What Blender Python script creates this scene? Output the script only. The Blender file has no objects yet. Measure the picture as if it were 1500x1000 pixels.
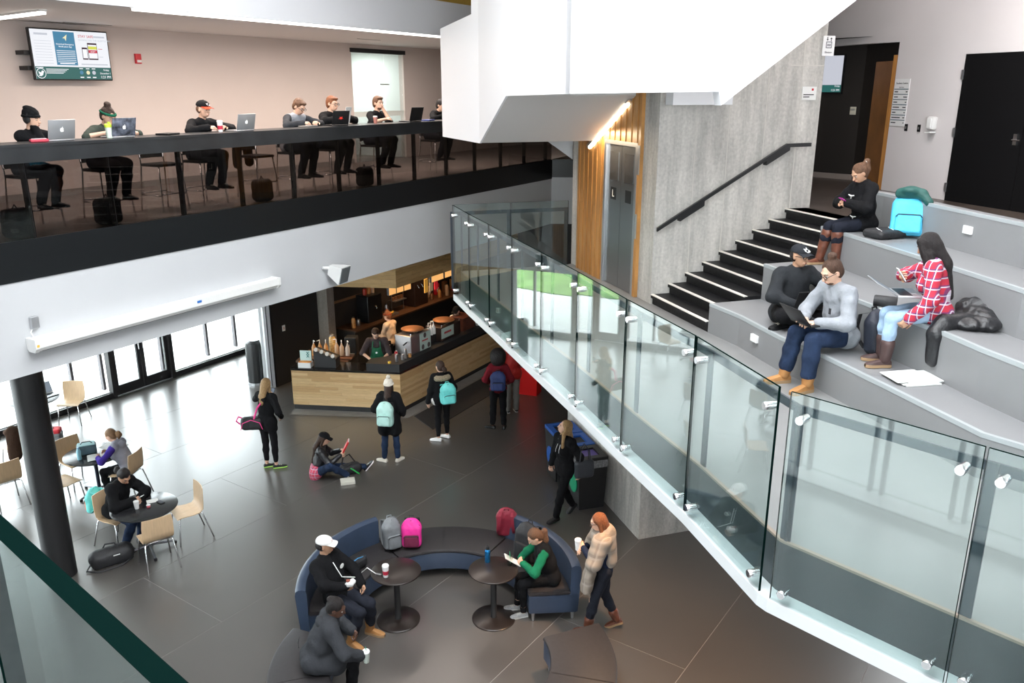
import bpy, bmesh, math, random
import numpy as np
from mathutils import Vector, Matrix, Euler
random.seed(7); rng = np.random.default_rng(7)
S = bpy.context.scene; COL = S.collection
PI = math.pi; R = math.radians
# ------------------------------------------------------------------ camera
cam_d = bpy.data.cameras.new('camera'); cam = bpy.data.objects.new('camera', cam_d); COL.objects.link(cam)
cam.location = (0, 0, 6.65); cam.rotation_euler = (R(90 - 17.0), 0, 0)
cam_d.sensor_width = 36.0; cam_d.lens = 1210.0 / 1500.0 * 36.0; cam_d.clip_start = 0.05; cam_d.clip_end = 300
S.camera = cam
# ------------------------------------------------------------------ colour, sky, lights
vs = S.view_settings
vs.view_transform = 'Standard'; vs.look = 'None'; vs.gamma = 1.0; vs.use_curve_mapping = False
vs.exposure = 0.0
S.cycles.max_bounces = 10; S.cycles.transparent_max_bounces = 24; S.cycles.glossy_bounces = 5
S.cycles.caustics_reflective = False; S.cycles.caustics_refractive = False
S.cycles.sample_clamp_indirect = 6.0
W = bpy.data.worlds.new('overcast_sky'); S.world = W; W.use_nodes = True
W.node_tree.nodes['Background'].inputs[0].default_value = (0.93, 0.97, 1.0, 1)
W.node_tree.nodes['Background'].inputs[1].default_value = 10.0

def area_light(name, loc, target, sx, sy, power, col=(1, 1, 1), spread=180):
    L = bpy.data.lights.new(name, 'AREA'); L.shape = 'RECTANGLE'; L.size = sx; L.size_y = sy
    L.energy = power; L.color = col; L.spread = R(spread)
    o = bpy.data.objects.new(name, L); COL.objects.link(o); o.location = loc
    o.rotation_euler = (Vector(target) - Vector(loc)).to_track_quat('-Z', 'Y').to_euler()
    return o
# daylight through the roof lights and the tall glazing behind the photographer
area_light('rooflight_daylight', (-0.2, 5.5, 10.6), (-0.2, 5.5, 0), 6.0, 9.0, 240, (1.0, 0.98, 0.96))
area_light('tall_glazing_daylight', (-0.5, -6.6, 6.9), (0.6, 8, 5.6), 9.0, 5.0, 720, (0.97, 0.985, 1.0))

# ------------------------------------------------------------------ materials
MATS = {}
def mat(name, col, rough=0.6, metal=0.0, var=0.0, vscale=8.0, bump=0.0, bscale=40.0, spec=0.5, emit=None, estr=0.0, stretch=None, coat=0.0):
    if name in MATS: return MATS[name]
    m = bpy.data.materials.new(name); m.use_nodes = True; MATS[name] = m
    nt = m.node_tree; b = nt.nodes['Principled BSDF']
    c = tuple(col) + (1,)
    b.inputs['Base Color'].default_value = c; b.inputs['Roughness'].default_value = rough
    b.inputs['Metallic'].default_value = metal; b.inputs['Specular IOR Level'].default_value = spec
    if coat: b.inputs['Coat Weight'].default_value = coat
    if emit: b.inputs['Emission Color'].default_value = tuple(emit) + (1,); b.inputs['Emission Strength'].default_value = estr
    if var or bump:
        tc = nt.nodes.new('ShaderNodeTexCoord'); mp = nt.nodes.new('ShaderNodeMapping')
        nt.links.new(tc.outputs['Object'], mp.inputs[0])
        if stretch: mp.inputs['Scale'].default_value = stretch
    if var:
        n = nt.nodes.new('ShaderNodeTexNoise'); n.inputs['Scale'].default_value = vscale; n.inputs['Detail'].default_value = 5
        nt.links.new(mp.outputs[0], n.inputs['Vector'])
        cr = nt.nodes.new('ShaderNodeValToRGB'); e = cr.color_ramp.elements
        e[0].position = 0.3; e[1].position = 0.7
        e[0].color = tuple(max(0, v * (1 - var)) for v in col) + (1,); e[1].color = tuple(min(1, v * (1 + var)) for v in col) + (1,)
        nt.links.new(n.outputs['Fac'], cr.inputs[0]); nt.links.new(cr.outputs[0], b.inputs['Base Color'])
    if bump:
        n2 = nt.nodes.new('ShaderNodeTexNoise'); n2.inputs['Scale'].default_value = bscale; n2.inputs['Detail'].default_value = 4
        nt.links.new(mp.outputs[0], n2.inputs['Vector'])
        bp = nt.nodes.new('ShaderNodeBump'); bp.inputs['Strength'].default_value = bump; bp.inputs['Distance'].default_value = 0.02
        nt.links.new(n2.outputs['Fac'], bp.inputs['Height']); nt.links.new(bp.outputs[0], b.inputs['Normal'])
    return m

def hexc(h):
    h = h.lstrip('#'); v = [int(h[i:i + 2], 16) / 255 for i in (0, 2, 4)]
    return tuple((x / 12.92 if x <= 0.04045 else ((x + 0.055) / 1.055) ** 2.4) for x in v)

def glass(name, tint=(0.9, 0.97, 0.95), rough=0.0, ior=1.5, refl=1.0):
    """clear pane: straight-through transparency plus Fresnel mirror reflection"""
    if name in MATS: return MATS[name]
    m = bpy.data.materials.new(name); m.use_nodes = True; MATS[name] = m
    nt = m.node_tree; nt.nodes.remove(nt.nodes['Principled BSDF'])
    out = nt.nodes['Material Output']
    t = nt.nodes.new('ShaderNodeBsdfTransparent'); t.inputs[0].default_value = tuple(tint) + (1,)
    g = nt.nodes.new('ShaderNodeBsdfGlossy'); g.inputs['Color'].default_value = (refl, refl, refl, 1); g.inputs['Roughness'].default_value = rough
    f = nt.nodes.new('ShaderNodeFresnel'); ge = nt.nodes.new('ShaderNodeNewGeometry'); mi = nt.nodes.new('ShaderNodeMapRange')
    mi.inputs[3].default_value = ior; mi.inputs[4].default_value = 1.0 / ior          # same reflectance from both sides of a face
    nt.links.new(ge.outputs['Backfacing'], mi.inputs[0]); nt.links.new(mi.outputs[0], f.inputs['IOR'])
    mx = nt.nodes.new('ShaderNodeMixShader')
    nt.links.new(f.outputs[0], mx.inputs[0]); nt.links.new(t.outputs[0], mx.inputs[1]); nt.links.new(g.outputs[0], mx.inputs[2])
    nt.links.new(mx.outputs[0], out.inputs[0])
    return m

def wood(name, c1, c2, rough=0.45, plank=0.07, length=1.1, axis='h', grain=1.0):
    """strips of timber: brick texture for strips, stretched noise for grain (object space, strips run along local x)"""
    if name in MATS: return MATS[name]
    m = bpy.data.materials.new(name); m.use_nodes = True; MATS[name] = m
    nt = m.node_tree; b = nt.nodes['Principled BSDF']; b.inputs['Roughness'].default_value = rough
    tc = nt.nodes.new('ShaderNodeTexCoord'); sp = nt.nodes.new('ShaderNodeSeparateXYZ'); cb = nt.nodes.new('ShaderNodeCombineXYZ')
    nt.links.new(tc.outputs['Object'], sp.inputs[0])
    nt.links.new(sp.outputs[0 if axis == 'h' else 2], cb.inputs[0]); nt.links.new(sp.outputs[2 if axis == 'h' else 0], cb.inputs[1])
    br = nt.nodes.new('ShaderNodeTexBrick'); br.inputs['Scale'].default_value = 1.0
    br.inputs['Brick Width'].default_value = length; br.inputs['Row Height'].default_value = plank
    br.inputs['Mortar Size'].default_value = 0.0008; br.offset = 0.37
    br.inputs['Color1'].default_value = tuple(c1) + (1,); br.inputs['Color2'].default_value = tuple(c2) + (1,)
    br.inputs['Mortar'].default_value = tuple(v * 0.55 for v in c1) + (1,)
    nt.links.new(cb.outputs[0], br.inputs['Vector'])
    mp = nt.nodes.new('ShaderNodeMapping'); mp.inputs['Scale'].default_value = (3.0, 70.0, 1.0)
    nt.links.new(cb.outputs[0], mp.inputs[0])
    n = nt.nodes.new('ShaderNodeTexNoise'); n.inputs['Scale'].default_value = 1.0; n.inputs['Detail'].default_value = 5
    nt.links.new(mp.outputs[0], n.inputs['Vector'])
    mr = nt.nodes.new('ShaderNodeMapRange'); mr.inputs[1].default_value = 0.3; mr.inputs[2].default_value = 0.7
    mr.inputs[3].default_value = 1 - 0.22 * grain; mr.inputs[4].default_value = 1 + 0.15 * grain
    nt.links.new(n.outputs['Fac'], mr.inputs[0])
    mx = nt.nodes.new('ShaderNodeMix'); mx.data_type = 'RGBA'; mx.blend_type = 'MULTIPLY'; mx.inputs[0].default_value = 1
    nt.links.new(br.outputs[0], mx.inputs[6]); nt.links.new(mr.outputs[0], mx.inputs[7]); nt.links.new(mx.outputs[2], b.inputs['Base Color'])
    return m

def concrete(name, c, var=0.22):
    if name in MATS: return MATS[name]
    m = bpy.data.materials.new(name); m.use_nodes = True; MATS[name] = m
    nt = m.node_tree; b = nt.nodes['Principled BSDF']; b.inputs['Roughness'].default_value = 0.8
    tc = nt.nodes.new('ShaderNodeTexCoord')
    mp = nt.nodes.new('ShaderNodeMapping'); mp.inputs['Scale'].default_value = (5.0, 5.0, 0.7); nt.links.new(tc.outputs['Object'], mp.inputs[0])
    n = nt.nodes.new('ShaderNodeTexNoise'); n.inputs['Scale'].default_value = 1.2; n.inputs['Detail'].default_value = 8; n.inputs['Roughness'].default_value = 0.65
    nt.links.new(mp.outputs[0], n.inputs['Vector'])
    cr = nt.nodes.new('ShaderNodeValToRGB'); e = cr.color_ramp.elements; e[0].position = 0.28; e[1].position = 0.72
    e[0].color = tuple(v * (1 - var) for v in c) + (1,); e[1].color = tuple(min(1, v * (1 + var)) for v in c) + (1,)
    nt.links.new(n.outputs['Fac'], cr.inputs[0])
    n2 = nt.nodes.new('ShaderNodeTexNoise'); n2.inputs['Scale'].default_value = 26; n2.inputs['Detail'].default_value = 6
    nt.links.new(tc.outputs['Object'], n2.inputs['Vector'])
    mr = nt.nodes.new('ShaderNodeMapRange'); mr.inputs[1].default_value = 0.3; mr.inputs[2].default_value = 0.7; mr.inputs[3].default_value = 0.88; mr.inputs[4].default_value = 1.1
    nt.links.new(n2.outputs['Fac'], mr.inputs[0])
    mx = nt.nodes.new('ShaderNodeMix'); mx.data_type = 'RGBA'; mx.blend_type = 'MULTIPLY'; mx.inputs[0].default_value = 1
    nt.links.new(cr.outputs[0], mx.inputs[6]); nt.links.new(mr.outputs[0], mx.inputs[7]); nt.links.new(mx.outputs[2], b.inputs['Base Color'])
    bp = nt.nodes.new('ShaderNodeBump'); bp.inputs['Strength'].default_value = 0.25; bp.inputs['Distance'].default_value = 0.02
    nt.links.new(n2.outputs['Fac'], bp.inputs['Height']); nt.links.new(bp.outputs[0], b.inputs['Normal'])
    return m

# ------------------------------------------------------------------ mesh helpers
class MB:
    def __init__(s): s.v = []; s.f = []; s.mi = []; s.cur = 0
    def add(s, vs, fs):
        o = len(s.v); s.v += [tuple(p) for p in vs]
        for f in fs: s.f.append(tuple(i + o for i in f)); s.mi.append(s.cur)
        return s
    def box(s, c, d, rz=0.0, M=None):
        x, y, z = d[0] / 2, d[1] / 2, d[2] / 2
        P = [(-x, -y, -z), (x, -y, -z), (x, y, -z), (-x, y, -z), (-x, -y, z), (x, -y, z), (x, y, z), (-x, y, z)]
        if M is None:
            ca, sa = math.cos(rz), math.sin(rz)
            P = [(c[0] + a * ca - b * sa, c[1] + a * sa + b * ca, c[2] + e) for a, b, e in P]
        else: P = [tuple(M @ Vector((a + c[0], b + c[1], e + c[2]))) for a, b, e in P]
        return s.add(P, [(3, 2, 1, 0), (4, 5, 6, 7), (0, 1, 5, 4), (1, 2, 6, 5), (2, 3, 7, 6), (3, 0, 4, 7)])
    def rbox(s, c, d, r=0.01, M=None, rz=0.0):
        """box with chamfered edges"""
        bm = bmesh.new(); bmesh.ops.create_cube(bm, size=1)
        for v in bm.verts: v.co = Vector((v.co.x * d[0], v.co.y * d[1], v.co.z * d[2]))
        bmesh.ops.bevel(bm, geom=bm.edges[:], offset=r, segments=2, affect='EDGES', profile=0.5)
        T = (Matrix.Translation(c) @ Matrix.Rotation(rz, 4, 'Z')) if M is None else (M @ Matrix.Translation(c))
        bm.verts.index_update()
        s.add([tuple(T @ v.co) for v in bm.verts], [[v.index for v in f.verts] for f in bm.faces]); bm.free(); return s
    def prism(s, poly, z0, z1):
        n = len(poly)
        a = sum(poly[i][0] * poly[(i + 1) % n][1] - poly[(i + 1) % n][0] * poly[i][1] for i in range(n))
        if a < 0: poly = poly[::-1]
        zb = z0 if callable(z0) else (lambda p: z0); zt = z1 if callable(z1) else (lambda p: z1)
        P = [(p[0], p[1], zb(p)) for p in poly] + [(p[0], p[1], zt(p)) for p in poly]
        return s.add(P, [tuple(range(n))[::-1], tuple(range(n, 2 * n))] + [(i, (i + 1) % n, n + (i + 1) % n, n + i) for i in range(n)])
    def slab(s, a, b, th, z0, z1, side=0):
        """wall between plan points a and b; side 0 centred, +1 thickness to the left of a->b, -1 to the right"""
        dx, dy = b[0] - a[0], b[1] - a[1]; L = math.hypot(dx, dy); nx, ny = -dy / L, dx / L
        o0, o1 = (-th / 2, th / 2) if side == 0 else ((0, th) if side > 0 else (-th, 0))
        return s.prism([(a[0] + nx * o0, a[1] + ny * o0), (b[0] + nx * o0, b[1] + ny * o0), (b[0] + nx * o1, b[1] + ny * o1), (a[0] + nx * o1, a[1] + ny * o1)], z0, z1)
    def tube(s, pts, r, n=8, cap=True):
        pts = [Vector(p) for p in pts]; m = len(pts); rr = r if isinstance(r, (list, tuple)) else [r] * m
        T = [(pts[min(i + 1, m - 1)] - pts[max(i - 1, 0)]).normalized() for i in range(m)]
        up = Vector((0, 0, 1)) if abs(T[0].z) < 0.9 else Vector((1, 0, 0))
        N = (up - T[0] * up.dot(T[0])).normalized(); V = []
        for i in range(m):
            if i: N = (N - T[i] * N.dot(T[i])); N = N.normalized() if N.length > 1e-6 else T[i].orthogonal().normalized()
            B = T[i].cross(N)
            V += [tuple(pts[i] + (N * math.cos(2 * PI * k / n) + B * math.sin(2 * PI * k / n)) * rr[i]) for k in range(n)]
        F = [(i * n + k, i * n + (k + 1) % n, (i + 1) * n + (k + 1) % n, (i + 1) * n + k) for i in range(m - 1) for k in range(n)]
        if cap: F += [tuple(range(n))[::-1], tuple(range((m - 1) * n, m * n))]
        return s.add(V, F)
    def lathe(s, prof, n=16, c=(0, 0, 0), M=None):
        V = []; 
        for r_, z in prof: V += [(c[0] + r_ * math.cos(2 * PI * k / n), c[1] + r_ * math.sin(2 * PI * k / n), c[2] + z) for k in range(n)]
        m = len(prof)
        F = [(i * n + k, i * n + (k + 1) % n, (i + 1) * n + (k + 1) % n, (i + 1) * n + k) for i in range(m - 1) for k in range(n)]
        F += [tuple(range(n))[::-1], tuple(range((m - 1) * n, m * n))]
        if M is not None: V = [tuple(M @ Vector(p)) for p in V]
        return s.add(V, F)
    def loft(s, rings, cap=True):
        n = len(rings[0]); V = [p for r_ in rings for p in r_]; m = len(rings)
        F = [(i * n + k, i * n + (k + 1) % n, (i + 1) * n + (k + 1) % n, (i + 1) * n + k) for i in range(m - 1) for k in range(n)]
        if cap: F += [tuple(range(n))[::-1], tuple(range((m - 1) * n, m * n))]
        return s.add(V, F)
    def plate(s, outline, origin, ux, uy, th):
        """flat outline (2D) extruded by th along ux x uy, standing in the plane spanned by ux, uy"""
        o, ux, uy = Vector(origin), Vector(ux), Vector(uy); n = ux.cross(uy).normalized(); k = len(outline)
        P = [tuple(o + ux * a + uy * b) for a, b in outline] + [tuple(o + ux * a + uy * b + n * th) for a, b in outline]
        return s.add(P, [tuple(range(k))[::-1], tuple(range(k, 2 * k))] + [(i, (i + 1) % k, k + (i + 1) % k, k + i) for i in range(k)])

def link(name, me, m=None, parent=None, smooth=False, M=None):
    o = bpy.data.objects.new(name, me); COL.objects.link(o)
    if m is not None:
        for q in (m if isinstance(m, (list, tuple)) else [m]): me.materials.append(q)
    if smooth: me.polygons.foreach_set('use_smooth', [True] * len(me.polygons))
    if parent is not None: o.parent = parent
    if M is not None: o.matrix_basis = M
    return o
def obj(name, mb, m=None, parent=None, smooth=False, M=None, fix=False):
    me = bpy.data.meshes.new(name); me.from_pydata(mb.v, [], mb.f)
    if fix or smooth == 'auto':
        bm = bmesh.new(); bm.from_mesh(me); bmesh.ops.recalc_face_normals(bm, faces=bm.faces[:]); bm.to_mesh(me); bm.free()
    me.update()
    if isinstance(m, (list, tuple)): me.polygons.foreach_set('material_index', mb.mi)
    o = link(name, me, m, parent, bool(smooth), M)
    if smooth == 'auto': me.set_sharp_from_angle(angle=R(38))
    return o
def tag(o, label=None, cat=None, group=None, kind=None):
    if label: o['label'] = label
    if cat: o['category'] = cat
    if group: o['group'] = group
    if kind: o['kind'] = kind
    return o
def thing(name, label, cat, loc=(0, 0, 0), rz=0.0, group=None):
    o = bpy.data.objects.new(name, None); COL.objects.link(o); o.empty_display_size = 0.1
    o.location = loc; o.rotation_euler = (0, 0, rz); return tag(o, label, cat, group)
def struct(name, mb, m, parent=None, smooth=False):
    o = obj(name, mb, m, parent, smooth)
    if parent is None: o['kind'] = 'structure'
    return o
def sroot(name, loc=(0, 0, 0), rz=0.0):
    o = bpy.data.objects.new(name, None); COL.objects.link(o); o.location = loc; o.rotation_euler = (0, 0, rz); o['kind'] = 'structure'; return o
def dup(root, loc, rz, label=None):
    def cp(o, par):
        c = o.copy(); COL.objects.link(c)
        if par is not None: c.parent = par
        for ch in o.children: cp(ch, c)
        return c
    r_ = cp(root, None); r_.location = loc; r_.rotation_euler = (0, 0, rz)
    if label: r_['label'] = label
    return r_
def frame(o, ux, uy):
    """matrix whose local x is ux, local y is uy, origin o"""
    ux = Vector(ux).normalized(); uy = Vector(uy); uy = (uy - ux * uy.dot(ux)).normalized(); uz = ux.cross(uy)
    return Matrix(((ux.x, uy.x, uz.x, o[0]), (ux.y, uy.y, uz.y, o[1]), (ux.z, uy.z, uz.z, o[2]), (0, 0, 0, 1)))
def wallM(p, d, z=0.0):
    """frame on a vertical plane: local x along plan direction d, local z up, local y = into the wall side (left of d)"""
    return frame((p[0], p[1], z), (d[0], d[1], 0), (-d[1], d[0], 0))
_txt = {}
def text(body, size, m, parent, M, align='LEFT', name='lettering', th=0.001):
    key = (body, size, align)
    if key not in _txt:
        cu = bpy.data.curves.new('t', 'FONT'); cu.body = body; cu.size = size; cu.align_x = align; cu.resolution_u = 2; cu.extrude = th
        t = bpy.data.objects.new('t', cu); COL.objects.link(t)
        dg = bpy.context.evaluated_depsgraph_get(); me = bpy.data.meshes.new_from_object(t.evaluated_get(dg))
        bpy.data.objects.remove(t); bpy.data.curves.remove(cu); me.name = 'lettering'; _txt[key] = me
    me = _txt[key].copy(); me.materials.clear()
    return link(name, me, m, parent, False, M)
def azd(a): return (math.sin(R(a)), math.cos(R(a)))
def ptl(p, d, s, n=None, off=0.0):
    """plan point: p + d*s + left-normal*off"""
    return (p[0] + d[0] * s - d[1] * off, p[1] + d[1] * s + d[0] * off)
# ================================================================== STRUCTURE
Ad = (0.50485, 0.86321); Fd = (0.9516, 0.3074); Dd = (-0.3074, 0.9516)
BP = (-5.552, 9.189); KP = (1.95, 11.30)
m_white = mat('white_paint', (0.72, 0.73, 0.75), 0.55, var=0.015, vscale=2)
m_fascia = mat('fascia_paint', (0.50, 0.51, 0.525), 0.6, var=0.02, vscale=1.5)
m_ceil = mat('ceiling_paint', (0.72, 0.71, 0.70), 0.8)
m_beige = mat('beige_wall_paint', (0.66, 0.575, 0.53), 0.7, var=0.02, vscale=1.5)
m_pale = mat('pale_wall_paint', (0.66, 0.625, 0.625), 0.7, var=0.02, vscale=1.2)
m_black = mat('black_paint', (0.012, 0.013, 0.014), 0.35)
m_blackmatt = mat('black_matt', (0.016, 0.016, 0.017), 0.6)
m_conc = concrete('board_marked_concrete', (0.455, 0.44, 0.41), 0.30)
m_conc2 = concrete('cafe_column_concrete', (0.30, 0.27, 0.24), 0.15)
m_steel = mat('dark_steel', (0.06, 0.07, 0.085), 0.4, 0.6)
m_chrome = mat('chrome', (0.82, 0.82, 0.83), 0.12, 1.0)
m_alu = mat('aluminium', (0.55, 0.56, 0.58), 0.35, 0.9)
m_brown = mat('brown_cafe_wall', (0.034, 0.026, 0.021), 0.7, var=0.2, vscale=3)
m_slate = mat('slate_grey_paint', (0.205, 0.207, 0.213), 0.38, var=0.03, vscale=2)
m_edge = mat('grey_edge_strip', (0.33, 0.355, 0.365), 0.35)
m_rubber = mat('black_rubber_tread', (0.010, 0.010, 0.011), 0.5, var=0.5, vscale=30, bump=0.2, bscale=90, spec=0.25)
m_nosing = mat('pale_nosing_strip', (0.72, 0.68, 0.62), 0.5)
m_bronze = mat('bronze_frame', (0.022, 0.02, 0.022), 0.4)
m_mull = mat('window_mullion', (0.16, 0.15, 0.16), 0.4, 0.3)
g_rail = glass('railing_glass', (0.87, 0.935, 0.925), ior=1.56)
g_win = glass('window_glass', (0.92, 0.95, 0.95))
g_dark = glass('smoked_glass', (0.45, 0.425, 0.415), ior=1.35)
m_gedge = mat('green_glass_edge', (0.0018, 0.008, 0.007), 0.6, spec=0.0)
w_oak = wood('oak_strip_cladding', hexc('#bd935c'), hexc('#a47a48'), 0.42, 0.062, 1.0)
w_oakv = wood('oak_slat', hexc('#c08d52'), hexc('#a8753c'), 0.4, 0.05, 3.0, axis='v')
w_bulk = wood('oak_bulkhead', hexc('#b58f58'), hexc('#977446'), 0.5, 0.09, 1.6)
w_door = wood('oak_door_veneer', hexc('#97663a'), hexc('#8a5c33'), 0.45, 2.0, 5.0, axis='v')

# ---- ground floor: polished slabs with recessed joints
def floor_mat():
    m = bpy.data.materials.new('polished_concrete_floor'); m.use_nodes = True; nt = m.node_tree; b = nt.nodes['Principled BSDF']
    tc = nt.nodes.new('ShaderNodeTexCoord')
    n = nt.nodes.new('ShaderNodeTexNoise'); n.inputs['Scale'].default_value = 0.7; n.inputs['Detail'].default_value = 2
    nt.links.new(tc.outputs['Object'], n.inputs[0])
    cr = nt.nodes.new('ShaderNodeValToRGB'); e = cr.color_ramp.elements; e[0].position = 0.3; e[1].position = 0.75
    e[0].color = (0.072, 0.065, 0.060, 1); e[1].color = (0.086, 0.078, 0.071, 1)
    nt.links.new(n.outputs['Fac'], cr.inputs[0])
    nt.links.new(cr.outputs[0], b.inputs['Base Color']); b.inputs['Coat Weight'].default_value = 0.85; b.inputs['Coat Roughness'].default_value = 0.285; b.inputs['Roughness'].default_value = 0.30

    return m
m_floor = floor_mat()
m_joint = mat('joint_filler', (0.26, 0.25, 0.24), 0.6)
fl = struct('floor', MB().box((-2, 8, -0.0675), (26, 36, 0.13)), m_joint)
Sd = (0.572, 0.820)                                    # joints run this way
jd = 1.78
for k in range(-9, 9):
    for q in range(-3, 4):
        c0 = ptl((-3.762, 12.392), Sd, q * 5.2 + (k % 2) * 2.6, off=k * jd); g = 0.004
        poly = [ptl(c0, Sd, g, off=g), ptl(c0, Sd, 5.2 - g, off=g), ptl(c0, Sd, 5.2 - g, off=jd - g), ptl(c0, Sd, g, off=jd - g)]
        if not any(-13 < p[0] < 10 and -8 < p[1] < 25 for p in poly): continue
        obj('floor_slab', MB().prism(poly, -0.01, 0.0), m_floor, fl)
# exterior
pave = mat('pale_paving', (0.78, 0.78, 0.77), 0.8, var=0.08, vscale=0.6)
struct('ground_paving', MB().prism([(-9.9, 27), (-60, 60), (-70, -10), (-30, -30), (-2.4, -6.9), (-3.5, -2.15), (-8.2, 3.05), (-11.3, 14.2), (-6.5, 22.6)], -0.3, 0.012), pave)
lawn = mat('lawn_grass', (0.16, 0.30, 0.07), 0.9, var=0.35, vscale=1.2)
struct('ground_lawn', MB().prism([(-10.2, 25.6), (-10.9, 23.3), (-11.6, 21.9), (-14.5, 21.2), (-30, 26), (-30, 45), (-15, 42)], -0.05, 0.04), lawn)

# ---- glazed facade at ground level
def glazed_wall(name, p, d, s0, s1, mull, h=3.47, doors=None, off=0.13):
    root = sroot(name)
    def seg(nm, a, b, th, z0, z1, m, o=off):
        return obj(nm, MB().slab(ptl(p, d, a, off=o), ptl(p, d, b, off=o), th, z0, z1), m, root)
    brk = [s0] + (list(doors) if doors else []) + [s1]
    for i in range(0, len(brk), 2):
        obj('sill_curb', MB().slab(ptl(p, d, brk[i], off=-0.24), ptl(p, d, brk[i + 1], off=-0.24), 0.42, 0, 0.12, side=1), m_bronze, root)
        obj('sill_ledge', MB().slab(ptl(p, d, brk[i], off=-0.17), ptl(p, d, brk[i + 1], off=-0.17), 0.5, 0.12, 0.135, side=1), mat('pale_sill', (0.7, 0.7, 0.7), 0.4), root)
    seg('head_frame', s0, s1, 0.1, h - 0.12, h, m_mull)
    cuts = sorted(set([s0] + list(mull) + [s1]))
    for a in cuts: seg('mullion', a - 0.03, a + 0.03, 0.10, 0.12, h, m_mull)
    for a, b in zip(cuts[:-1], cuts[1:]):
        if doors and a >= doors[0] - 0.2 and b <= doors[1] + 0.2: continue
        seg('pane', a + 0.035, b - 0.035, 0.02, 0.135, h - 0.12, g_win)
    return root
w1 = glazed_wall('window_1', (-9.93, 16.22), Ad, -2.2, 8.2, [-1.3, -0.1, 0.84, 1.55, 3.12, 4.46, 5.37, 6.32, 7.3], doors=(1.5, 3.15))
# double entrance door in that facade
dr = sroot('door_1')
dp = lambda s, o=-0.2: ptl((-9.93, 16.22), Ad, s, off=o)
for a in (1.5, 3.07): obj('door_jamb', MB().slab(dp(a), dp(a + 0.09), 0.16, 0, 3.47), m_bronze, dr)
obj('threshold', MB().slab(dp(1.59), dp(3.07), 0.12, 0, 0.015), m_alu, dr)
obj('door_head', MB().slab(dp(1.59), dp(3.07), 0.14, 2.3, 2.42), m_bronze, dr)
obj('transom_pane', MB().slab(dp(1.59), dp(3.07), 0.02, 2.42, 3.4), g_win, dr)
for a, b, hs in ((1.6, 2.325, 1), (2.335, 3.06, 0)):
    leaf = obj('door_leaf', MB().slab(dp(a), dp(a + 0.09), 0.05, 0.02, 2.29).slab(dp(b - 0.09), dp(b), 0.05, 0.02, 2.29).slab(dp(a + 0.09), dp(b - 0.09), 0.05, 0.02, 0.24).slab(dp(a + 0.09), dp(b - 0.09), 0.05, 2.17, 2.29), m_bronze, dr)
    obj('pane', MB().slab(dp(a + 0.09), dp(b - 0.09), 0.016, 0.24, 2.17), g_win, leaf)
    hx = b - 0.045 if hs else a + 0.045
    obj('handle', MB().tube([dp(hx, -0.27) + (0.95,), dp(hx, -0.27) + (1.25,)], 0.014), m_chrome, leaf)
glazed_wall('window_2', (-11.0, 14.3), (0.258, -0.966), 0.0, 6.4, [1.45 * i for i in range(1, 5)], off=-0.1)
struct('wall_left_lower', MB().slab((-9.35, 8.1), (-8.0, 3.05), 0.15, 0, 3.47, side=-1), m_fascia)
glazed_wall('window_3', (-8.0, 3.1), (0.665, -0.747), 0.0, 6.6, [1.1, 1.3, 2.4, 2.6, 3.7, 3.9, 5.0, 5.2], off=-0.1)

# ---- balcony on the left: fascia, soffit, floor, glass, upper wall and ceiling
bq = lambda s, o=0.0: ptl(BP, Ad, s, off=o)
S0, S1 = -5.3, 12.9
struct('wall_fascia', MB().slab(bq(S0), bq(S1), 0.2, 3.47, 4.565, side=1), m_fascia)
struct('trim_1', MB().slab(bq(S0, -0.012), bq(S1, -0.012), 0.10, 4.565, 5.02, side=1), mat('black_glass_band', (0.008, 0.009, 0.010), 0.3, spec=0.25))
struct('ceiling_lower', MB().prism([bq(S0, 0.12), bq(S1, 0.12), (3.0, 24.5), (-6.0, 24.5), (-11.3, 14.2), (-8.5, 4.6)], 3.47, 3.7), m_ceil)
struct('floor_balcony', MB().prism([bq(S0, 0.1), bq(S1, 0.1), (3.0, 26), (-3, 26), bq(12, 6.2), bq(9.5, 6.2), bq(9.5, 3.7), bq(S0, 3.7)], 3.7, 5.0), mat('balcony_carpet', (0.26, 0.22, 0.20), 0.9, var=0.15, vscale=30))
# far return of the balcony
F1 = bq(S1); F2 = (1.35, 20.45); F3 = (2.9, 20.2)
struct('wall_fascia_return', MB().slab(F1, F3, 0.2, 3.47, 4.6, side=1), m_fascia)
struct('trim_2', MB().slab(F1, F3, 0.10, 4.6, 5.02, side=1), m_black)
# upper back wall with a glazed opening
wu = 3.6
wl = sroot('wall_upper_left')
for a, b, z0, z1 in ((S0 - 1, 9.99, 5.0, 7.62), (11.9, 22.0, 5.0, 7.62), (9.99, 11.9, 7.5, 7.62)):
    obj('wall_panel', MB().slab(bq(a, wu), bq(b, wu), 0.15, z0, z1, side=1), m_beige, wl)
struct('baseboard_upper', MB().slab(bq(S0, wu - 0.015), bq(9.9, wu - 0.015), 0.015, 5.0, 5.1, side=1), mat('baseboard_grey', (0.3, 0.27, 0.25), 0.6))
struct('ceiling_upper', MB().prism([bq(S0 - 1, 0.02), bq(S1 + 4, 0.02), bq(S1 + 9, 8), bq(S0 - 1, 8)], 7.62, 7.8), m_ceil)
struct('wall_upper_fascia', MB().slab(bq(S0 - 1, 0.12), bq(S1 + 2, 0.12), 0.12, 7.60, 8.20, side=-1), mat('upper_fascia_paint', (0.60, 0.60, 0.62), 0.6))
struct('wall_upper_timber', MB().slab(bq(S0 - 1, 0.6), bq(S1 + 2, 0.6), 0.1, 8.0, 10.6, side=-1), mat('yellow_timber', (0.42, 0.27, 0.05), 0.5, var=0.1, vscale=3))
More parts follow.
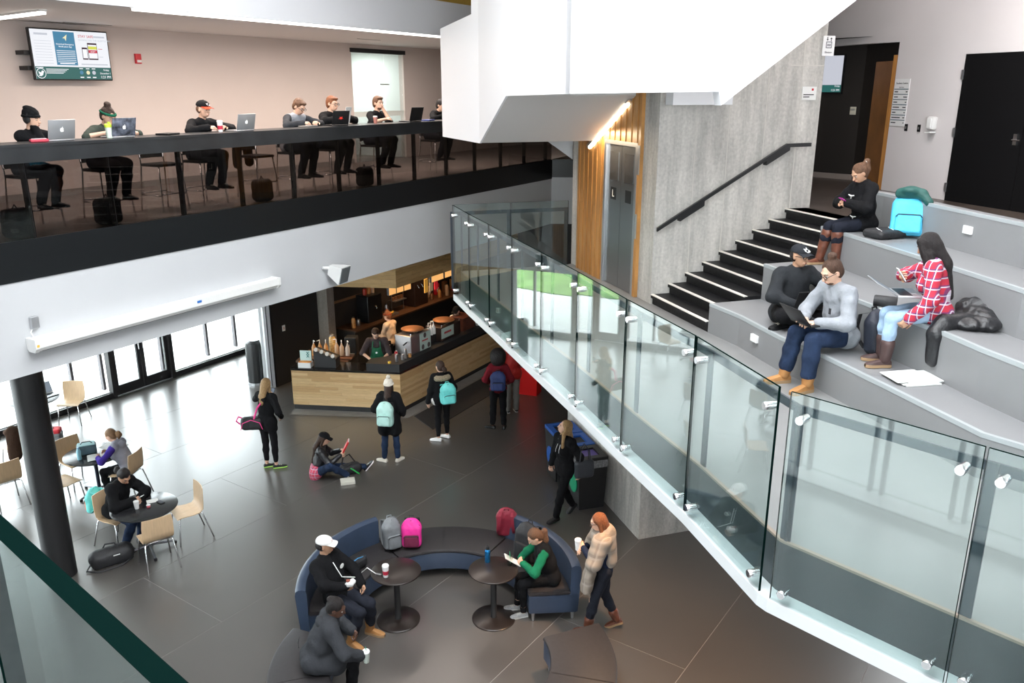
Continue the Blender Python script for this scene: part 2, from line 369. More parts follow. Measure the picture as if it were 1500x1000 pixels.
# corridor behind the glazed opening
wh = mat('corridor_white', (0.78, 0.80, 0.78), 0.7)
co = sroot('wall_corridor')
for a, b, o0, o1 in ((9.9, 9.9, 3.75, 6.2), (12.0, 12.0, 3.75, 6.2), (9.9, 12.0, 6.2, 6.2)):
    obj('wall_panel', MB().slab(bq(a, o0), bq(b, o1) if a == b else bq(b, o0), 0.1, 5.0, 7.6), wh, co)
obj('dark_cabinet_wall', MB().slab(bq(11.35, 6.1), bq(11.95, 6.1), 0.08, 5.0, 7.45), m_blackmatt, co)
for zz in (6.95, 6.75, 6.55, 6.2, 5.9): obj('shelf', MB().slab(bq(11.38, 6.0), bq(11.9, 6.0), 0.1, zz, zz + 0.05), mat('shelf_cream', (0.62, 0.6, 0.5), 0.6), co)
obj('door_frame', MB().slab(bq(10.05, 6.13), bq(10.12, 6.13), 0.06, 5.0, 7.3).slab(bq(10.75, 6.13), bq(10.82, 6.13), 0.06, 5.0, 7.3).slab(bq(10.05, 6.13), bq(10.82, 6.13), 0.06, 7.23, 7.3), mat('grey_frame', (0.45, 0.48, 0.48), 0.5), co)
gd = sroot('window_4')
obj('head_frame', MB().slab(bq(9.95, wu - 0.03), bq(11.95, wu - 0.03), 0.16, 7.44, 7.53, side=1), m_blackmatt, gd)
for a, b in ((9.99, 11.2), (11.2, 11.9)): obj('pane', MB().slab(bq(a + .01, wu + 0.05), bq(b - .01, wu + 0.05), 0.012, 5.0, 7.44), g_win, gd)
obj('privacy_band', MB().slab(bq(10.0, wu + 0.035), bq(11.89, wu + 0.035), 0.004, 6.02, 6.14), mat('frosted_band', (0.75, 0.8, 0.76), 0.7), gd)
obj('handle', MB().tube([bq(10.95, wu + 0.0) + (6.75,), bq(11.3, wu + 0.0) + (6.75,)], 0.014), m_chrome, gd)
# cafe walls and bulkhead under the balcony
struct('wall_cafe_side', MB().slab((-5.47, 18.12), (-4.72, 19.40), 0.25, 0, 3.47, side=1), m_blackmatt)
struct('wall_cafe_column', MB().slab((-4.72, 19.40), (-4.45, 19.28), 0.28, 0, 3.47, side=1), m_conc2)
struct('wall_cafe_back', MB().slab((-4.62, 19.55), (-1.0, 25.6), 0.2, 0, 3.47, side=1), m_brown)
struct('wall_cafe_end', MB().slab((-1.2, 25.0), (6.5, 22.2), 0.2, 0, 3.47, side=1), m_brown)
struct('ceiling_cafe', MB().prism([(-4.6, 19.5), (-4.4, 16.9), (-2.45, 16.68), (0.08, 21.1), (-1.2, 25.2)], 2.74, 2.755), m_blackmatt)
bk = sroot('wall_bulkhead')
C0, C1, C2 = (-4.72, 16.69), (-2.36, 16.42), (0.15, 20.85)
for nm, a, b in (('front', C0, C1), ('side', C1, C2)):
    d_ = (b[0] - a[0], b[1] - a[1]); L = math.hypot(*d_); d_ = (d_[0] / L, d_[1] / L)
    M_ = frame((a[0], a[1], 0), (d_[0], d_[1], 0), (-d_[1], d_[0], 0))
    n_ = 8
    for r_ in range(n_):     # each timber board of the bulkhead
        z0 = 2.76 + (3.46 - 2.76) * r_ / n_; z1 = 2.76 + (3.46 - 2.76) * (r_ + 1) / n_
        k = 0.0
        while k < L:
            e = min(L, k + (1.2 if k else 0.5 + (r_ * 0.37) % 0.7))
            tone = random.choice([(0.42, 0.27, 0.115), (0.36, 0.225, 0.09), (0.47, 0.31, 0.14), (0.39, 0.25, 0.10)])
            obj('board', MB().box(((k + e) / 2, 0.02, (z0 + z1) / 2), (e - k - 0.003, 0.03, z1 - z0 - 0.003)), mat('oak_board_%d' % int(tone[0] * 100), tone, 0.5, var=0.18, vscale=4, stretch=(1.5, 1, 22)), bk, M=M_)
            k = e
    obj('backing', MB().box((L / 2, 0.06, 3.11), (L, 0.05, 0.70)), m_blackmatt, bk, M=M_)
struct('wall_cafe_far', MB().slab((0.35, 21.0), (3.2, 20.6), 0.1, 0, 3.47, side=1), m_blackmatt)
# sliding partition stack beside the cafe
for i, (a, b, mm) in enumerate((((-5.86, 18.42), (-5.78, 18.28), m_white), ((-5.72, 18.28), (-5.63, 18.12), m_white), ((-5.58, 18.2), (-5.52, 18.06), m_alu))):
    struct('trim_%d' % (5 + i), MB().slab(a, b, 0.06, 0, 3.47), mm)
# round black column under the fascia
struct('wall_column', MB().lathe([(0.2, 0), (0.2, 3.5)], 40, (-6.45, 10.35, 0)), mat('black_column_paint', (0.012, 0.012, 0.013), 0.42), smooth='auto')

# ---- concrete core with lift, stair wall
def kq(f, d=0.0): return (KP[0] + Fd[0] * f + Dd[0] * d, KP[1] + Fd[1] * f + Dd[1] * d)
core = struct('wall_core', MB().prism([kq(0), kq(2.5), kq(2.5, 3.0), kq(0, 3.0)], -0.02, 10.6), m_conc)
for (f0, z0, z1) in ((0.55, 3.75, 6.5), (1.05, 4.2, 7.2), (1.62, 4.6, 7.4), (2.15, 5.0, 7.6)):   # board joints cast in the wall
    obj('board_joint', MB().slab(kq(f0, -0.004), kq(f0 + 0.012, -0.004), 0.012, z0, z1, side=1), mat('concrete_ridge', (0.52, 0.50, 0.46), 0.85), core)
obj('cast_ridge', MB().slab(kq(1.95, -0.004), kq(2.5, -0.004), 0.02, 6.95, 6.965, side=1), mat('concrete_ridge', (0.5, 0.5, 0.46), 0.85), core)
# oak panelling and lift doors on the left face of the core (u = distance along Dd from the corner)
lf = sroot('wall_lift_panelling')
LM = frame((KP[0], KP[1], 0), (Dd[0], Dd[1], 0), (-Dd[1], Dd[0], 0))       # local x along Dd, y out of the wall (towards -Fd)
def lb(nm, u0, u1, z0, z1, y0, y1, m, par): return obj(nm, MB().box(((u0 + u1) / 2, (y0 + y1) / 2, (z0 + z1) / 2), (u1 - u0, y1 - y0, z1 - z0)), m, par, M=LM)
n_sl = 12
for i in range(n_sl):
    u0 = 1.62 + 1.02 * i / n_sl; lb('slat', u0 + 0.004, u0 + 1.02 / n_sl - 0.004, 3.75, 6.9, 0.0, 0.05 + 0.012 * (i % 2), w_oakv, lf)
for i in range(13):
    u0 = 0.42 + 1.2 * i / 13; lb('slat', u0 + 0.004, u0 + 1.2 / 13 - 0.004, 5.93, 6.9, 0.0, 0.05 + 0.012 * (i % 2), w_oakv, lf)
lb('slat', 0.42, 0.50, 3.75, 5.93, 0, 0.05, w_oakv, lf)
lift = sroot('door_2')
lb('door_frame', 0.50, 0.56, 3.75, 5.93, 0, 0.055, m_alu, lift); lb('door_frame', 1.56, 1.62, 3.75, 5.93, 0, 0.055, m_alu, lift); lb('door_frame', 0.56, 1.56, 5.87, 5.93, 0, 0.055, m_alu, lift)
m_lift = mat('brushed_lift_steel', (0.30, 0.31, 0.32), 0.28, 0.9)
for u0, u1 in ((0.56, 1.055), (1.065, 1.56)):
    lfp = lb('door_leaf', u0, u1, 3.76, 5.87, 0.0, 0.02, m_lift, lift)
    uc = (u0 + u1) / 2
    obj('level_plate', MB().box((uc, 0.022, 5.15), (0.18, 0.006, 0.18)), m_black, lfp)
    if u0 > 1: text('L', 0.15, mat('white_sign', (0.85, 0.85, 0.85), 0.5), lfp, frame((uc + 0.04, 0.027, 5.10), (-1, 0, 0), (0, 0, 1)))
    obj('door_inset', MB().box((uc, 0.021, 5.55), (0.3, 0.004, 0.42)), mat('lift_inset', (0.36, 0.37, 0.38), 0.2, 0.9), lfp)
lb('call_panel', 0.44, 0.48, 4.6, 4.95, 0.05, 0.06, m_alu, lf); lb('level_indicator', 0.43, 0.49, 5.5, 5.9, 0.05, 0.06, m_alu, lf)

# ---- mid landing, its edge trim
G = [(-0.964, 13.46), (-0.655, 12.45), (-0.325, 11.45), (0.0, 10.44), (0.342, 9.38), (0.683, 8.33), (1.03, 7.18), (1.405, 6.03), (1.695, 4.90)]
G2 = [(1.735, 4.83), (2.50, 3.99), (3.35, 3.06), (4.2, 2.13)]
GE = (0.96, 14.02)
def inset(pts, o):
    out = []
    for i, p in enumerate(pts):
        a = pts[max(i - 1, 0)]; b = pts[min(i + 1, len(pts) - 1)]; dx, dy = b[0] - a[0], b[1] - a[1]; L = math.hypot(dx, dy)
        out.append((p[0] - dy / L * o, p[1] + dx / L * o))
    return out
line = G + G2
ins = inset(line, 0.13)
m_landing = mat('landing_floor_grey', (0.20, 0.20, 0.20), 0.35, var=0.06, vscale=2)
land = struct('floor_landing', MB().prism(ins + [(8.5, 1.0), (8.5, 10), kq(2.4, -0.1), kq(0, 0.02), kq(0, 2.95), (0.9, 14.0)], 3.40, 3.75), [m_landing])
obj('floor_edge_strip', MB().loft([[(p[0], p[1], 3.752), (q[0], q[1], 3.752), (q[0], q[1], 3.735), (p[0], p[1], 3.735)] for p, q in zip(inset(line, 0.112), inset(line, 0.14))]), mat('bronze_edge_strip', (0.26, 0.20, 0.16), 0.4), land, fix=True)
obj('landing_face', MB().loft([[(p[0], p[1], 3.735), (q[0], q[1], 3.735), (q[0], q[1], 3.36), (p[0], p[1], 3.36)] for p, q in zip(inset(line, 0.115), inset(line, 0.14))]), mat('landing_face_steel', (0.028, 0.034, 0.04), 0.35), land, fix=True)
struct('trim_3', MB().loft([[(p[0], p[1], 3.365), (q[0], q[1], 3.365), (q[0], q[1], 3.25), (p[0], p[1], 3.265)] for p, q in zip(inset(line, -0.02), inset(line, 0.2))]), mat('trim_white', (0.62, 0.64, 0.66), 0.5))
# ---- stair of nine black steps beside the concrete wall
st = sroot('floor_stair')
nr, tr, rs, sw = 9, 0.26, 1.25 / 9, 1.5
for i in range(nr):
    f0, z = i * tr, 3.75 + rs * (i + 1)
    f1 = f0 + tr + 0.05 if i < nr - 1 else f0 + 0.35
    sp_ = obj('stair_step', MB().prism([kq(f0 + 0.03, -0.003), kq(f1, -0.003), kq(f1, -sw), kq(f0 + 0.03, -sw)], 3.6, z - 0.05).prism([kq(f0, -0.003), kq(f1, -0.003), kq(f1, -sw), kq(f0, -sw)], z - 0.05, z), m_rubber, st)
    obj('nosing_strip', MB().prism([kq(f0 - 0.003, -0.005), kq(f0 + 0.045, -0.005), kq(f0 + 0.045, -sw), kq(f0 - 0.003, -sw)], z - 0.008, z + 0.004), m_nosing, sp_)
# ---- seating tiers
def run(pts, far): return pts + far
far_back = [(9.0, 3.0), (9.0, 9.0)]
T4 = [kq(0.03, -1.5), (2.66, 9.30), (2.86, 8.45), (3.06, 7.95), (3.345, 6.9), (3.61, 5.87), (3.98, 5.4), (4.8, 4.6)]
T3 = [kq(0.76, -1.5), (3.42, 8.9), (3.70, 7.75), (3.86, 7.11), (3.94, 6.59), (4.08, 6.0), (4.5, 5.2), (5.4, 4.2)]
T2 = [kq(1.55, -1.5), (3.99, 9.80), (4.19, 8.48), (4.40, 6.92), (4.75, 5.8), (5.4, 4.8), (6.3, 4.0)]
LG = [(4.48, 10.52), (4.57, 10.22), (4.74, 8.84), (4.885, 7.865), (5.12, 6.8), (5.5, 5.8), (6.2, 4.9)]
tiers = sroot('floor_seating_tiers')
for nm, pts, z0, z1 in (('tier_low', T4, 3.7, 4.12), ('tier_middle', T3, 4.0, 4.57), ('tier_high', T2, 4.4, 5.0)):
    t_ = obj('tier', MB().prism(pts + [(8.6, 3.4), (8.6, 8.0), (5.2, 10.45), kq(2.06, -1.5)], z0, z1), m_slate, tiers)
    e_ = pts[:]; obj('edge_strip', MB().loft([[(p[0], p[1], z1 - 0.035), (p[0], p[1], z1 + 0.003), (q[0], q[1], z1 + 0.003), (q[0], q[1], z1 - 0.035)] for p, q in zip(inset(e_, -0.004), inset(e_, 0.035))]), m_edge, t_, fix=True)
t_ = obj('tier_back', MB().prism(LG + inset(LG, 0.16)[::-1], 4.9, 5.42), m_slate, tiers)
obj('edge_strip', MB().loft([[(p[0], p[1], 5.39), (p[0], p[1], 5.425), (q[0], q[1], 5.425), (q[0], q[1], 5.39)] for p, q in zip(inset(LG, -0.004), inset(LG, 0.03))]), m_edge, t_, fix=True)
# ---- upper floor on the right, its walls, opening and black door
W2 = (6.30, 14.25); wd = azd(-17)
wq = lambda s, o=0.0: ptl(W2, wd, s, off=o)      # left of wd is towards the camera side (-x)
m_upfl = mat('brown_upper_floor', (0.075, 0.058, 0.048), 0.35, var=0.2, vscale=3)
struct('floor_upper_right', MB().prism([kq(2.12, 0.5), kq(2.12, -1.5), (4.55, 10.5)] + inset(LG, 0.1)[1:] + [(9, 5), (8.8, 9), wq(0, -0.2), (7.5, 18), (4.0, 18), kq(2.45, 2.9)], 4.6, 5.0), m_upfl)
wr = sroot('wall_right')
for a, b, z0, z1 in ((-12, 0, 5.0, 10.6), (0, 2.3, 7.39, 10.6), (2.3, 5, 5.0, 10.6)):
    obj('wall_panel', MB().slab(wq(a), wq(b), 0.18, z0, z1, side=-1), m_pale, wr)
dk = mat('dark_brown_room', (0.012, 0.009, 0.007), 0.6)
rm = sroot('wall_side_room')
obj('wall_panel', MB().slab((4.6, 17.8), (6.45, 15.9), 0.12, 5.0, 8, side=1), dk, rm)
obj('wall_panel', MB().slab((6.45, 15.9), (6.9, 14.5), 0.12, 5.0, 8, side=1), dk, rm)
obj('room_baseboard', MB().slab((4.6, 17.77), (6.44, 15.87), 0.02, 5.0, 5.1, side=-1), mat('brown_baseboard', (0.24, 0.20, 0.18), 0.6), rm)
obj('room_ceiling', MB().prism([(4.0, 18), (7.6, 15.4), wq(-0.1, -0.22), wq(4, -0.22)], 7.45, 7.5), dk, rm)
bd = sroot('door_3')
for a, b in ((-1.43, -2.62), (-2.64, -3.83)):
    obj('door_leaf', MB().slab(wq(a, 0.012), wq(b, 0.012), 0.03, 5.0, 7.14), mat('black_door_paint', (0.005, 0.005, 0.0055), 0.5, spec=0.15), bd)
for z in (5.2, 6.02, 6.85): obj('hinge', MB().slab(wq(-1.40, 0.02), wq(-1.44, 0.02), 0.04, z - 0.07, z + 0.07), m_alu, bd)
obj('handle', MB().slab(wq(-2.50, 0.035), wq(-2.56, 0.035), 0.02, 5.90, 6.05).tube([wq(-2.53, 0.03) + (5.97,), wq(-2.53, 0.09) + (5.97,), wq(-2.66, 0.09) + (5.97,)], 0.012), m_chrome, bd)
od = sroot('door_4')
obj('door_leaf', MB().slab((6.44, 14.35), (6.40, 15.25), 0.05, 5.0, 7.1), w_door, od)
obj('door_jamb', MB().slab((6.30, 14.28), (6.39, 14.34), 0.12, 5.0, 7.18), wood('oak_jamb', hexc('#a8743c'), hexc('#9a6a36'), 0.4, 2.0, 5.0, axis='v'), od)
obj('lock', MB().box((6.37, 14.45, 6.0), (0.02, 0.05, 0.2)), m_chrome, od)
# ---- white stair enclosure hanging over the lift lobby
lq = lambda s: (-0.08 + Dd[0] * s, 11.3 + Dd[1] * s)
enc = sroot('wall_stair_enclosure')
def vface(nm, prof, P, th, m, inward):
    """vertical faceted sheet: prof = [(s,z)], P maps s to plan, thickness th along plan vector inward"""
    n = len(prof); V = [P(s_) + (z_,) for s_, z_ in prof]; V += [(v[0] + inward[0] * th, v[1] + inward[1] * th, v[2]) for v in V[:n]]
    return obj(nm, MB().add(V, [tuple(range(n)), tuple(range(n, 2 * n))[::-1]] + [(i, n + i, n + (i + 1) % n, (i + 1) % n) for i in range(n)]), m, enc, fix=True)
lqb = lambda s: lq(s) if s <= 1.3 else (lq(1.3)[0] - 0.66 * (s - 1.3) / 1.5, lq(1.3)[1] + 1.43 * (s - 1.3) / 1.5)
m_enc = mat('stair_enclosure_white', (0.80, 0.81, 0.835), 0.5)
vface('side_panel', [(-2.258, 6.6), (0, 6.56), (1.3, 5.88), (1.3, 7.66), (1.6, 7.64), (1.6, 10.6), (-2.26, 10.6)][:3] + [(1.3, 10.6), (-2.258, 10.6)], lq, 0.03, m_enc, Fd)
vface('side_panel', [(1.3, 5.88), (2.8, 5.9), (2.8, 7.56), (1.55, 7.68), (1.5, 10.6), (1.3, 10.6)], lqb, 0.03, m_enc, Fd)
fr_ = lq(-2.26); fq = lambda t: (fr_[0] + Fd[0] * t, fr_[1] + Fd[1] * t)
vface('front_panel', [(0, 6.6), (1.8, 6.62), (1.84, 6.47), (3.51, 7.62), (7.8, 10.6), (0, 10.6)], fq, 0.14, m_enc, Dd)
def slope(nm, s0, z0, s1, z1, f1, m):
    a, b = (tuple(v + 0.028 * f_ for v, f_ in zip(lqb(q_), Fd)) for q_ in (s0, s1)); f1 -= 0.028; V = [a + (z0,), b + (z1,), (b[0] + Fd[0] * f1, b[1] + Fd[1] * f1, z1), (a[0] + Fd[0] * f1, a[1] + Fd[1] * f1, z0)]
    V += [(v[0], v[1], v[2] + 0.12) for v in V]
    return obj(nm, MB().add(V, [(0, 1, 2, 3), (7, 6, 5, 4), (0, 4, 5, 1), (1, 5, 6, 2), (2, 6, 7, 3), (3, 7, 4, 0)]), m, enc, fix=True)
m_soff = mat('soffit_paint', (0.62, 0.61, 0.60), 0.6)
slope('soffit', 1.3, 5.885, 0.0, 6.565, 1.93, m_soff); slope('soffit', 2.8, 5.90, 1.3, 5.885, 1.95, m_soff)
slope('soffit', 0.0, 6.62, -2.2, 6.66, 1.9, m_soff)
a0, a1 = fq(0), fq(1.8)
obj('wall_beam', MB().slab(kq(0.05, -0.25), kq(0.93, -0.25), 0.2, 6.45, 6.70, side=1), m_white, enc)
# stringer seen behind the lift core
struct('trim_8', MB().add([(0.45, 14.6, 5.9), (1.05, 14.6, 5.48), (1.05, 14.6, 5.9), (0.45, 14.7, 5.9), (1.05, 14.7, 5.48), (1.05, 14.7, 5.9)], [(0, 1, 2), (5, 4, 3), (0, 3, 4, 1), (1, 4, 5, 2), (2, 5, 3, 0)]), m_fascia)

# ---- shell of the building out of view (keeps the daylight to its openings)
struct('ceiling_roof', MB().box((-8.2, 8.5, 10.7), (10, 36, 0.2)).box((7.3, 8.5, 10.7), (9, 36, 0.2)).box((-0.6, -4.5, 10.7), (6.8, 11, 0.2)).box((-0.6, 18.5, 10.7), (6.8, 17, 0.2)), m_ceil)
struct('wall_behind', MB().box((-9.5, -6.8, 5.3), (9, 0.2, 10.6)).box((8, -6.8, 5.3), (8, 0.2, 10.6)).box((-0.5, -6.8, 2.2), (9, 0.2, 4.4)).box((-0.5, -6.8, 10.0), (9, 0.2, 1.2)), m_white)
struct('wall_far_right', MB().slab((9.6, -6.8), (9.6, 12), 0.2, 0, 10.6, side=-1), m_white)
struct('wall_left_upper', MB().slab((-11.4, 14.2), (-8.0, 3.1), 0.2, 3.47, 10.6, side=-1).slab((-8.0, 3.1), (-2.2, -3.5), 0.2, 3.47, 10.6, side=-1).slab((-2.2, -3.5), (-2.2, -6.8), 0.2, 0, 4.4, side=-1), m_white)
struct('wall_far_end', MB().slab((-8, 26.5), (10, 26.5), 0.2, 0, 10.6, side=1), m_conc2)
struct('wall_sky_stop_side', MB().slab((4.75, 18.6), (4.9, 26.6), 0.2, 0, 10.6, side=-1), m_conc2)  # unseen wall added to stop sky light leaking in from the right
struct('wall_sky_stop_core', MB().slab(kq(2.4, 2.9), (4.75, 18.6), 0.2, 0, 10.6, side=1), m_conc2)  # unseen wall added to close a sky leak mirrored in the balcony glass
struct('wall_sky_stop_left', MB().slab((-5.8, 23.3), (-7.9, 26.6), 0.2, 0, 10.6, side=1), m_white)  # unseen closer added to keep sky light out at the far left
struct('wall_landing_under', MB().slab((2.6, 11.62), (9.5, 13.6), 0.2, 0, 3.4, side=1), m_conc)
struct('floor_viewpoint', MB().prism([(-2.97, 3.03), (-0.76, 1.09), (0.62, -0.11), (3.0, -2.2), (1.0, -5.0), (-2.2, -4.2), (-4.4, -0.6)], 4.7, 5.0), mat('viewpoint_carpet', (0.06, 0.065, 0.068), 0.7, var=0.1, vscale=20))
# ================================================================== OBJECTS
def sheet(pts, th, zf=None): return MB().prism(pts, 0, th)
m_signw = mat('sign_white', (0.78, 0.78, 0.78), 0.5); m_ink = mat('sign_ink', (0.03, 0.03, 0.035), 0.6)
m_plasw = mat('white_plastic', (0.78, 0.78, 0.77), 0.4); m_blkplas = mat('black_plastic', (0.011, 0.011, 0.012), 0.4, spec=0.35)
m_paper = mat('paper_white', (0.72, 0.72, 0.70), 0.8); m_paper2 = mat('paper_grey', (0.60, 0.61, 0.60), 0.8)
m_red = mat('red_plastic', (0.55, 0.02, 0.03), 0.4)
# ---- balcony balustrade and bar counter
bal = thing('glass_balustrade', 'long smoked glass balustrade with black posts along the upper balcony', 'balustrade', bq(S0) + (5.02,))
inv = Matrix.Translation((-bal.location[0], -bal.location[1], -5.02))
pk = [0.22 + 1.035 * k for k in range(-5, 13)]; edges_ = [S0 + 0.02] + pk[0:] + [S1 - 0.03]; edges_ = [e for e in edges_ if S0 < e < S1]
for a in pk:
    if S0 < a < S1: obj('post', MB().slab(bq(a - 0.022, 0.045), bq(a + 0.022, 0.045), 0.06, 5.02, 5.86), m_blackmatt, bal, M=inv)
for a, b in zip(edges_[:-1], edges_[1:]): obj('glass_panel', MB().slab(bq(a + 0.006, 0.0), bq(b - 0.006, 0.0), 0.012, 5.02, 5.86), g_dark, bal, M=inv)
bar = thing('bar_counter', 'long black bar counter on top of the balcony balustrade', 'counter', bq(S0) + (5.85,))
inv = Matrix.Translation((-bar.location[0], -bar.location[1], -5.85))
m_barblk = mat('bar_black_laminate', (0.018, 0.02, 0.022), 0.32, var=0.25, vscale=3)
obj('apron', MB().slab(bq(S0, -0.02), bq(S1, -0.02), 0.05, 5.86, 6.03, side=1), m_barblk, bar, M=inv)
obj('counter_top', MB().slab(bq(S0, -0.03), bq(S1, -0.03), 0.50, 6.03, 6.065, side=1), m_barblk, bar, M=inv)
# ---- landing glass railing
def glass_run(nm, label, pts, z0, z1, th=0.018, posts=True, hoff=0.14, clamps=True):
    t = thing(nm, label, 'railing', (pts[0][0], pts[0][1], z0)); I = Matrix.Translation((-pts[0][0], -pts[0][1], -z0))
    n = len(pts)
    for a, b in zip(pts[:-1], pts[1:]):
        dx, dy = b[0] - a[0], b[1] - a[1]; L = math.hypot(dx, dy); d = (dx / L, dy / L); g = 0.008
        mb = MB().slab(ptl(a, d, g), ptl(a, d, L - g), th, z0, z1); mb.mi = [1, 1, 0, 1, 0, 1]
        pn = obj('glass_panel', mb, [g_rail, m_gedge], t, M=I)
        if clamps:
            for s_ in (0.10, L - 0.10):
                for z_ in (z1 - 0.16, z0 + 0.10):
                    c = ptl(a, d, s_)
                    obj('standoff', MB().tube([ptl(a, d, s_, off=-0.045) + (z_,), ptl(a, d, s_, off=-0.04) + (z_,), ptl(a, d, s_, off=-0.012) + (z_,), ptl(a, d, s_, off=0.05) + (z_,)], [0.026, 0.03, 0.03, 0.026], 14), m_chrome, t, smooth='auto', M=I)
    if posts:
        ip = inset(pts, hoff)
        for p, (a, b) in zip(ip, [(pts[max(i - 1, 0)], pts[min(i + 1, n - 1)]) for i in range(n)]):
            dx, dy = b[0] - a[0], b[1] - a[1]; L = math.hypot(dx, dy); d = (dx / L, dy / L)
            obj('post', MB().slab(ptl(p, d, -0.035), ptl(p, d, 0.035), 0.014, 3.42, z1 - 0.13), m_steel, t, M=I)
        obj('handrail', MB().loft([[(p[0], p[1], z1 - 0.19), (p[0], p[1], z1 - 0.13), (q[0], q[1], z1 - 0.13), (q[0], q[1], z1 - 0.19)] for p, q in zip(ip, inset(pts, hoff + 0.016))]), m_steel, t, M=I, fix=True)
    return t
glass_run('glass_railing', 'curved row of clear glass panels on chrome standoffs along the landing edge', G, 3.35, 4.85)
glass_run('glass_railing', 'large clear glass panels turning towards the bottom right corner', G2, 3.35, 4.85)
glass_run('glass_railing', 'clear glass panel on dark posts beside the lift lobby, facing the cafe', [GE, (-0.02, 13.76), (-0.95, 13.49)], 3.5, 4.85, clamps=False, hoff=-0.12)
glass_run('glass_railing', 'close-up clear glass railing with thick dark edge at bottom left corner', [(-2.99, 3.015), (-1.75, 1.93), (-0.775, 1.077), (0.60, -0.126)], 4.8, 6.07, th=0.026, posts=False, clamps=False)
# ---- stair handrail on the concrete wall
hr = thing('stair_handrail', 'black flat steel handrail fixed to the concrete stair wall', 'handrail', kq(0, -0.1) + (4.8,))
I = Matrix.Translation((-hr.location[0], -hr.location[1], -4.8))
def hq(f, o, z): return kq(f, -o) + (z,)
obj('rail', MB().loft([[hq(f, 0.07, z), hq(f, 0.11, z), hq(f, 0.11, z + 0.05), hq(f, 0.07, z + 0.05)] for f, z in ((0.0, 4.79), (1.95, 5.87), (2.34, 5.875))]), m_black, hr, M=I, fix=True)
for f, z in ((0.35, 4.91), (1.65, 5.63)):
    obj('bracket', MB().loft([[hq(f + a, 0.0, z + a * 0.55), hq(f + a, 0.09, z + a * 0.55), hq(f + a, 0.09, z + a * 0.55 + 0.08), hq(f + a, 0.0, z + a * 0.55 + 0.08)] for a in (0.0, 0.36)]), m_black, hr, M=I, fix=True)
# ---- linear lights
m_tube = mat('lit_tube_warm', (1, 1, 1), 0.5, emit=(1.0, 0.86, 0.62), estr=9.0)
m_tubew = mat('lit_strip_white', (1, 1, 1), 0.5, emit=(1.0, 0.96, 0.9), estr=5.0)
ll = thing('linear_light', 'bright slanted linear light under the stair soffit beside the lift', 'light', (1.25, 13.33, 5.78))
LMl = frame((0, 0, 0), Vector((1.25, 13.33, 5.80)) - Vector((1.66, 12.06, 6.49)), (-Fd[0], -Fd[1], 0))
Ll = (Vector((1.25, 13.33, 5.80)) - Vector((1.66, 12.06, 6.49))).length
obj('housing', MB().box((-Ll / 2, 0.02, 0.03), (Ll + 0.1, 0.07, 0.05)), m_alu, ll, M=LMl)
obj('diffuser', MB().box((-Ll / 2, 0.03, -0.015), (Ll, 0.05, 0.04)), m_tube, ll, M=LMl)
obj('bracket', MB().box((-Ll - 0.05, 0.02, 0.0), (0.12, 0.12, 0.04)), m_alu, ll, M=LMl)
area_light('lift_lobby_lamp', (1.30, 12.6, 6.02), (1.75, 12.55, 4.6), 1.3, 0.05, 30, (1.0, 0.80, 0.55))
for nm, a, b, lab in (('linear_light', bq(1.9, 0.01), bq(12.5, 0.01), 'long white linear light under the upper fascia'), ('linear_light', (-7.3, 12.38), (-6.0, 11.34), 'short linear light crossing the balcony ceiling at top left')):
    t = thing(nm, lab, 'light', a + (7.6,)); I = Matrix.Translation((-a[0], -a[1], -7.6))
    obj('diffuser', MB().slab(a, b, 0.07, 7.565, 7.595, side=1 if b[0] > -2 else 0), m_tubew, t, M=I)
    obj('housing', MB().slab(a, b, 0.1, 7.595, 7.60 if b[0] > -2 else 7.619, side=1 if b[0] > -2 else 0), m_plasw, t, M=I)
area_light('balcony_strip_lamp', bq(6.5, 1.0) + (7.5,), bq(6.5, 1.8) + (5.0,), 10.0, 0.5, 380, (1.0, 0.87, 0.78)).rotation_euler[2] = 0
o_ = bpy.data.objects['balcony_strip_lamp']; o_.rotation_euler = (0, 0, math.atan2(Ad[1], Ad[0]))
for i, (a, b) in enumerate(((bq(3.0, 3.2), bq(3.8, 3.2)), (bq(8.6, 2.2), bq(9.3, 2.2)), (bq(12.0, 2.4), bq(12.7, 2.4)))):
    t = thing('ceiling_vent', ['dark slot vent above the wall screen', 'dark slot vent above the two men reading', 'dark slot vent near the glazed opening'][i], 'vent', a + (7.6,), group='slot vents in the balcony ceiling'); I = Matrix.Translation((-a[0], -a[1], -7.6))
    obj('vent_slot', MB().slab(a, b, 0.05, 7.614, 7.622), m_blackmatt, t, M=I); obj('vent_frame', MB().slab(a, b, 0.1, 7.617, 7.625), m_plasw, t, M=I)
# ---- wall screen on the balcony
WM = frame(bq(0, wu) + (0,), (Ad[0], Ad[1], 0), (-Ad[1], Ad[0], 0))
def emis(nm, c, s=1.0): return mat(nm, (0, 0, 0), 0.6, emit=c, estr=s)
tv = thing('wall_screen', 'wall-mounted information screen showing an alert app and the time', 'screen'); tv.matrix_basis = WM @ Matrix.Translation((3.14, -0.28, 7.15))
obj('casing', MB().rbox((0, 0.03, 0), (1.29, 0.06, 0.75), 0.012), m_blkplas, tv)
obj('mount_arm', MB().box((-0.62, 0.17, 0.02), (0.2, 0.22, 0.06)), m_blkplas, tv); obj('mount_arm', MB().box((-0.60, 0.17, -0.2), (0.2, 0.22, 0.06)), m_blkplas, tv); obj('mount_plate', MB().box((0.2, 0.2, 0), (0.5, 0.14, 0.4)), m_blkplas, tv)
sc = obj('display', MB().box((0, -0.002, 0), (1.25, 0.004, 0.71)), emis('screen_white', (0.93, 0.95, 1.0), 0.95), tv)
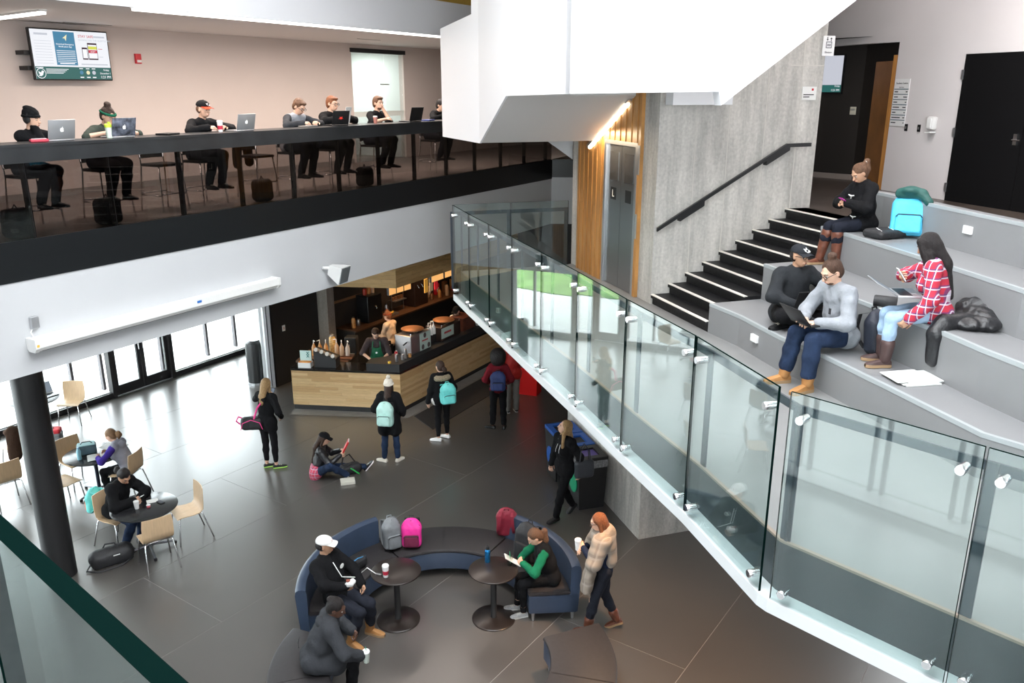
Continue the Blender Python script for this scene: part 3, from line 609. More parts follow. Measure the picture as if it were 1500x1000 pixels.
e_grn = emis('screen_teal', hexc('#2c6a66'), 0.9); e_blu = emis('screen_blue', hexc('#4a86a8'), 1.0); e_red = emis('screen_red', hexc('#c8384a')); e_yel = emis('screen_lime', hexc('#d8dc5a')); e_gry = emis('screen_grey', hexc('#c8ccd6')); e_wht = emis('screen_white2', (0.95, 0.96, 1.0)); e_blk = emis('screen_ink', hexc('#3a2030')); e_pal = emis('screen_sand', hexc('#f0e8c0'))
def pane2(x0, x1, z0, z1, m, y=-0.0055, nm='graphic'): return obj(nm, MB().box(((x0 + x1) / 2, y, (z0 + z1) / 2), (x1 - x0, 0.002, z1 - z0)), m, sc)
def tx(s_, x, z, size, m, al='LEFT', y=-0.0075): return text(s_, size, m, sc, frame((x, y, z), (1, 0, 0), (0, 0, 1)), al)
pane2(-0.625, 0.625, -0.355, -0.175, e_grn); pane2(-0.27, 0.07, -0.15, 0.335, e_blu)
tx('STAY SAFE', 0.13, 0.265, 0.055, e_red); pane2(0.39, 0.58, 0.27, 0.295, e_gry, -0.0075, 'text_line'); tx('DOWNLOAD THE ALERTUS APP', 0.13, 0.215, 0.038, e_gry)
obj('graphic', MB().add([(-0.13, -0.0075, 0.24), (-0.05, -0.0075, 0.30), (-0.075, -0.0075, 0.2), (-0.095, -0.0075, 0.24)], [(0, 1, 2, 3)]), e_pal, sc)
tx('Download Emergency', -0.1, 0.145, 0.032, e_wht, 'CENTER'); tx('Notification App', -0.1, 0.11, 0.032, e_wht, 'CENTER'); pane2(-0.22, 0.02, -0.132, -0.118, e_wht, -0.0075, 'text_line')
for k in range(7): pane2(-0.25, 0.05, 0.055 - k * 0.027, 0.063 - k * 0.027, e_wht, -0.0075, 'text_line')
for k in range(9): pane2(-0.58, -0.32, 0.19 - k * 0.04, 0.195 - k * 0.04, e_gry, nm='text_line')
pane2(-0.57, -0.36, 0.275, 0.305, e_gry, nm='text_line')
for x0, x1, z0, z1, s_ in ((0.17, 0.26, -0.06, 0.12, 0), (0.27, 0.43, -0.06, 0.19, 1)):
    pane2(x0, x1, z0, z1, e_blk); pane2(x0 + 0.008, x1 - 0.008, z0 + 0.02, z1 - 0.025, e_wht, -0.0075)
    if s_: pane2(x0 + 0.008, x1 - 0.008, 0.095, 0.14, e_yel, -0.009); pane2(x0 + 0.008, x1 - 0.008, 0.04, 0.085, e_red, -0.009); tx('ALERT', 0.35, 0.05, 0.03, e_wht, 'CENTER', -0.0105)
pane2(0.45, 0.52, 0.1, 0.108, e_red, nm='text_line'); pane2(0.45, 0.52, -0.02, -0.012, e_gry, nm='text_line'); pane2(0.13, 0.58, -0.14, -0.122, e_gry, nm='text_line')
for k in range(4): pane2(-0.46, -0.10 - 0.03 * k, -0.215 - k * 0.02, -0.207 - k * 0.02, e_wht, -0.0075, 'text_line')
ring = [(0.075 * math.cos(a * PI / 12), 0.075 * math.sin(a * PI / 12)) for a in range(24)]
obj('graphic', MB().plate(ring, (-0.545, -0.0065, -0.275), (1, 0, 0), (0, 0, 1), 0.001), e_wht, sc)
obj('graphic', MB().plate([(x * 0.88, y * 0.88) for x, y in ring], (-0.545, -0.008, -0.275), (1, 0, 0), (0, 0, 1), 0.001), e_grn, sc)
bird = [(-0.048, -0.028), (-0.02, -0.02), (-0.044, 0.002), (-0.034, 0.002), (-0.046, 0.022), (-0.034, 0.020), (-0.044, 0.036), (-0.018, 0.016), (0.002, 0.014), (0.006, 0.034), (0.024, 0.040), (0.034, 0.032), (0.048, 0.036), (0.040, 0.024), (0.048, 0.022), (0.034, 0.008), (0.024, -0.022), (0.0, -0.040), (-0.026, -0.040)]
obj('graphic', MB().plate(bird, (-0.545, -0.0095, -0.275), (1, 0, 0), (0, 0, 1), 0.001), e_wht, sc)
pane2(-0.61, -0.5, -0.198, -0.186, e_wht, -0.0075, 'text_line')
for i, (x, a, b) in enumerate(((0.11, 'Today', '2/-4'), (0.22, 'Tonight', '-3'), (0.32, 'Sat', '1/-5'))):
    pane2(x - 0.03, x + 0.03, -0.203, -0.19, e_wht, -0.0075, 'text_line'); pane2(x - 0.03, x + 0.03, -0.335, -0.318, e_wht, -0.0075, 'text_line'); obj('graphic', MB().plate([(q[0] * 0.4, q[1] * 0.4) for q in ring], (x, -0.0075, -0.255), (1, 0, 0), (0, 0, 1), 0.001), [e_blu, e_pal, e_gry][i], sc)
tx('Friday', 0.59, -0.225, 0.04, e_wht, 'RIGHT'); tx('December 1', 0.61, -0.275, 0.036, e_wht, 'RIGHT'); tx('1:21 PM', 0.61, -0.338, 0.055, e_wht, 'RIGHT')
al = thing('fire_alarm', 'small red fire alarm pull station on the beige wall', 'alarm'); al.matrix_basis = WM @ Matrix.Translation((4.49, -0.02, 7.14))
obj('body', MB().rbox((0, 0, 0), (0.11, 0.05, 0.16), 0.008), m_red, al); obj('pull_bar', MB().box((0, -0.03, -0.04), (0.08, 0.015, 0.04)), m_plasw, al)
# ---- fascia: roller screen case, outlet, loudspeaker
FM = frame(bq(0) + (0,), (Ad[0], Ad[1], 0), (-Ad[1], Ad[0], 0))
rs_ = thing('roller_screen', 'long white roller screen case fixed along the fascia', 'screen case'); rs_.matrix_basis = FM @ Matrix.Translation((0, -0.09, 3.83))
pr = [(-0.085, 0.07), (-0.085, -0.03), (-0.055, -0.075), (0.05, -0.075), (0.085, -0.04), (0.085, 0.07)]
obj('case', MB().loft([[(x, y, z) for y, z in pr] for x in (-0.05, 3.66)]), m_plasw, rs_, fix=True)
for x in (-0.075, 3.685): obj('end_cap', MB().loft([[(x + e, y * 1.12, z * 1.12) for y, z in pr] for e in (-0.025, 0.025)]), m_plasw, rs_, fix=True)
obj('screen_slot', MB().box((1.8, -0.03, -0.078), (3.6, 0.03, 0.008)), m_blkplas, rs_)
obj('warning_label', MB().box((-0.07, -0.098, 0.0), (0.03, 0.002, 0.03)), mat('amber_label', (0.8, 0.5, 0.08), 0.5), rs_)
obj('tape_mark', MB().box((2.2, -0.09, 0.03), (0.07, 0.006, 0.03)), mat('blue_tape', (0.02, 0.15, 0.5), 0.6), rs_)
ot = thing('wall_outlet', 'small grey outlet box with cable above the roller screen', 'outlet'); ot.matrix_basis = FM @ Matrix.Translation((0.02, -0.025, 4.07))
obj('cover', MB().rbox((0, 0, 0), (0.09, 0.05, 0.14), 0.006), m_alu, ot); obj('cable', MB().tube([(-0.03, 0, -0.06), (-0.07, -0.02, -0.1), (-0.06, -0.05, -0.17), (0.1, -0.06, -0.2)], 0.007), m_plasw, ot)
sp = thing('wall_speaker', 'white wedge loudspeaker on a bracket above the cafe', 'speaker'); sp.matrix_basis = FM @ Matrix.Translation((4.95, -0.2, 3.76)) @ Matrix.Rotation(R(-80), 4, 'Z') @ Matrix.Rotation(R(16), 4, 'Y')
obj('cabinet', MB().loft([[(-0.14, -0.06, -0.08), (-0.14, 0.06, -0.08), (-0.14, 0.06, 0.08), (-0.14, -0.06, 0.08)], [(0.14, -0.14, -0.15), (0.14, 0.14, -0.15), (0.14, 0.14, 0.15), (0.14, -0.14, 0.15)]]), m_plasw, sp, fix=True)
obj('grille', MB().box((0.145, 0, 0), (0.015, 0.25, 0.27)), mat('grille_grey', (0.16, 0.18, 0.19), 0.6, 0.3), sp)
obj('bracket', MB().tube([(-0.1, 0.0, 0.02), (-0.16, -0.06, 0.03), (-0.2, -0.14, 0.03)], 0.025), m_plasw, sp)
# ---- right-hand wall signs and fittings
RM = lambda s_, z, o=0.0: frame(wq(s_, o) + (z,), (-wd[0], -wd[1], 0), (0, 0, 1))      # x to the right as seen, y up, z out of the wall
dsg = thing('directory_sign', 'tall white floor directory sign beside the dark doorway', 'sign'); dsg.matrix_basis = RM(-0.03, 6.80, 0.012)
brd = obj('sign_board', MB().box((0.16, -0.365, -0.004), (0.33, 0.74, 0.012)), m_signw, dsg)
text('Student Centre', 0.042, m_ink, dsg, Matrix.Translation((0.16, -0.075, 0.004)), 'CENTER'); text('2nd Floor', 0.028, m_ink, dsg, Matrix.Translation((0.16, -0.135, 0.004)), 'CENTER')
for i, (a, b) in enumerate((('Aquatics', '2/F'), ('Bookstore', 'SC2004A'), ('Washrooms', 'WC'), ('The Study Space', 'SC2002'), ('Elevator', 'L2'), ('World Culture Centre', 'SC2'), ('Multi-Faith', '2'))):
    y = -0.155 - i * 0.081
    obj('divider', MB().box((0.16, y, 0.003), (0.32, 0.012, 0.003)), mat('divider_teal', (0.03, 0.09, 0.12), 0.5), brd)
    wl_, wr_l = 0.0095 * len(a), 0.010 * len(b) + 0.01
    obj('text_line', MB().box((0.015 + wl_ / 2, y - 0.042, 0.003), (wl_, 0.016, 0.002)), m_ink, brd); obj('text_line', MB().box((0.305 - wr_l / 2, y - 0.042, 0.003), (wr_l, 0.016, 0.002)), m_ink, brd)
for i, s_ in enumerate((-0.40, -0.68)):
    t = thing('wall_switch', ['black wall plate nearest the directory sign', 'black wall plate next to the soap dispenser'][i], 'switch'); t.matrix_basis = RM(s_, 6.05, 0.0)
    obj('cover_plate', MB().rbox((0, 0, 0.008), (0.06, 0.11, 0.014), 0.003), m_blkplas, t); obj('rocker', MB().box((0, 0, 0.018), (0.02, 0.04, 0.008)), m_alu, t)
dsp = thing('soap_dispenser', 'white hand sanitizer dispenser on the pale wall', 'dispenser'); dsp.matrix_basis = RM(-0.98, 6.12, 0.0)
obj('body', MB().rbox((0, 0.02, 0.05), (0.15, 0.2, 0.10), 0.03), m_plasw, dsp, smooth='auto'); obj('push_lever', MB().rbox((0, 0.02, 0.105), (0.08, 0.15, 0.02), 0.008), m_plasw, dsp); obj('drip_tray', MB().rbox((0, -0.12, 0.06), (0.12, 0.02, 0.12), 0.006), m_plasw, dsp)
esg = thing('lift_sign', 'white projecting lift sign with arrows at the concrete wall end', 'sign'); esg.matrix_basis = frame(kq(2.42, -0.02) + (7.09,), (Fd[0], Fd[1], 0), (0, 0, 1))
obj('sign_board', MB().box((0.1, 0.125, 0), (0.19, 0.26, 0.012)), m_signw, esg)
obj('lift_symbol', MB().box((0.1, 0.10, 0.008), (0.09, 0.012, 0.003)).box((0.1, 0.175, 0.008), (0.09, 0.012, 0.003)).box((0.058, 0.138, 0.008), (0.012, 0.08, 0.003)).box((0.142, 0.138, 0.008), (0.012, 0.08, 0.003)).box((0.085, 0.135, 0.008), (0.02, 0.03, 0.003)).box((0.115, 0.135, 0.008), (0.02, 0.03, 0.003)), mat('sign_grey', (0.2, 0.2, 0.22), 0.6), esg)
obj('arrow_symbol', MB().add([(0.07, 0.19, .008), (0.09, 0.21, .008), (0.05, 0.21, .008), (0.13, 0.235, .008), (0.15, 0.215, .008), (0.11, 0.215, .008)], [(0, 1, 2), (3, 5, 4)]).box((0.07, 0.225, 0.008), (0.01, 0.03, 0.003)).box((0.13, 0.2, 0.008), (0.01, 0.03, 0.003)), m_ink, esg)
text('Elevator', 0.035, m_ink, esg, Matrix.Translation((0.1, 0.03, 0.008)), 'CENTER')
psg = thing('paper_notice', 'small white notice taped to the concrete stair wall', 'notice'); psg.matrix_basis = frame(kq(2.17, -0.012) + (6.50,), (Fd[0], Fd[1], 0), (0, 0, 1))
obj('sheet', MB().box((0.12, 0.09, 0), (0.23, 0.18, 0.004)), m_paper, psg)
obj('text_line', MB().box((0.11, 0.072, 0.003), (0.17, 0.013, 0.002)), m_ink, psg); obj('text_line', MB().box((0.075, 0.042, 0.003), (0.10, 0.013, 0.002)), m_ink, psg)
obj('logo', MB().box((0.17, 0.14, 0.003), (0.03, 0.03, 0.002)), m_red, psg)
d3 = Vector((1.85, -1.9, 0)).normalized()
ts = thing('wall_screen', 'screen with pale image and teal footer in the dark side room', 'screen'); ts.matrix_basis = frame((5.80, 16.52, 6.57), d3, (0, 0, 1))
obj('casing', MB().box((0.23, 0.34, 0.02), (0.62, 0.70, 0.05)), m_blkplas, ts); sc2 = obj('display', MB().box((0.23, 0.41, 0.047), (0.58, 0.52, 0.004)), emis('screen_pale', (0.62, 0.64, 0.72), 0.9), ts)
obj('footer', MB().box((0.23, 0.085, 0.047), (0.58, 0.13, 0.004)), e_grn, sc2); text('Friday', 0.04, e_wht, sc2, Matrix.Translation((0.5, 0.115, 0.05)), 'RIGHT'); text('1:21 PM', 0.05, e_wht, sc2, Matrix.Translation((0.5, 0.04, 0.05)), 'RIGHT')
t = thing('wall_panel_switch', 'cream control panel on the dark side room wall', 'switch'); t.matrix_basis = frame((6.32, 16.0, 6.19), d3, (0, 0, 1))
obj('cover_plate', MB().rbox((0.05, 0.07, 0.012), (0.11, 0.14, 0.02), 0.004), mat('cream_plastic', (0.55, 0.52, 0.42), 0.5), t); obj('button_row', MB().box((0.05, 0.09, 0.025), (0.07, 0.02, 0.006)), m_alu, t)
for i, (p, z, dv) in enumerate((((2.72, 8.98), 3.92, (0.235, -0.972)), ((4.76, 8.66), 5.2, (0.12, -0.99)))):
    t = thing('step_light', ['small white recessed light in the lowest seating riser', 'small white recessed light in the top seating riser'][i], 'light'); t.matrix_basis = frame((p[0], p[1], z), (dv[0], dv[1], 0), (0, 0, 1))
    obj('frame', MB().box((0.06, 0.04, 0.0), (0.13, 0.08, 0.03)), m_plasw, t); obj('lens', MB().box((0.06, 0.04, 0.016), (0.09, 0.045, 0.006)), mat('lens_white', (0.85, 0.85, 0.85), 0.3), t)
# ---- cafe counter
cc = thing('cafe_counter', 'L-shaped oak-clad cafe counter with black top', 'counter', C0 + (0,))
I = Matrix.Translation((-C0[0], -C0[1], 0))
ctr = inset([C0, C1, C2], 0.66)
rim = [C0, C1, C2] + ctr[::-1]
obj('plinth', MB().prism(inset([C0, C1, C2], 0.06) + inset([C0, C1, C2], 0.58)[::-1], 0, 0.13), m_blackmatt, cc, M=I)
obj('carcass', MB().prism(inset([C0, C1, C2], 0.03) + inset([C0, C1, C2], 0.62)[::-1], 0.13, 0.91), m_blackmatt, cc, M=I)
obj('return_cabinet', MB().prism([(-4.72, 17.2), (-3.62, 17.1), (-3.5, 17.85), (-4.62, 18.0)], 0.0, 0.91), m_blackmatt, cc, M=I)
obj('return_top', MB().prism([(-4.74, 17.2), (-3.60, 17.1), (-3.48, 17.87), (-4.64, 18.02)], 0.91, 0.955), mat('walnut_worktop', (0.10, 0.05, 0.028), 0.3), cc, M=I)
obj('counter_top', MB().prism(inset([C0, C1, C2], -0.02) + ctr[::-1], 0.91, 0.955), mat('black_stone_top', (0.014, 0.012, 0.011), 0.15), cc, M=I)
Lc = math.hypot(C1[0] - C0[0], C1[1] - C0[1]); dc = ((C1[0] - C0[0]) / Lc, (C1[1] - C0[1]) / Lc)
Ls = math.hypot(C2[0] - C1[0], C2[1] - C1[1]); ds = ((C2[0] - C1[0]) / Ls, (C2[1] - C1[1]) / Ls)
obj('raised_ledge', MB().prism([ptl(C0, dc, Lc * 0.70, off=-0.025), (C1[0], C1[1] - 0.03), ptl(C1, ds, Ls, off=-0.025), ptl(C1, ds, Ls, off=0.56), ptl(C1, ds, 0.35, off=0.56), ptl(C0, dc, Lc * 0.70, off=0.30)], 0.955, 1.13), m_blackmatt, cc, M=I)
for a, d_, L in ((C0, dc, Lc), (C1, ds, Ls)):
    M_ = I @ frame((a[0], a[1], 0), (d_[0], d_[1], 0), (-d_[1], d_[0], 0))
    for r_ in range(13):
        z0, z1 = 0.13 + 0.78 * r_ / 13, 0.13 + 0.78 * (r_ + 1) / 13; k = 0.0
        while k < L - 0.001:
            e = min(L, k + (random.uniform(0.7, 1.4) if k else 0.35 + (r_ * 0.41) % 0.9))
            tn = random.choice([(0.52, 0.345, 0.17), (0.45, 0.285, 0.13), (0.58, 0.40, 0.21), (0.54, 0.37, 0.19)])
            obj('board', MB().box(((k + e) / 2, 0.015, (z0 + z1) / 2), (e - k - 0.002, 0.03, z1 - z0 - 0.002)), mat('counter_oak_%d' % int(tn[0] * 100), tn, 0.42, var=0.14, vscale=4, stretch=(1.5, 1, 24)), cc, M=M_)
            k = e
struct('floor_border', MB().prism(inset([C0, C1, C2], -0.26) + inset([C0, C1, C2], 0.08)[::-1], 0.0005, 0.003), mat('granite_border', (0.20, 0.185, 0.17), 0.4, var=0.1, vscale=6))
# rubber mat in front of the counter
tag(obj('floor_mat', MB().prism([ptl(C1, ds, 0.05, off=-0.30), ptl(C1, ds, -0.35, off=-1.05), ptl(C1, ds, 4.4, off=-1.05), ptl(C1, ds, 4.4, off=-0.30)], 0.001, 0.012), mat('dark_mat', (0.02, 0.017, 0.016), 0.8, var=0.2, vscale=40)), 'long dark mat on the floor in front of the cafe counter', 'mat')
# back bar and cafe equipment
bw = ((-1.0 + 4.62), (25.6 - 19.55)); bl = math.hypot(*bw); bwd = (bw[0] / bl, bw[1] / bl); cb_ = lambda s_, o: ptl((-4.62, 19.55), bwd, s_, off=-o)
bb = thing('back_counter', 'long dark back counter with equipment along the cafe wall', 'counter', cb_(0.5, 0.3) + (0,)); I = Matrix.Translation((-cb_(0.5, .3)[0], -cb_(0.5, .3)[1], 0))
obj('cabinet', MB().slab(cb_(0.4, 0.02), cb_(6.0, 0.02), 0.6, 0, 0.9, side=-1), m_blackmatt, bb, M=I); obj('counter_top', MB().slab(cb_(0.4, 0.02), cb_(6.0, 0.02), 0.65, 0.9, 0.94, side=-1), mat('walnut_top', (0.085, 0.042, 0.022), 0.4), bb, M=I)
m_warm = emis('lit_menu_warm', (1.0, 0.50, 0.16), 0.95); m_copper = mat('copper_dome', (0.34, 0.16, 0.075), 0.5, 0.7); m_ssteel = mat('stainless', (0.42, 0.40, 0.40), 0.3, 0.85)
def menu_boards(pa, pb, n, z0, z1, lab0):
    for i in range(n):
        a = (pa[0] + (pb[0] - pa[0]) * i / n, pa[1] + (pb[1] - pa[1]) * i / n); b = (pa[0] + (pb[0] - pa[0]) * (i + 0.86) / n, pa[1] + (pb[1] - pa[1]) * (i + 0.86) / n)
        t = thing('menu_board', lab0[i], 'menu board', a + (z0,)); J = Matrix.Translation((-a[0], -a[1], -z0)); obj('hanger', MB().tube([((a[0] + b[0]) / 2, (a[1] + b[1]) / 2, z1), ((a[0] + b[0]) / 2, (a[1] + b[1]) / 2, 2.745)], 0.008), m_steel, t, M=J)
        obj('case', MB().slab(a, b, 0.06, z0 - 0.01, z1 + 0.01), m_blackmatt, t, M=J); obj('lit_face', MB().slab(ptl(a, ds, 0.0, off=-0.035), ptl(b, ds, 0, off=-0.035), 0.008, z0, z1), m_warm, t, M=J)
menu_boards((-2.62, 16.98), (-2.22, 17.62), 3, 2.48, 2.66, ['leftmost glowing menu board under the oak bulkhead', 'middle glowing menu board left of the hanging banners', 'glowing menu board just left of the red banner'])
menu_boards((-1.82, 18.02), (-1.30, 18.98), 2, 2.52, 2.66, ['long glowing menu board right of the red banner', 'last glowing menu board next to the glass railing'])
area_light('cafe_lamp', (-2.3, 18.6, 2.72), (-2.3, 18.6, 0), 2.2, 0.5, 34, (1.0, 0.62, 0.32), 110).rotation_euler = (0, 0, math.atan2(ds[1], ds[0]))
area_light('cafe_back_lamp', (-2.4, 21.6, 2.72), (-2.4, 21.6, 0), 2.5, 0.4, 20, (1.0, 0.58, 0.28), 110).rotation_euler = (0, 0, math.atan2(bwd[1], bwd[0]))
area_light('cafe_counter_lamp', (-3.7, 17.6, 2.72), (-3.7, 17.6, 0), 0.8, 0.5, 14, (1.0, 0.66, 0.36), 110)
hb = thing('hanging_banner', 'row of amber and red banners hanging over the espresso machines', 'banner', (-1.98, 18.55, 2.2))
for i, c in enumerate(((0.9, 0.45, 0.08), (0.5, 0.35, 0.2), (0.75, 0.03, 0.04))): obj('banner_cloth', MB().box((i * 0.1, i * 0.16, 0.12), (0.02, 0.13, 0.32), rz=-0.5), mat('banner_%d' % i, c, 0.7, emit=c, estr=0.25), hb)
obj('hanging_rod', MB().tube([(0, 0, 0.27), (0.2, 0.32, 0.27)], 0.01).tube([(0.1, 0.16, 0.27), (0.1, 0.16, 0.55)], 0.008), m_steel, hb)
# wall shelf with books/boxes
sh = thing('wall_shelf', 'oak shelf with dark boxes high on the cafe wall', 'shelf', cb_(2.0, 0.2) + (2.3,)); J = Matrix.Translation((-cb_(2.0, .2)[0], -cb_(2.0, .2)[1], -2.3))
obj('board', MB().slab(cb_(1.6, 0.0), cb_(2.6, 0.0), 0.3, 2.3, 2.36, side=-1), w_oak, sh, M=J)
for i in range(6): obj('box', MB().slab(cb_(1.72 + i * 0.13, 0.05), cb_(1.82 + i * 0.13, 0.05), 0.18, 2.36, 2.66, side=-1), m_blackmatt if i % 3 else m_ssteel, sh, M=J)
tag(obj('wall_rail', MB().slab(cb_(0.1, 0.0), cb_(1.4, 0.0), 0.03, 1.55, 1.61, side=-1), mat('oak_rail_dim', (0.25, 0.13, 0.06), 0.5)), 'narrow oak rail on the brown cafe wall', 'rail')
# ------------------------------------------------------------ furniture builders
m_beech = mat('beech_ply', (0.62, 0.44, 0.27), 0.4, var=0.07, vscale=3, stretch=(14, 2, 2))
def shell_chair(name, label):
    t = thing(name, label, 'chair')
    prof = [(-0.215, 0.845), (-0.205, 0.72), (-0.185, 0.58), (-0.165, 0.50), (-0.115, 0.455), (-0.02, 0.445), (0.10, 0.455), (0.19, 0.455), (0.225, 0.435)]   # (y, z) bent ply, seat to back
    w = [0.20, 0.215, 0.215, 0.21, 0.205, 0.21, 0.22, 0.22, 0.21]; th = 0.012; rings = []
    for i, ((y, z), ww) in enumerate(zip(prof, w)):
        a = prof[max(i - 1, 0)]; b = prof[min(i + 1, len(prof) - 1)]; n = Vector((0, -(b[1] - a[1]), b[0] - a[0])).normalized() * th
        bow = 0.025 * max(0, min(1, (z - 0.47) / 0.2)); row = []
        for k in range(5):
            u = -1 + k / 2; row.append((u * ww, y + bow * u * u, z))
        rings.append(row + [(p[0], p[1] + n.y, p[2] + n.z) for p in row[::-1]])
    obj('seat_shell', MB().loft(rings), m_beech, t, smooth='auto')
    for sx in (-1, 1):
        obj('leg', MB().tube([(sx * 0.16, 0.16, 0.44), (sx * 0.19, 0.19, 0.425), (sx * 0.225, 0.235, 0.0)], 0.011), m_chrome, t, smooth=True)
        obj('leg', MB().tube([(sx * 0.16, -0.12, 0.445), (sx * 0.19, -0.15, 0.43), (sx * 0.225, -0.27, 0.0)], 0.011), m_chrome, t, smooth=True)
    for y in (0.13, -0.1): obj('seat_bar', MB().tube([(-0.17, y, 0.435), (0.17, y, 0.435)], 0.01), m_chrome, t, smooth=True)
    return t
ch = None
def place_chair(x, y, az, label):
    global ch
    if ch is None: ch = shell_chair('shell_chair', label); o = ch; o.location = (x, y, 0); o.rotation_euler = (0, 0, -R(az))
    else: o = dup(ch, (x, y, 0), -R(az), label)
    tag(o, group='beech shell chairs at the tables'); return o
place_chair(-4.98, 11.40, -128, 'empty beech shell chair right of the near black table')
place_chair(-5.15, 10.60, -38, 'empty beech shell chair with its back to the camera at the near table')
place_chair(-6.02, 11.22, 112, 'beech shell chair under the man in black at the near table')
place_chair(-7.62, 13.18, 122, 'empty beech shell chair behind the far round table, left of the bottle')
place_chair(-7.42, 12.34, 28, 'empty beech shell chair nearest the black column')
place_chair(-6.50, 12.72, -82, 'beech shell chair under the girl in purple sleeves')
place_chair(-8.40, 12.42, -50, 'beech shell chair cut off at the left picture edge')
place_chair(-8.95, 13.75, -50, 'beech shell chair with a brown coat over it at the left picture edge')
place_chair(-9.12, 16.0, 175, 'beech shell chair in the glare by the window wall')
def cafe_table(label, x, y, r, rz):
    t = thing('cafe_table', label, 'table', (x, y, 0), rz, 'black round tables by the window wall')
    obj('table_top', MB().lathe([(r - 0.03, 0.70), (r, 0.715), (r, 0.725), (r - 0.012, 0.732)], 48), mat('black_laminate', (0.02, 0.02, 0.022), 0.22), t, smooth='auto')
    obj('column', MB().tube([(0, 0, 0.06), (0, 0, 0.7)], 0.03, 14), mat('dark_blue_steel', (0.03, 0.035, 0.06), 0.35, 0.5), t, smooth='auto')
    for k in range(4):
        a = k * PI / 2 + 0.4; f = obj('foot', MB().tube([(0.02 * math.cos(a), 0.02 * math.sin(a), 0.09), (0.36 * math.cos(a), 0.36 * math.sin(a), 0.035)], [0.022, 0.015]), mat('base_grey', (0.20, 0.20, 0.22), 0.35, 0.7), t, smooth='auto')
        obj('glide', MB().lathe([(0.025, 0), (0.025, 0.03)], 10, (0.36 * math.cos(a), 0.36 * math.sin(a), 0)), m_blkplas, f)
    return t
cafe_table('near black round table with a paper cup and phone on it', -5.46, 11.01, 0.47, 0.2)
cafe_table('far black round table with a lunch bag and papers on it', -7.10, 12.86, 0.48, 0.7)
cafe_table('black round table by the windows, half hidden by the column', -9.55, 15.45, 0.45, 0.3)
m_bronzetop = mat('dark_brown_top', (0.022, 0.016, 0.014), 0.3)
def lounge_table(label, x, y):
    t = thing('pedestal_table', label, 'table', (x, y, 0), 0, 'pedestal tables in the curved sofa')
    obj('table_top', MB().lathe([(0.30, 0.705), (0.32, 0.715), (0.32, 0.728), (0.312, 0.733)], 48), m_bronzetop, t, smooth='auto')
    obj('column', MB().lathe([(0.05, 0.02), (0.04, 0.04), (0.04, 0.705)], 18), m_blackmatt, t, smooth='auto')
    obj('base', MB().lathe([(0.285, 0.0), (0.285, 0.012), (0.27, 0.022), (0.06, 0.03)], 48), m_bronzetop, t, smooth='auto')
lounge_table('left pedestal table holding the red-sleeved coffee cup', -1.49, 9.29)
lounge_table('right pedestal table holding the blue bottle and clear cup', -0.24, 9.32)
# ---- curved sofas
m_navy = mat('navy_leather', (0.035, 0.052, 0.088), 0.38, var=0.1, vscale=5, bump=0.05, bscale=120); m_seat = mat('charcoal_seat_fabric', (0.024, 0.021, 0.022), 0.5, var=0.12, vscale=20)
def arc_sweep(c, a0, a1, prof, n=18):
    """sweep (r,z) profile around c between angles (deg)"""
    rings = []
    for i in range(n + 1):
        a = R(a0 + (a1 - a0) * i / n); rings.append([(c[0] + r_ * math.cos(a), c[1] + r_ * math.sin(a), z_) for r_, z_ in prof])
    return MB().loft(rings)
def rprof(r0, r1, z0, z1, b=0.03):
    return [(r0 + b, z0), (r1 - b, z0), (r1, z0 + b), (r1, z1 - b), (r1 - b * 0.3, z1 - b * 0.3), (r1 - b, z1), (r0 + b, z1), (r0 + b * 0.3, z1 - b * 0.3), (r0, z1 - b), (r0, z0 + b)]
def sofa(label, c, a0, a1, back, ri, ro):
    am = R((a0 + a1) / 2); base = (c[0] + (ri + ro) / 2 * math.cos(am), c[1] + (ri + ro) / 2 * math.sin(am), 0)
    t = thing('curved_sofa', label, 'sofa', base, group='curved lounge sofas'); I = Matrix.Translation((-base[0], -base[1], 0))
    obj('seat_base', arc_sweep(c, a0, a1, rprof(ri, ro, 0.13, 0.40, 0.02)), m_navy, t, smooth='auto', M=I, fix=True)
    mid = (a0 + a1) / 2
    for s0_, s1_ in ((a0, mid - 0.15), (mid + 0.15, a1)): obj('seat_pad', arc_sweep(c, s0_, s1_, rprof(ri - 0.012, ro if not back else ro - 0.1, 0.385, 0.45, 0.03)), m_seat, t, smooth='auto', M=I, fix=True)
    if back: obj('backrest', arc_sweep(c, a0 - 2 * np.sign(a1 - a0), a1, [(ro - 0.10, 0.14), (ro, 0.14), (ro + 0.04, 0.74), (ro + 0.03, 0.79), (ro, 0.81), (ro - 0.05, 0.81), (ro - 0.09, 0.79), (ro - 0.10, 0.74)]), m_navy, t, smooth='auto', M=I, fix=True)
    for f_, r_ in ((0.04, ri + 0.06), (0.96, ri + 0.06), (0.04, ro - 0.06), (0.96, ro - 0.06)):
        a = R(a0 + (a1 - a0) * f_); obj('leg', MB().tube([(c[0] + r_ * math.cos(a), c[1] + r_ * math.sin(a), 0), (c[0] + r_ * math.cos(a), c[1] + r_ * math.sin(a), 0.14)], [0.018, 0.026], 10), m_alu, t, M=I)
    return t
SC = (-0.9, 9.15)
sofa('curved sofa section with navy back at the left of the lounge circle', SC, 192, 127, True, 1.12, 1.76)
sofa('backless curved bench between the two backed sofas', SC, 126, 61, False, 1.12, 1.78)
sofa('curved sofa section with navy back at the right of the lounge circle', SC, 60, 4, True, 1.12, 1.76)
sofa('backless curved bench at the bottom right of the lounge', (-0.55, 7.95), 22, -50, False, 1.0, 1.74)
sofa('backless curved bench under the woman in the long dark coat', (-1.12, 7.95), 160, 232, False, 0.95, 1.62)
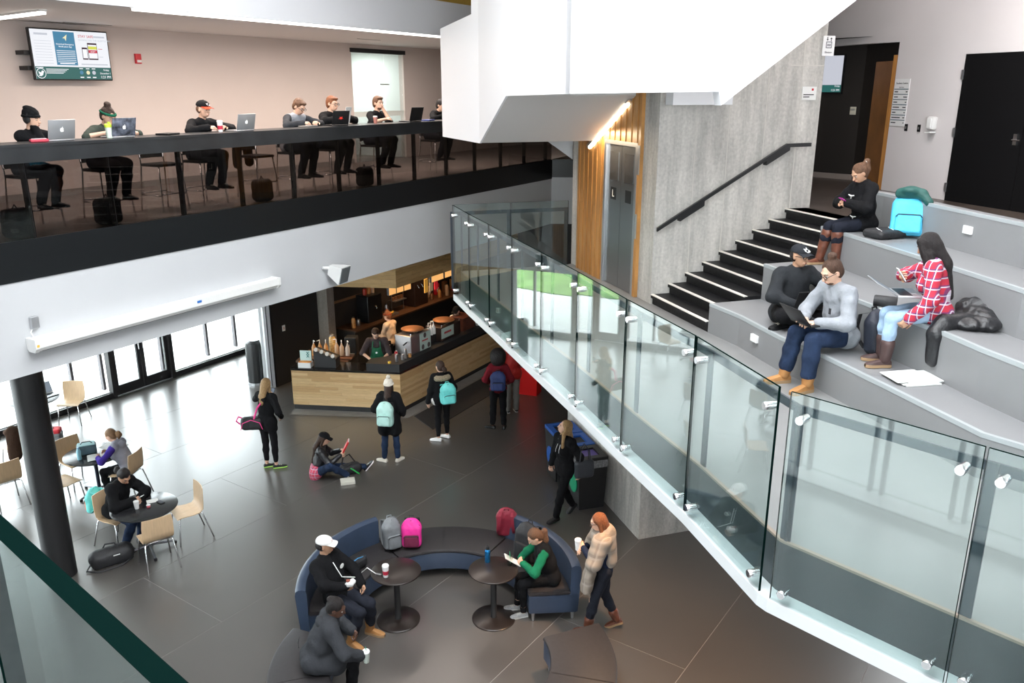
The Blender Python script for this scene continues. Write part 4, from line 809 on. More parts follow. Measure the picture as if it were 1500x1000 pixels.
# ---- bar stools on the balcony
def bar_stool(label):
    t = thing('bar_stool', label, 'stool')
    obj('seat', MB().rbox((0, 0, 0.635), (0.40, 0.40, 0.04), 0.015), m_blkplas, t, smooth='auto')
    obj('backrest', MB().loft([[(x, -0.20 - 0.03 * (1 - (x / 0.2) ** 2) - o, z) for x in np.linspace(-0.2, 0.2, 7)] + [(x, -0.185 - 0.03 * (1 - (x / 0.2) ** 2) - o, z) for x in np.linspace(0.2, -0.2, 7)] for z, o in ((0.72, 0.0), (0.80, 0.015), (0.90, 0.03))]), m_blkplas, t, smooth='auto', fix=True)
    for sx in (-1, 1):
        obj('leg', MB().tube([(sx * 0.18, 0.17, 0.62), (sx * 0.22, 0.22, 0.0)], 0.011), m_chrome, t, smooth=True)
        obj('leg', MB().tube([(sx * 0.19, -0.21, 0.88), (sx * 0.19, -0.19, 0.62), (sx * 0.22, -0.25, 0.0)], 0.011), m_chrome, t, smooth=True)
        obj('stretcher', MB().tube([(sx * 0.205, 0.20, 0.22), (sx * 0.21, -0.23, 0.22)], 0.009), m_chrome, t, smooth=True)
    obj('footrest', MB().tube([(-0.205, 0.2, 0.24), (0.205, 0.2, 0.24)], 0.010), m_chrome, t, smooth=True); obj('footrest', MB().tube([(-0.21, -0.23, 0.24), (0.21, -0.23, 0.24)], 0.010), m_chrome, t, smooth=True)
    return t
OUT = math.degrees(math.atan2(0.86321, -0.50485))          # compass azimuth pointing out of the balcony
stool = None
ST = [(0.72, 'black and chrome bar stool under the person with headphones'), (1.72, 'black and chrome bar stool under the person with a green headband'), (2.60, 'empty black and chrome bar stool on the balcony left of the red-brimmed cap'), (3.30, 'black and chrome bar stool under the person with a red-brimmed cap'), (4.35, 'empty black and chrome bar stool with a dark jacket over it'), (5.18, 'black and chrome bar stool under the person in a grey vest'), (6.05, 'black and chrome bar stool under the person holding white paper'), (7.28, 'black and chrome bar stool under the bearded person'), (9.15, 'dim bar stool near the white stair enclosure')]
for s_, lab in ST:
    p = bq(s_, 0.80)
    if stool is None: stool = bar_stool(lab); o = stool; o.location = p + (5.0,); o.rotation_euler = (0, 0, -R(OUT))
    else: o = dup(stool, p + (5.0,), -R(OUT), lab)
    tag(o, group='bar stools along the balcony')

area_light('right_wall_fill_light', (4.6, 10.2, 10.2), (6.8, 12.6, 5.6), 3.0, 2.0, 320, (1.0, 0.92, 0.88))  # added fill aimed at the pale right wall, not a corridor fitting
area_light('corridor_lamp', bq(10.9, 5.0) + (7.5,), bq(10.9, 5.0) + (5.0,), 1.4, 0.6, 60, (0.97, 1.0, 0.96))
sp_l = bpy.data.lights.new('landing_downlight', 'SPOT'); sp_l.energy = 420; sp_l.color = (1.0, 0.62, 0.34); sp_l.spot_size = R(95); sp_l.spot_blend = 0.9; sp_l.shadow_soft_size = 0.06
for p_ in ((1.35, 8.75, 3.2), (2.6, 6.3, 3.2)):
    o_ = bpy.data.objects.new('landing_downlight', sp_l); COL.objects.link(o_); o_.location = p_
# ================================================================== SOFT SHAPES AND PEOPLE
def V3(*a): return np.array(a, dtype=np.float64)
def unit(v): v = np.asarray(v, float); n = np.linalg.norm(v); return v / n if n > 1e-9 else v
def cone(a, b, ra, rb=None, fl=None):
    """tapered capsule; fl=(axis, factor) squashes it along axis"""
    return ('c', np.asarray(a, float), np.asarray(b, float), ra, ra if rb is None else rb, fl)
def ell(c, r, Rm=None): return ('e', np.asarray(c, float), np.asarray(r, float), Rm)
def rbx(c, h, r, Rm=None): return ('b', np.asarray(c, float), np.asarray(h, float), r, Rm)
def sub(p): return ('s', p)
def _bound(p):
    if p[0] == 's': return _bound(p[1])
    if p[0] == 'c':
        m = max(p[3], p[4]); return np.minimum(p[1], p[2]) - m, np.maximum(p[1], p[2]) + m
    if p[0] == 'e': m = p[2].max() if p[3] is not None else p[2]; return p[1] - m, p[1] + m
    m = np.linalg.norm(p[2]) if p[4] is not None else p[2]; return p[1] - m, p[1] + m
def _dist(p, X, Y, Z):
    if p[0] == 'c':
        a, b, ra, rb, fl = p[1:]
        if fl is not None:
            n, k = unit(fl[0]), fl[1]; ab = b - a; ab = ab + n * (ab @ n) * (k - 1)
            q = (X - a[0]) * n[0] + (Y - a[1]) * n[1] + (Z - a[2]) * n[2]; q = q * (k - 1)
            px, py, pz = X - a[0] + n[0] * q, Y - a[1] + n[1] * q, Z - a[2] + n[2] * q
        else: ab = b - a; px, py, pz = X - a[0], Y - a[1], Z - a[2]
        L2 = max(ab @ ab, 1e-9); t = np.clip((px * ab[0] + py * ab[1] + pz * ab[2]) / L2, 0, 1)
        return np.sqrt((px - t * ab[0]) ** 2 + (py - t * ab[1]) ** 2 + (pz - t * ab[2]) ** 2) - (ra + (rb - ra) * t)
    c = p[1]; px, py, pz = X - c[0], Y - c[1], Z - c[2]
    Rm = p[3] if p[0] == 'e' else p[4]
    if Rm is not None: px, py, pz = (px * Rm[0, i] + py * Rm[1, i] + pz * Rm[2, i] for i in range(3))
    if p[0] == 'e':
        r = p[2]; k0 = np.sqrt((px / r[0]) ** 2 + (py / r[1]) ** 2 + (pz / r[2]) ** 2)
        return (k0 - 1.0) * r.min() if r.max() / r.min() < 1.01 else (k0 - 1.0) * (r.min() * 0.5 + r.mean() * 0.5)
    h = p[2] - p[3]; qx, qy, qz = np.abs(px) - h[0], np.abs(py) - h[1], np.abs(pz) - h[2]
    return np.sqrt(np.maximum(qx, 0) ** 2 + np.maximum(qy, 0) ** 2 + np.maximum(qz, 0) ** 2) + np.minimum(np.maximum(qx, np.maximum(qy, qz)), 0) - p[3]
def blob(prims, vox=0.012, k=0.03, wr=0.0, wf=34.0):
    """one continuous surface around the primitives (smooth union, surface nets); wr = wrinkle depth"""
    lo = np.min([_bound(p)[0] for p in prims if p[0] != 's'], 0) - k - 3 * vox; hi = np.max([_bound(p)[1] for p in prims if p[0] != 's'], 0) + k + 3 * vox
    n = np.ceil((hi - lo) / vox).astype(int) + 1; V = np.full(n, 0.3, dtype=np.float32)
    ax = [lo[i] + vox * np.arange(n[i]) for i in range(3)]
    for p in prims:
        neg = p[0] == 's'; q = p[1] if neg else p
        a, b = _bound(q); m = k + 2.5 * vox
        i0 = np.maximum(np.floor((a - m - lo) / vox).astype(int), 0); i1 = np.minimum(np.ceil((b + m - lo) / vox).astype(int) + 1, n)
        if (i1 <= i0).any(): continue
        sl = tuple(slice(i0[i], i1[i]) for i in range(3))
        X = ax[0][i0[0]:i1[0]][:, None, None]; Y = ax[1][i0[1]:i1[1]][None, :, None]; Z = ax[2][i0[2]:i1[2]][None, None, :]
        d = _dist(q, X, Y, Z).astype(np.float32); o = V[sl]
        if neg: V[sl] = np.maximum(o, -d)
        else:
            h = np.clip(0.5 + 0.5 * (o - d) / k, 0, 1); V[sl] = o * (1 - h) + d * h - k * h * (1 - h)
    if wr:
        X = ax[0][:, None, None]; Y = ax[1][None, :, None]; Z = ax[2][None, None, :]
        V += (wr * 0.6 * (np.sin(0.62 * wf * (X + 0.7 * Z) + 3 * np.sin(9 * Y + 5 * Z)) * np.sin(0.5 * wf * (Y - 0.6 * Z) + 2.5 * np.sin(12 * X - 4 * Z)) + 0.55 * np.sin(wf * (0.8 * Z - 0.5 * X + 0.4 * Y) + 4 * np.sin(13 * X + 3) + 3 * np.sin(15 * Y)))).astype(np.float32)
    ins = V < 0
    c = [ins[i:n[0] - 1 + i, j:n[1] - 1 + j, l:n[2] - 1 + l] for i in (0, 1) for j in (0, 1) for l in (0, 1)]
    cnt = sum(x.astype(np.int8) for x in c); act = (cnt > 0) & (cnt < 8); idx = np.argwhere(act)
    if len(idx) == 0: return np.zeros((0, 3)), np.zeros((0, 4), int)
    vid = np.full(act.shape, -1, np.int64); vid[act] = np.arange(len(idx))
    acc = np.zeros((len(idx), 3)); num = np.zeros(len(idx))
    cor = [(i, j, l) for i in (0, 1) for j in (0, 1) for l in (0, 1)]
    val = {q: V[idx[:, 0] + q[0], idx[:, 1] + q[1], idx[:, 2] + q[2]] for q in cor}
    for q in cor:
        for axn in range(3):
            if q[axn] == 0:
                w = list(q); w[axn] = 1; w = tuple(w); a, b = val[q], val[w]; x = (a < 0) != (b < 0)
                t = np.where(x, a / np.where(x, a - b, 1), 0); P = np.tile(np.array(q, float), (len(idx), 1)); P[:, axn] += t
                acc[x] += P[x]; num[x] += 1
    verts = lo + vox * (idx + acc / np.maximum(num, 1)[:, None]); faces = []
    for axn in range(3):
        b_, c_ = (axn + 1) % 3, (axn + 2) % 3; s0 = [slice(None)] * 3; s1 = [slice(None)] * 3
        s0[axn] = slice(0, n[axn] - 1); s1[axn] = slice(1, n[axn]); A_, B_ = ins[tuple(s0)], ins[tuple(s1)]
        e = np.argwhere(A_ != B_)
        if len(e) == 0: continue
        e = e[(e[:, b_] > 0) & (e[:, c_] > 0) & (e[:, b_] < n[b_] - 1) & (e[:, c_] < n[c_] - 1)]
        fl_ = A_[e[:, 0], e[:, 1], e[:, 2]]
        def at(db, dc_):
            g = e.copy(); g[:, b_] += db; g[:, c_] += dc_; return vid[g[:, 0], g[:, 1], g[:, 2]]
        Q = np.stack([at(-1, -1), at(0, -1), at(0, 0), at(-1, 0)], 1)
        Q = np.where(fl_[:, None], Q, Q[:, ::-1]); faces.append(Q)
    return verts, np.concatenate(faces)
def mesh_np(name, verts, quads, extra=None):
    me = bpy.data.meshes.new(name)
    F = [tuple(q) for q in quads]
    if extra is not None:
        o = len(verts); verts = np.concatenate([verts, np.array(extra.v)]) if len(extra.v) else verts; 
        ef = [tuple(i + o for i in f) for f in extra.f]
    else: ef = []
    nq = len(quads); loops = np.concatenate([np.asarray(quads, np.int32).ravel()] + [np.array(f, np.int32) for f in ef]) if len(ef) else np.asarray(quads, np.int32).ravel()
    tot = np.concatenate([np.full(nq, 4, np.int32), np.array([len(f) for f in ef], np.int32)]) if ef else np.full(nq, 4, np.int32)
    st_ = np.concatenate([[0], np.cumsum(tot)[:-1]]).astype(np.int32)
    me.vertices.add(len(verts)); me.vertices.foreach_set('co', np.asarray(verts, np.float32).ravel())
    me.loops.add(len(loops)); me.loops.foreach_set('vertex_index', loops.astype(np.int32))
    me.polygons.add(len(tot)); me.polygons.foreach_set('loop_start', st_); me.polygons.foreach_set('loop_total', tot)
    me.update(calc_edges=True); me.polygons.foreach_set('use_smooth', np.ones(len(tot), bool)); return me
def soft(name, prims, m, parent=None, vox=0.012, k=0.03, wr=0.0, M=None, extra=None, wf=34.0):
    v, q = blob(prims, vox, k, wr, wf); return link(name, mesh_np(name, v, q, extra), m, parent, False, M)
def rotm(ax, deg):
    return np.array(Matrix.Rotation(R(deg), 3, Vector(ax)))
def ik(a, c, l1, l2, pole):
    a, c = np.asarray(a, float), np.asarray(c, float); d = c - a; L = np.linalg.norm(d); u = d / max(L, 1e-6); L = min(L, (l1 + l2) * 0.999)
    x = (l1 * l1 - l2 * l2 + L * L) / (2 * L); h = math.sqrt(max(l1 * l1 - x * x, 0)); p = np.asarray(pole, float); p = unit(p - u * (p @ u))
    return a + u * x + p * h, a + u * L
_skin = {'light': (0.62, 0.38, 0.27), 'tan': (0.48, 0.27, 0.17), 'dark': (0.10, 0.045, 0.028)}
def skin_mat(k): return mat('skin_' + k, _skin[k], 0.48, var=0.05, vscale=14)
def cloth(nm, c, rough=0.9, bump=0.3): return mat('cloth_' + nm, c, rough, var=0.12, vscale=9, bump=bump, bscale=45, spec=0.15)
BLACKC = (0.0065, 0.0065, 0.0075)
def hand(mb, w, d, n, s, curl, side):
    """five bent fingers rooted in the palm: w wrist, d hand direction, n palm normal, side = thumb side vector sign"""
    d = unit(d); n = unit(n - d * (n @ d)); t = np.cross(n, d) * side; pr = []
    k = w + d * 0.085 * s
    pr += [cone(w, w + d * 0.05 * s, 0.026 * s, 0.032 * s, (n, 1.7)), cone(w + d * 0.045 * s + t * 0.018 * s, k + t * 0.02 * s, 0.02 * s, 0.017 * s, (n, 1.35)), cone(w + d * 0.045 * s - t * 0.018 * s, k - t * 0.022 * s, 0.02 * s, 0.016 * s, (n, 1.35))]
    for i, (o, L) in enumerate(((0.030, 0.070), (0.010, 0.078), (-0.011, 0.072), (-0.031, 0.056))):
        p = k + t * o * s - d * 0.008 * s; dd = d; pts = [p]; a = curl
        for j, f in enumerate((0.46, 0.30, 0.24)):
            ang = R((18 + 55 * a) * (0.8 if j == 0 else 1.0)) ; dd = unit(dd * math.cos(ang) + n * math.sin(ang)) if a or j else dd
            pts.append(pts[-1] + dd * L * f * s)
        mb.tube([tuple(q) for q in pts], [0.0092 * s, 0.0088 * s, 0.008 * s, 0.006 * s], 7)
    p = w + d * 0.022 * s + t * 0.026 * s; d1 = unit(d * 0.6 + t * 0.75 + n * 0.25); d2 = unit(d * 0.9 + t * 0.2 + n * 0.35 * (0.4 + curl))
    mb.tube([tuple(q) for q in (p, p + d1 * 0.04 * s, p + d1 * 0.04 * s + d2 * 0.03 * s, p + d1 * 0.04 * s + d2 * 0.052 * s)], [0.013 * s, 0.0105 * s, 0.009 * s, 0.0065 * s], 7)
    return pr
def shoe(kind, par, ank, fd, s, m, msole):
    """lofted shoe with its own sole; ank = ankle joint, fd = toe direction (unit, may pitch)"""
    fd = unit(fd); up = V3(0, 0, 1); sd = unit(np.cross(fd, up)); up = unit(np.cross(sd, fd))
    L = 0.265 * s; heel = ank - up * 0.085 * s - fd * 0.065 * s
    hs = [(0.0, .028, .055), (0.05, .034, .075), (0.22, .037, .082), (0.36, .036, .075), (0.55, .042, .062), (0.75, .046, .050), (0.92, .038, .040), (1.0, .018, .030)]
    rings = []; sr = []
    for f, w, h in hs:
        c = heel + fd * L * f; w *= s; h *= s * (1.22 if kind == 'boot' else 1.0)
        rings.append([tuple(c + sd * x * w + up * y * h) for x, y in ((-1, .18), (-1, .5), (-.75, .85), (0, 1.0), (.75, .85), (1, .5), (1, .18), (0, .15))])
        sr.append([tuple(c + sd * x * w * 1.07 + up * y * s * (1.4 if kind == 'boot' else 1.0)) for x, y in ((-1, 0), (-1, .022), (1, .022), (1, 0))])
    o = obj('shoe', MB().loft(rings), m, par, smooth='auto', fix=True); obj('sole', MB().loft(sr), msole, o, smooth='auto', fix=True)
    if kind in ('sneaker', 'boot'): 
        mb = MB()
        for f in (0.40, 0.47, 0.54, 0.61):
            c = heel + fd * L * f; h = np.interp(f, [x[0] for x in hs], [x[2] for x in hs]) * s
            mb.tube([tuple(c + sd * -0.02 * s + up * (h - 0.004 * s)), tuple(c + up * (h + 0.003)), tuple(c + sd * 0.02 * s + up * (h - 0.004 * s))], 0.0035, 5)
        obj('laces', mb, MATS.get('lace_white') or mat('lace_white', (0.6, 0.57, 0.5), 0.8), o)
    return o
def person(label, loc, az, h=1.68, sex='f', pel=(0, 0, 0.93), lean=4, side=0, twist=0, head=(0, 8, 0), lw=None, rw=None, lel=(-0.4, -1, 0), rel=(0.4, -1, 0), la=(-0.1, 0.0, 0.085), ra=(0.1, 0.0, 0.085), lfy=-8, rfy=8, lkn=(0, 1, 0), rkn=(0, 1, 0), lpt=0, rpt=0,
           skin='light', hair=('short', (0.05, 0.03, 0.02)), top=None, bot=None, shoes=None, hood=False, over=None, hat=None, face=True, curl=(0.5, 0.5), ln=None, rn=None, glasses=False, vox=0.0118, fat=1.0, neck=None, group='people in the hall'):
    s = h / 1.70; f = 1.0 if sex == 'm' else 0.93
    root = None; P = V3(*pel) * s
    Rt = rotm((1, 0, 0), -lean) @ rotm((0, 1, 0), side); u = Rt @ V3(0, 0, 1); fw = Rt @ V3(0, 1, 0); r = Rt @ V3(1, 0, 0)
    Tw = np.array(Matrix.Rotation(R(-twist), 3, Vector(u))); r2 = Tw @ r; f2 = Tw @ fw
    sh = {-1: P + u * 0.445 * s - r2 * 0.168 * s * f, 1: P + u * 0.445 * s + r2 * 0.168 * s * f}
    hp = {-1: P - r * 0.088 * s, 1: P + r * 0.088 * s}
    nk = P + u * 0.49 * s + f2 * 0.005
    Hy, Hp, Hr = head; HR = np.array(Matrix.Rotation(R(-Hy - twist), 3, 'Z')) @ rotm((1, 0, 0), -Hp) @ rotm((0, 1, 0), Hr)
    hu, hf, hr_ = HR @ V3(0, 0, 1), HR @ V3(0, 1, 0), HR @ V3(1, 0, 0)
    hc = nk + (u * 0.4 + V3(0, 0, 0.6)) * 0.075 * s + hu * 0.095 * s + hf * 0.022 * s        # middle of the skull
    B = lambda x, y, z: hc + (hr_ * x + hf * y + hu * z) * s
    hk = s
    # limbs
    wr_, el_, an_, kn_ = {}, {}, {}, {}
    for q, w, ep in ((-1, lw, lel), (1, rw, rel)):
        if w is None: w = (q * 0.24, 0.06, 0.80)
        el_[q], wr_[q] = ik(sh[q], V3(*w) * s, 0.285 * s, 0.25 * s, V3(*ep))
    for q, a, kp in ((-1, la, lkn), (1, ra, rkn)): kn_[q], an_[q] = ik(hp[q], V3(*a) * s, 0.43 * s, 0.415 * s, V3(*kp))
    fx = (fw, 1.28); g = fat
    def torso(t, lo=0.0):
        c = [cone(hp[-1] + r * 0.025 * s, hp[1] - r * 0.025 * s, (0.102 if sex == 'f' else 0.098) * s * g + t * 0.7, None, (fw, 1.06)), cone(P + u * 0.06 * s, P + u * 0.2 * s, (0.128 if sex == 'm' else 0.118) * s * g + t, None, fx), cone(P + u * 0.22 * s, P + u * 0.36 * s, (0.150 if sex == 'm' else 0.138) * s * g + t, 0.125 * s * g + t, (f2, 1.3)),
             cone(sh[-1] + r2 * 0.03 * s, sh[1] - r2 * 0.03 * s, 0.056 * s + t, None), cone(P + u * 0.40 * s, P + u * 0.475 * s, 0.095 * s + t, 0.055 * s + t, (f2, 1.15))]
        if sex == 'f': c += [ell(P + u * 0.285 * s + f2 * 0.085 * s + r2 * x * 0.068 * s, V3(1, 1, 1) * (0.062 * s + t * 0.7)) for x in (-1, 1)]
        return c
    def arm(q, t, upto=1.0):
        c = [cone(sh[q], el_[q], 0.05 * s * f + t, 0.041 * s * f + t)]
        if upto > 0.5: c.append(cone(el_[q], el_[q] + (wr_[q] - el_[q]) * min(1, (upto - 0.5) * 2), 0.041 * s * f + t, 0.029 * s + t))
        return c
    def leg(q, t, tk=0.0, upto=1.0):
        c = [cone(hp[q] - u * 0.0, kn_[q], 0.085 * s * g + t, 0.057 * s + t)]
        if upto > 0.5: c += [cone(kn_[q], kn_[q] * 0.62 + an_[q] * 0.38, 0.056 * s + t, 0.053 * s + t + tk * 0.4), cone(kn_[q] * 0.62 + an_[q] * 0.38, kn_[q] + (an_[q] - kn_[q]) * min(1, (upto - 0.5) * 2), 0.053 * s + t + tk * 0.4, 0.038 * s + t + tk)]
        return c
    # ---- the body: head with brow, jaw, nose and ears, trunk, limbs and palms in one surface
    ex = MB(); body = torso(-0.006)
    HR_ = np.stack([hr_, hf, hu], 1)
    body += [ell(B(0, -0.012, 0.022), V3(0.073, 0.092, 0.086) * s, HR_), ell(B(0, 0.022, -0.025), V3(0.062, 0.066, 0.082) * s, HR_), ell(B(0, 0.04, -0.078), V3(0.04, 0.04, 0.032) * s, HR_),
             cone(B(0, 0.088, 0.012), B(0, 0.108, -0.028), 0.008 * s, 0.013 * s), ell(B(0, 0.078, 0.028), V3(0.045, 0.012, 0.010) * s, HR_), cone(B(-0.014, 0.088, -0.062), B(0.014, 0.088, -0.062), 0.009 * s)]
    body += [ell(B(x * 0.074, -0.008, -0.012), V3(0.008, 0.018, 0.030) * s, HR_) for x in (-1, 1)]
    body += [cone(nk - u * 0.03 * s, B(0, -0.018, -0.055), 0.052 * s * f, 0.047 * s * f)]
    for q, n_, cv in ((-1, ln, curl[0]), (1, rn, curl[1])):
        body += arm(q, -0.004); d = unit(wr_[q] - el_[q]); n_ = V3(-q, 0.15, -0.1) if n_ is None else V3(*n_)
        body += hand(ex, wr_[q], d, n_, s, cv, -q * -1.0)
        body += leg(q, -0.006); fy = lfy if q < 0 else rfy
    sm = skin_mat(skin)
    root = soft('person', body, sm, None, vox * (0.9 if face else 1.0), 0.018, extra=ex)
    root.location = loc; root.rotation_euler = (0, 0, -R(az)); tag(root, label, 'person', group)
    if face:
        em = mat('eye_dark', (0.02, 0.015, 0.012), 0.2); lip = mat('lips_' + skin, tuple(v * q for v, q in zip(_skin[skin], (0.75, 0.42, 0.45))), 0.45); bm_ = mat('brow_%s' % skin, (0.05, 0.03, 0.02), 0.8)
        for x in (-1, 1):
            ey = obj('eye', MB().loft([[tuple(B(x * 0.031 + 0.0125 * math.cos(a), 0.078 + o, 0.003 + 0.0055 * math.sin(a))) for a in np.linspace(0, 2 * PI, 9)[:-1]] for o in (-0.01, 0.006)]), mat('eye_white', (0.45, 0.40, 0.37), 0.3), root, fix=True)
            obj('iris', MB().loft([[tuple(B(x * 0.031 + 0.0055 * math.cos(a), 0.078 + o, 0.003 + 0.0055 * math.sin(a))) for a in np.linspace(0, 2 * PI, 7)[:-1]] for o in (0.0, 0.0085)]), em, ey, fix=True)
            obj('eyebrow', MB().tube([tuple(B(x * 0.014, 0.091, 0.024)), tuple(B(x * 0.034, 0.086, 0.029)), tuple(B(x * 0.052, 0.072, 0.024))], 0.0036 * s, 5), bm_, root)
        obj('mouth', MB().tube([tuple(B(-0.022, 0.084, -0.063)), tuple(B(-0.008, 0.0945, -0.059)), tuple(B(0.008, 0.0945, -0.059)), tuple(B(0.022, 0.084, -0.063))], 0.0055 * s, 6), lip, root)
    if glasses:
        mb = MB()
        for x in (-1, 1):
            mb.tube([tuple(B(x * 0.033 + 0.024 * math.cos(a), 0.100, 0.002 + 0.018 * math.sin(a))) for a in np.linspace(0, 2 * PI, 11)], 0.003, 5)
            mb.tube([tuple(B(x * 0.057, 0.098, 0.006)), tuple(B(x * 0.078, 0.03, 0.006)), tuple(B(x * 0.078, -0.015, 0.0))], 0.003, 5)
        mb.tube([tuple(B(-0.01, 0.105, 0.006)), tuple(B(0.01, 0.105, 0.006))], 0.003, 5); obj('glasses', mb, m_blkplas, root)
    # ---- clothes
    top = top or {}; bot = bot or {}; shoes = shoes or {}
    tt = top.get('t', 0.016); slv = top.get('sleeve', 1.0); hem = top.get('hem', 0.02)
    pr = [p for p in torso(tt)]
    for q in (-1, 1):
        if slv > 0: pr += arm(q, tt * 0.8 + 0.004, slv)
    if hem > 0.03:
        for q in (-1, 1): 
            dn = unit(kn_[q] - hp[q]); pr.append(cone(hp[q], hp[q] + dn * hem * s, 0.085 * s * g + tt, 0.082 * s * g + tt + top.get('flare', 0.0)))
        pr.append(cone(P, P + (unit((kn_[-1] + kn_[1]) / 2 - P)) * hem * 0.85 * s, 0.09 * s * g + tt, 0.085 * s * g + tt))
    tm = top.get('m') or cloth('black', BLACKC)
    o_top = soft(top.get('name', 'jacket'), pr, tm, root, 0.012, 0.035, top.get('wr', 0.0075), wf=46.0)
    if top.get('cuff'):
        for q in (-1, 1): obj('cuff', MB().tube([tuple(wr_[q] - unit(wr_[q] - el_[q]) * 0.03), tuple(wr_[q])], 0.033 * s + tt, 12), top['cuff'], o_top)
    if hood: soft('hood', [cone(nk - f2 * 0.03 * s - r2 * 0.075 * s - u * 0.02 * s, nk - f2 * 0.085 * s - u * 0.04 * s, 0.042 * s), cone(nk - f2 * 0.03 * s + r2 * 0.075 * s - u * 0.02 * s, nk - f2 * 0.085 * s - u * 0.04 * s, 0.042 * s), ell(nk - f2 * 0.10 * s - u * 0.07 * s, V3(0.085, 0.05, 0.08) * s), cone(nk + f2 * 0.055 * s - u * 0.035 * s + r2 * 0.06 * s, nk - f2 * 0.03 * s + r2 * 0.08 * s, 0.03 * s), cone(nk + f2 * 0.055 * s - u * 0.035 * s - r2 * 0.06 * s, nk - f2 * 0.03 * s - r2 * 0.08 * s, 0.03 * s)], hood if hood is not True else tm, o_top, 0.012, 0.03, 0.003)
    if top.get('fur'):
        soft('fur_trim', [cone(nk + (f2 * 0.085 * math.cos(a) - f2 * 0.05 + r2 * 0.125 * math.sin(a)) * s - u * 0.045 * s, nk + (f2 * 0.085 * math.cos(a + .4) - f2 * 0.05 + r2 * 0.125 * math.sin(a + .4)) * s - u * 0.045 * s, 0.052 * s) for a in np.arange(0.6, 5.5, 0.4)], top['fur'], o_top, 0.009, 0.02, 0.007, wf=150.0)
    elif not hood and top.get('collar', True):
        soft('collar', [cone(nk + f2 * (0.052 * math.cos(a)) * s + r2 * 0.06 * math.sin(a) * s - u * (0.012 + 0.022 * math.cos(a)) * s, nk + f2 * (0.052 * math.cos(a + 0.55)) * s + r2 * 0.06 * math.sin(a + 0.55) * s - u * (0.012 + 0.022 * math.cos(a + 0.55)) * s, 0.016 * s) for a in np.arange(0.5, 5.6, 0.52)], top.get('cm') or tm, o_top, 0.009, 0.012)
    if over:      # sleeveless layer (vest or apron bib) over the top
        soft(over['name'], torso(tt + over.get('t', 0.012)) + [cone(hp[q], hp[q] + unit(kn_[q] - hp[q]) * over.get('hem', 0.03) * s, 0.09 * s + tt, None) for q in (-1, 1)], over['m'], root, 0.012, 0.03, 0.003)
    pr = [cone(hp[-1] + r * 0.025 * s, hp[1] - r * 0.025 * s, 0.104 * s * g + 0.006, None, (fw, 1.08)), cone(P + u * 0.02 * s, P + u * 0.10 * s, 0.118 * s * g + 0.004, None, fx)]
    bt = bot.get('t', 0.008)
    if shoes.get('tuck'): bot = dict(bot, upto=0.5 + 0.5 * (1 - shoes['shaft']) - 0.01)
    for q in (-1, 1): pr += leg(q, bt, bot.get('flare', 0.008), bot.get('upto', 0.99))
    o_bot = soft('trousers', pr, bot.get('m') or cloth('black', BLACKC), root, 0.012, 0.025, bot.get('wr', 0.006), wf=42.0)
    for q in (-1, 1):
        fy, pt = (lfy, lpt) if q < 0 else (rfy, rpt)
        fd = V3(math.sin(R(fy)) * math.cos(R(pt)), math.cos(R(fy)) * math.cos(R(pt)), -math.sin(R(pt)))
        so = shoe(shoes.get('kind', 'sneaker'), root, an_[q], fd, s * f, shoes.get('m') or m_blkplas, shoes.get('sole') or m_plasw)
        if shoes.get('shaft'):
            c = kn_[q] + (an_[q] - kn_[q]) * (1 - shoes['shaft']); soft('boot_shaft', [cone(c, an_[q], (0.048 + 0.014 * shoes['shaft']) * s + 0.014, 0.052 * s)], shoes['m'], so, 0.010, 0.01, 0.003)
        if shoes.get('sock'): obj('sock', MB().tube([tuple(an_[q] + (kn_[q] - an_[q]) * 0.0), tuple(an_[q] + (kn_[q] - an_[q]) * 0.18)], 0.043 * s, 12), shoes['sock'], so)
    # ---- hair and headwear
    st, hcol = hair[0], hair[1]; hm = mat('hair_%02x%02x%02x' % tuple(int(min(1, c) * 255) for c in hcol), hcol, 0.55, var=0.40, vscale=26, stretch=(6, 6, 0.8), bump=0.6, bscale=26, spec=0.3)
    sc_ = [ell(B(0, -0.022, 0.032), V3(0.081, 0.094, 0.090) * s, HR_), ell(B(0, -0.045, -0.015), V3(0.076, 0.066, 0.085) * s, HR_)]
    hx = None
    if st == 'short' and hat: hx = [ell(B(0, -0.032, -0.005), V3(0.079, 0.082, 0.075) * s, HR_)]
    elif st == 'short': hx = sc_ + [ell(B(0, 0.045, 0.088), V3(0.058, 0.045, 0.026) * s, HR_)] 
    if st in ('long', 'longfront'):
        L = hair[2] if len(hair) > 2 else 0.30; bk_ = -f2 * 0.105 * s
        hx = sc_ + [cone(B(0, -0.06, -0.03), nk + bk_ - u * 0.03 * s, 0.075 * s, 0.062 * s, (hf, 1.3)), cone(nk + bk_ - u * 0.03 * s, nk + bk_ * 1.22 - u * L * s, 0.07 * s, 0.04 * s, (f2, 1.7)), cone(B(-0.062, -0.012, 0.03), B(-0.076, -0.01, -0.13), 0.025 * s, 0.022 * s), cone(B(0.062, -0.012, 0.03), B(0.076, -0.01, -0.13), 0.025 * s, 0.022 * s)]
        if len(hair) > 3: hx += [cone(B(x * 0.062, 0.035, 0.055), B(x * 0.078, 0.05, -0.14), 0.036 * s, 0.034 * s) for x in (-1, 1)]
        if st == 'longfront': hx += [cone(B(x * 0.07, 0.0, -0.08), sh[x] * 0.45 + nk * 0.55 + f2 * 0.115 * s - u * L * 0.7 * s, 0.03 * s, 0.022 * s) for x in (-1, 1)]
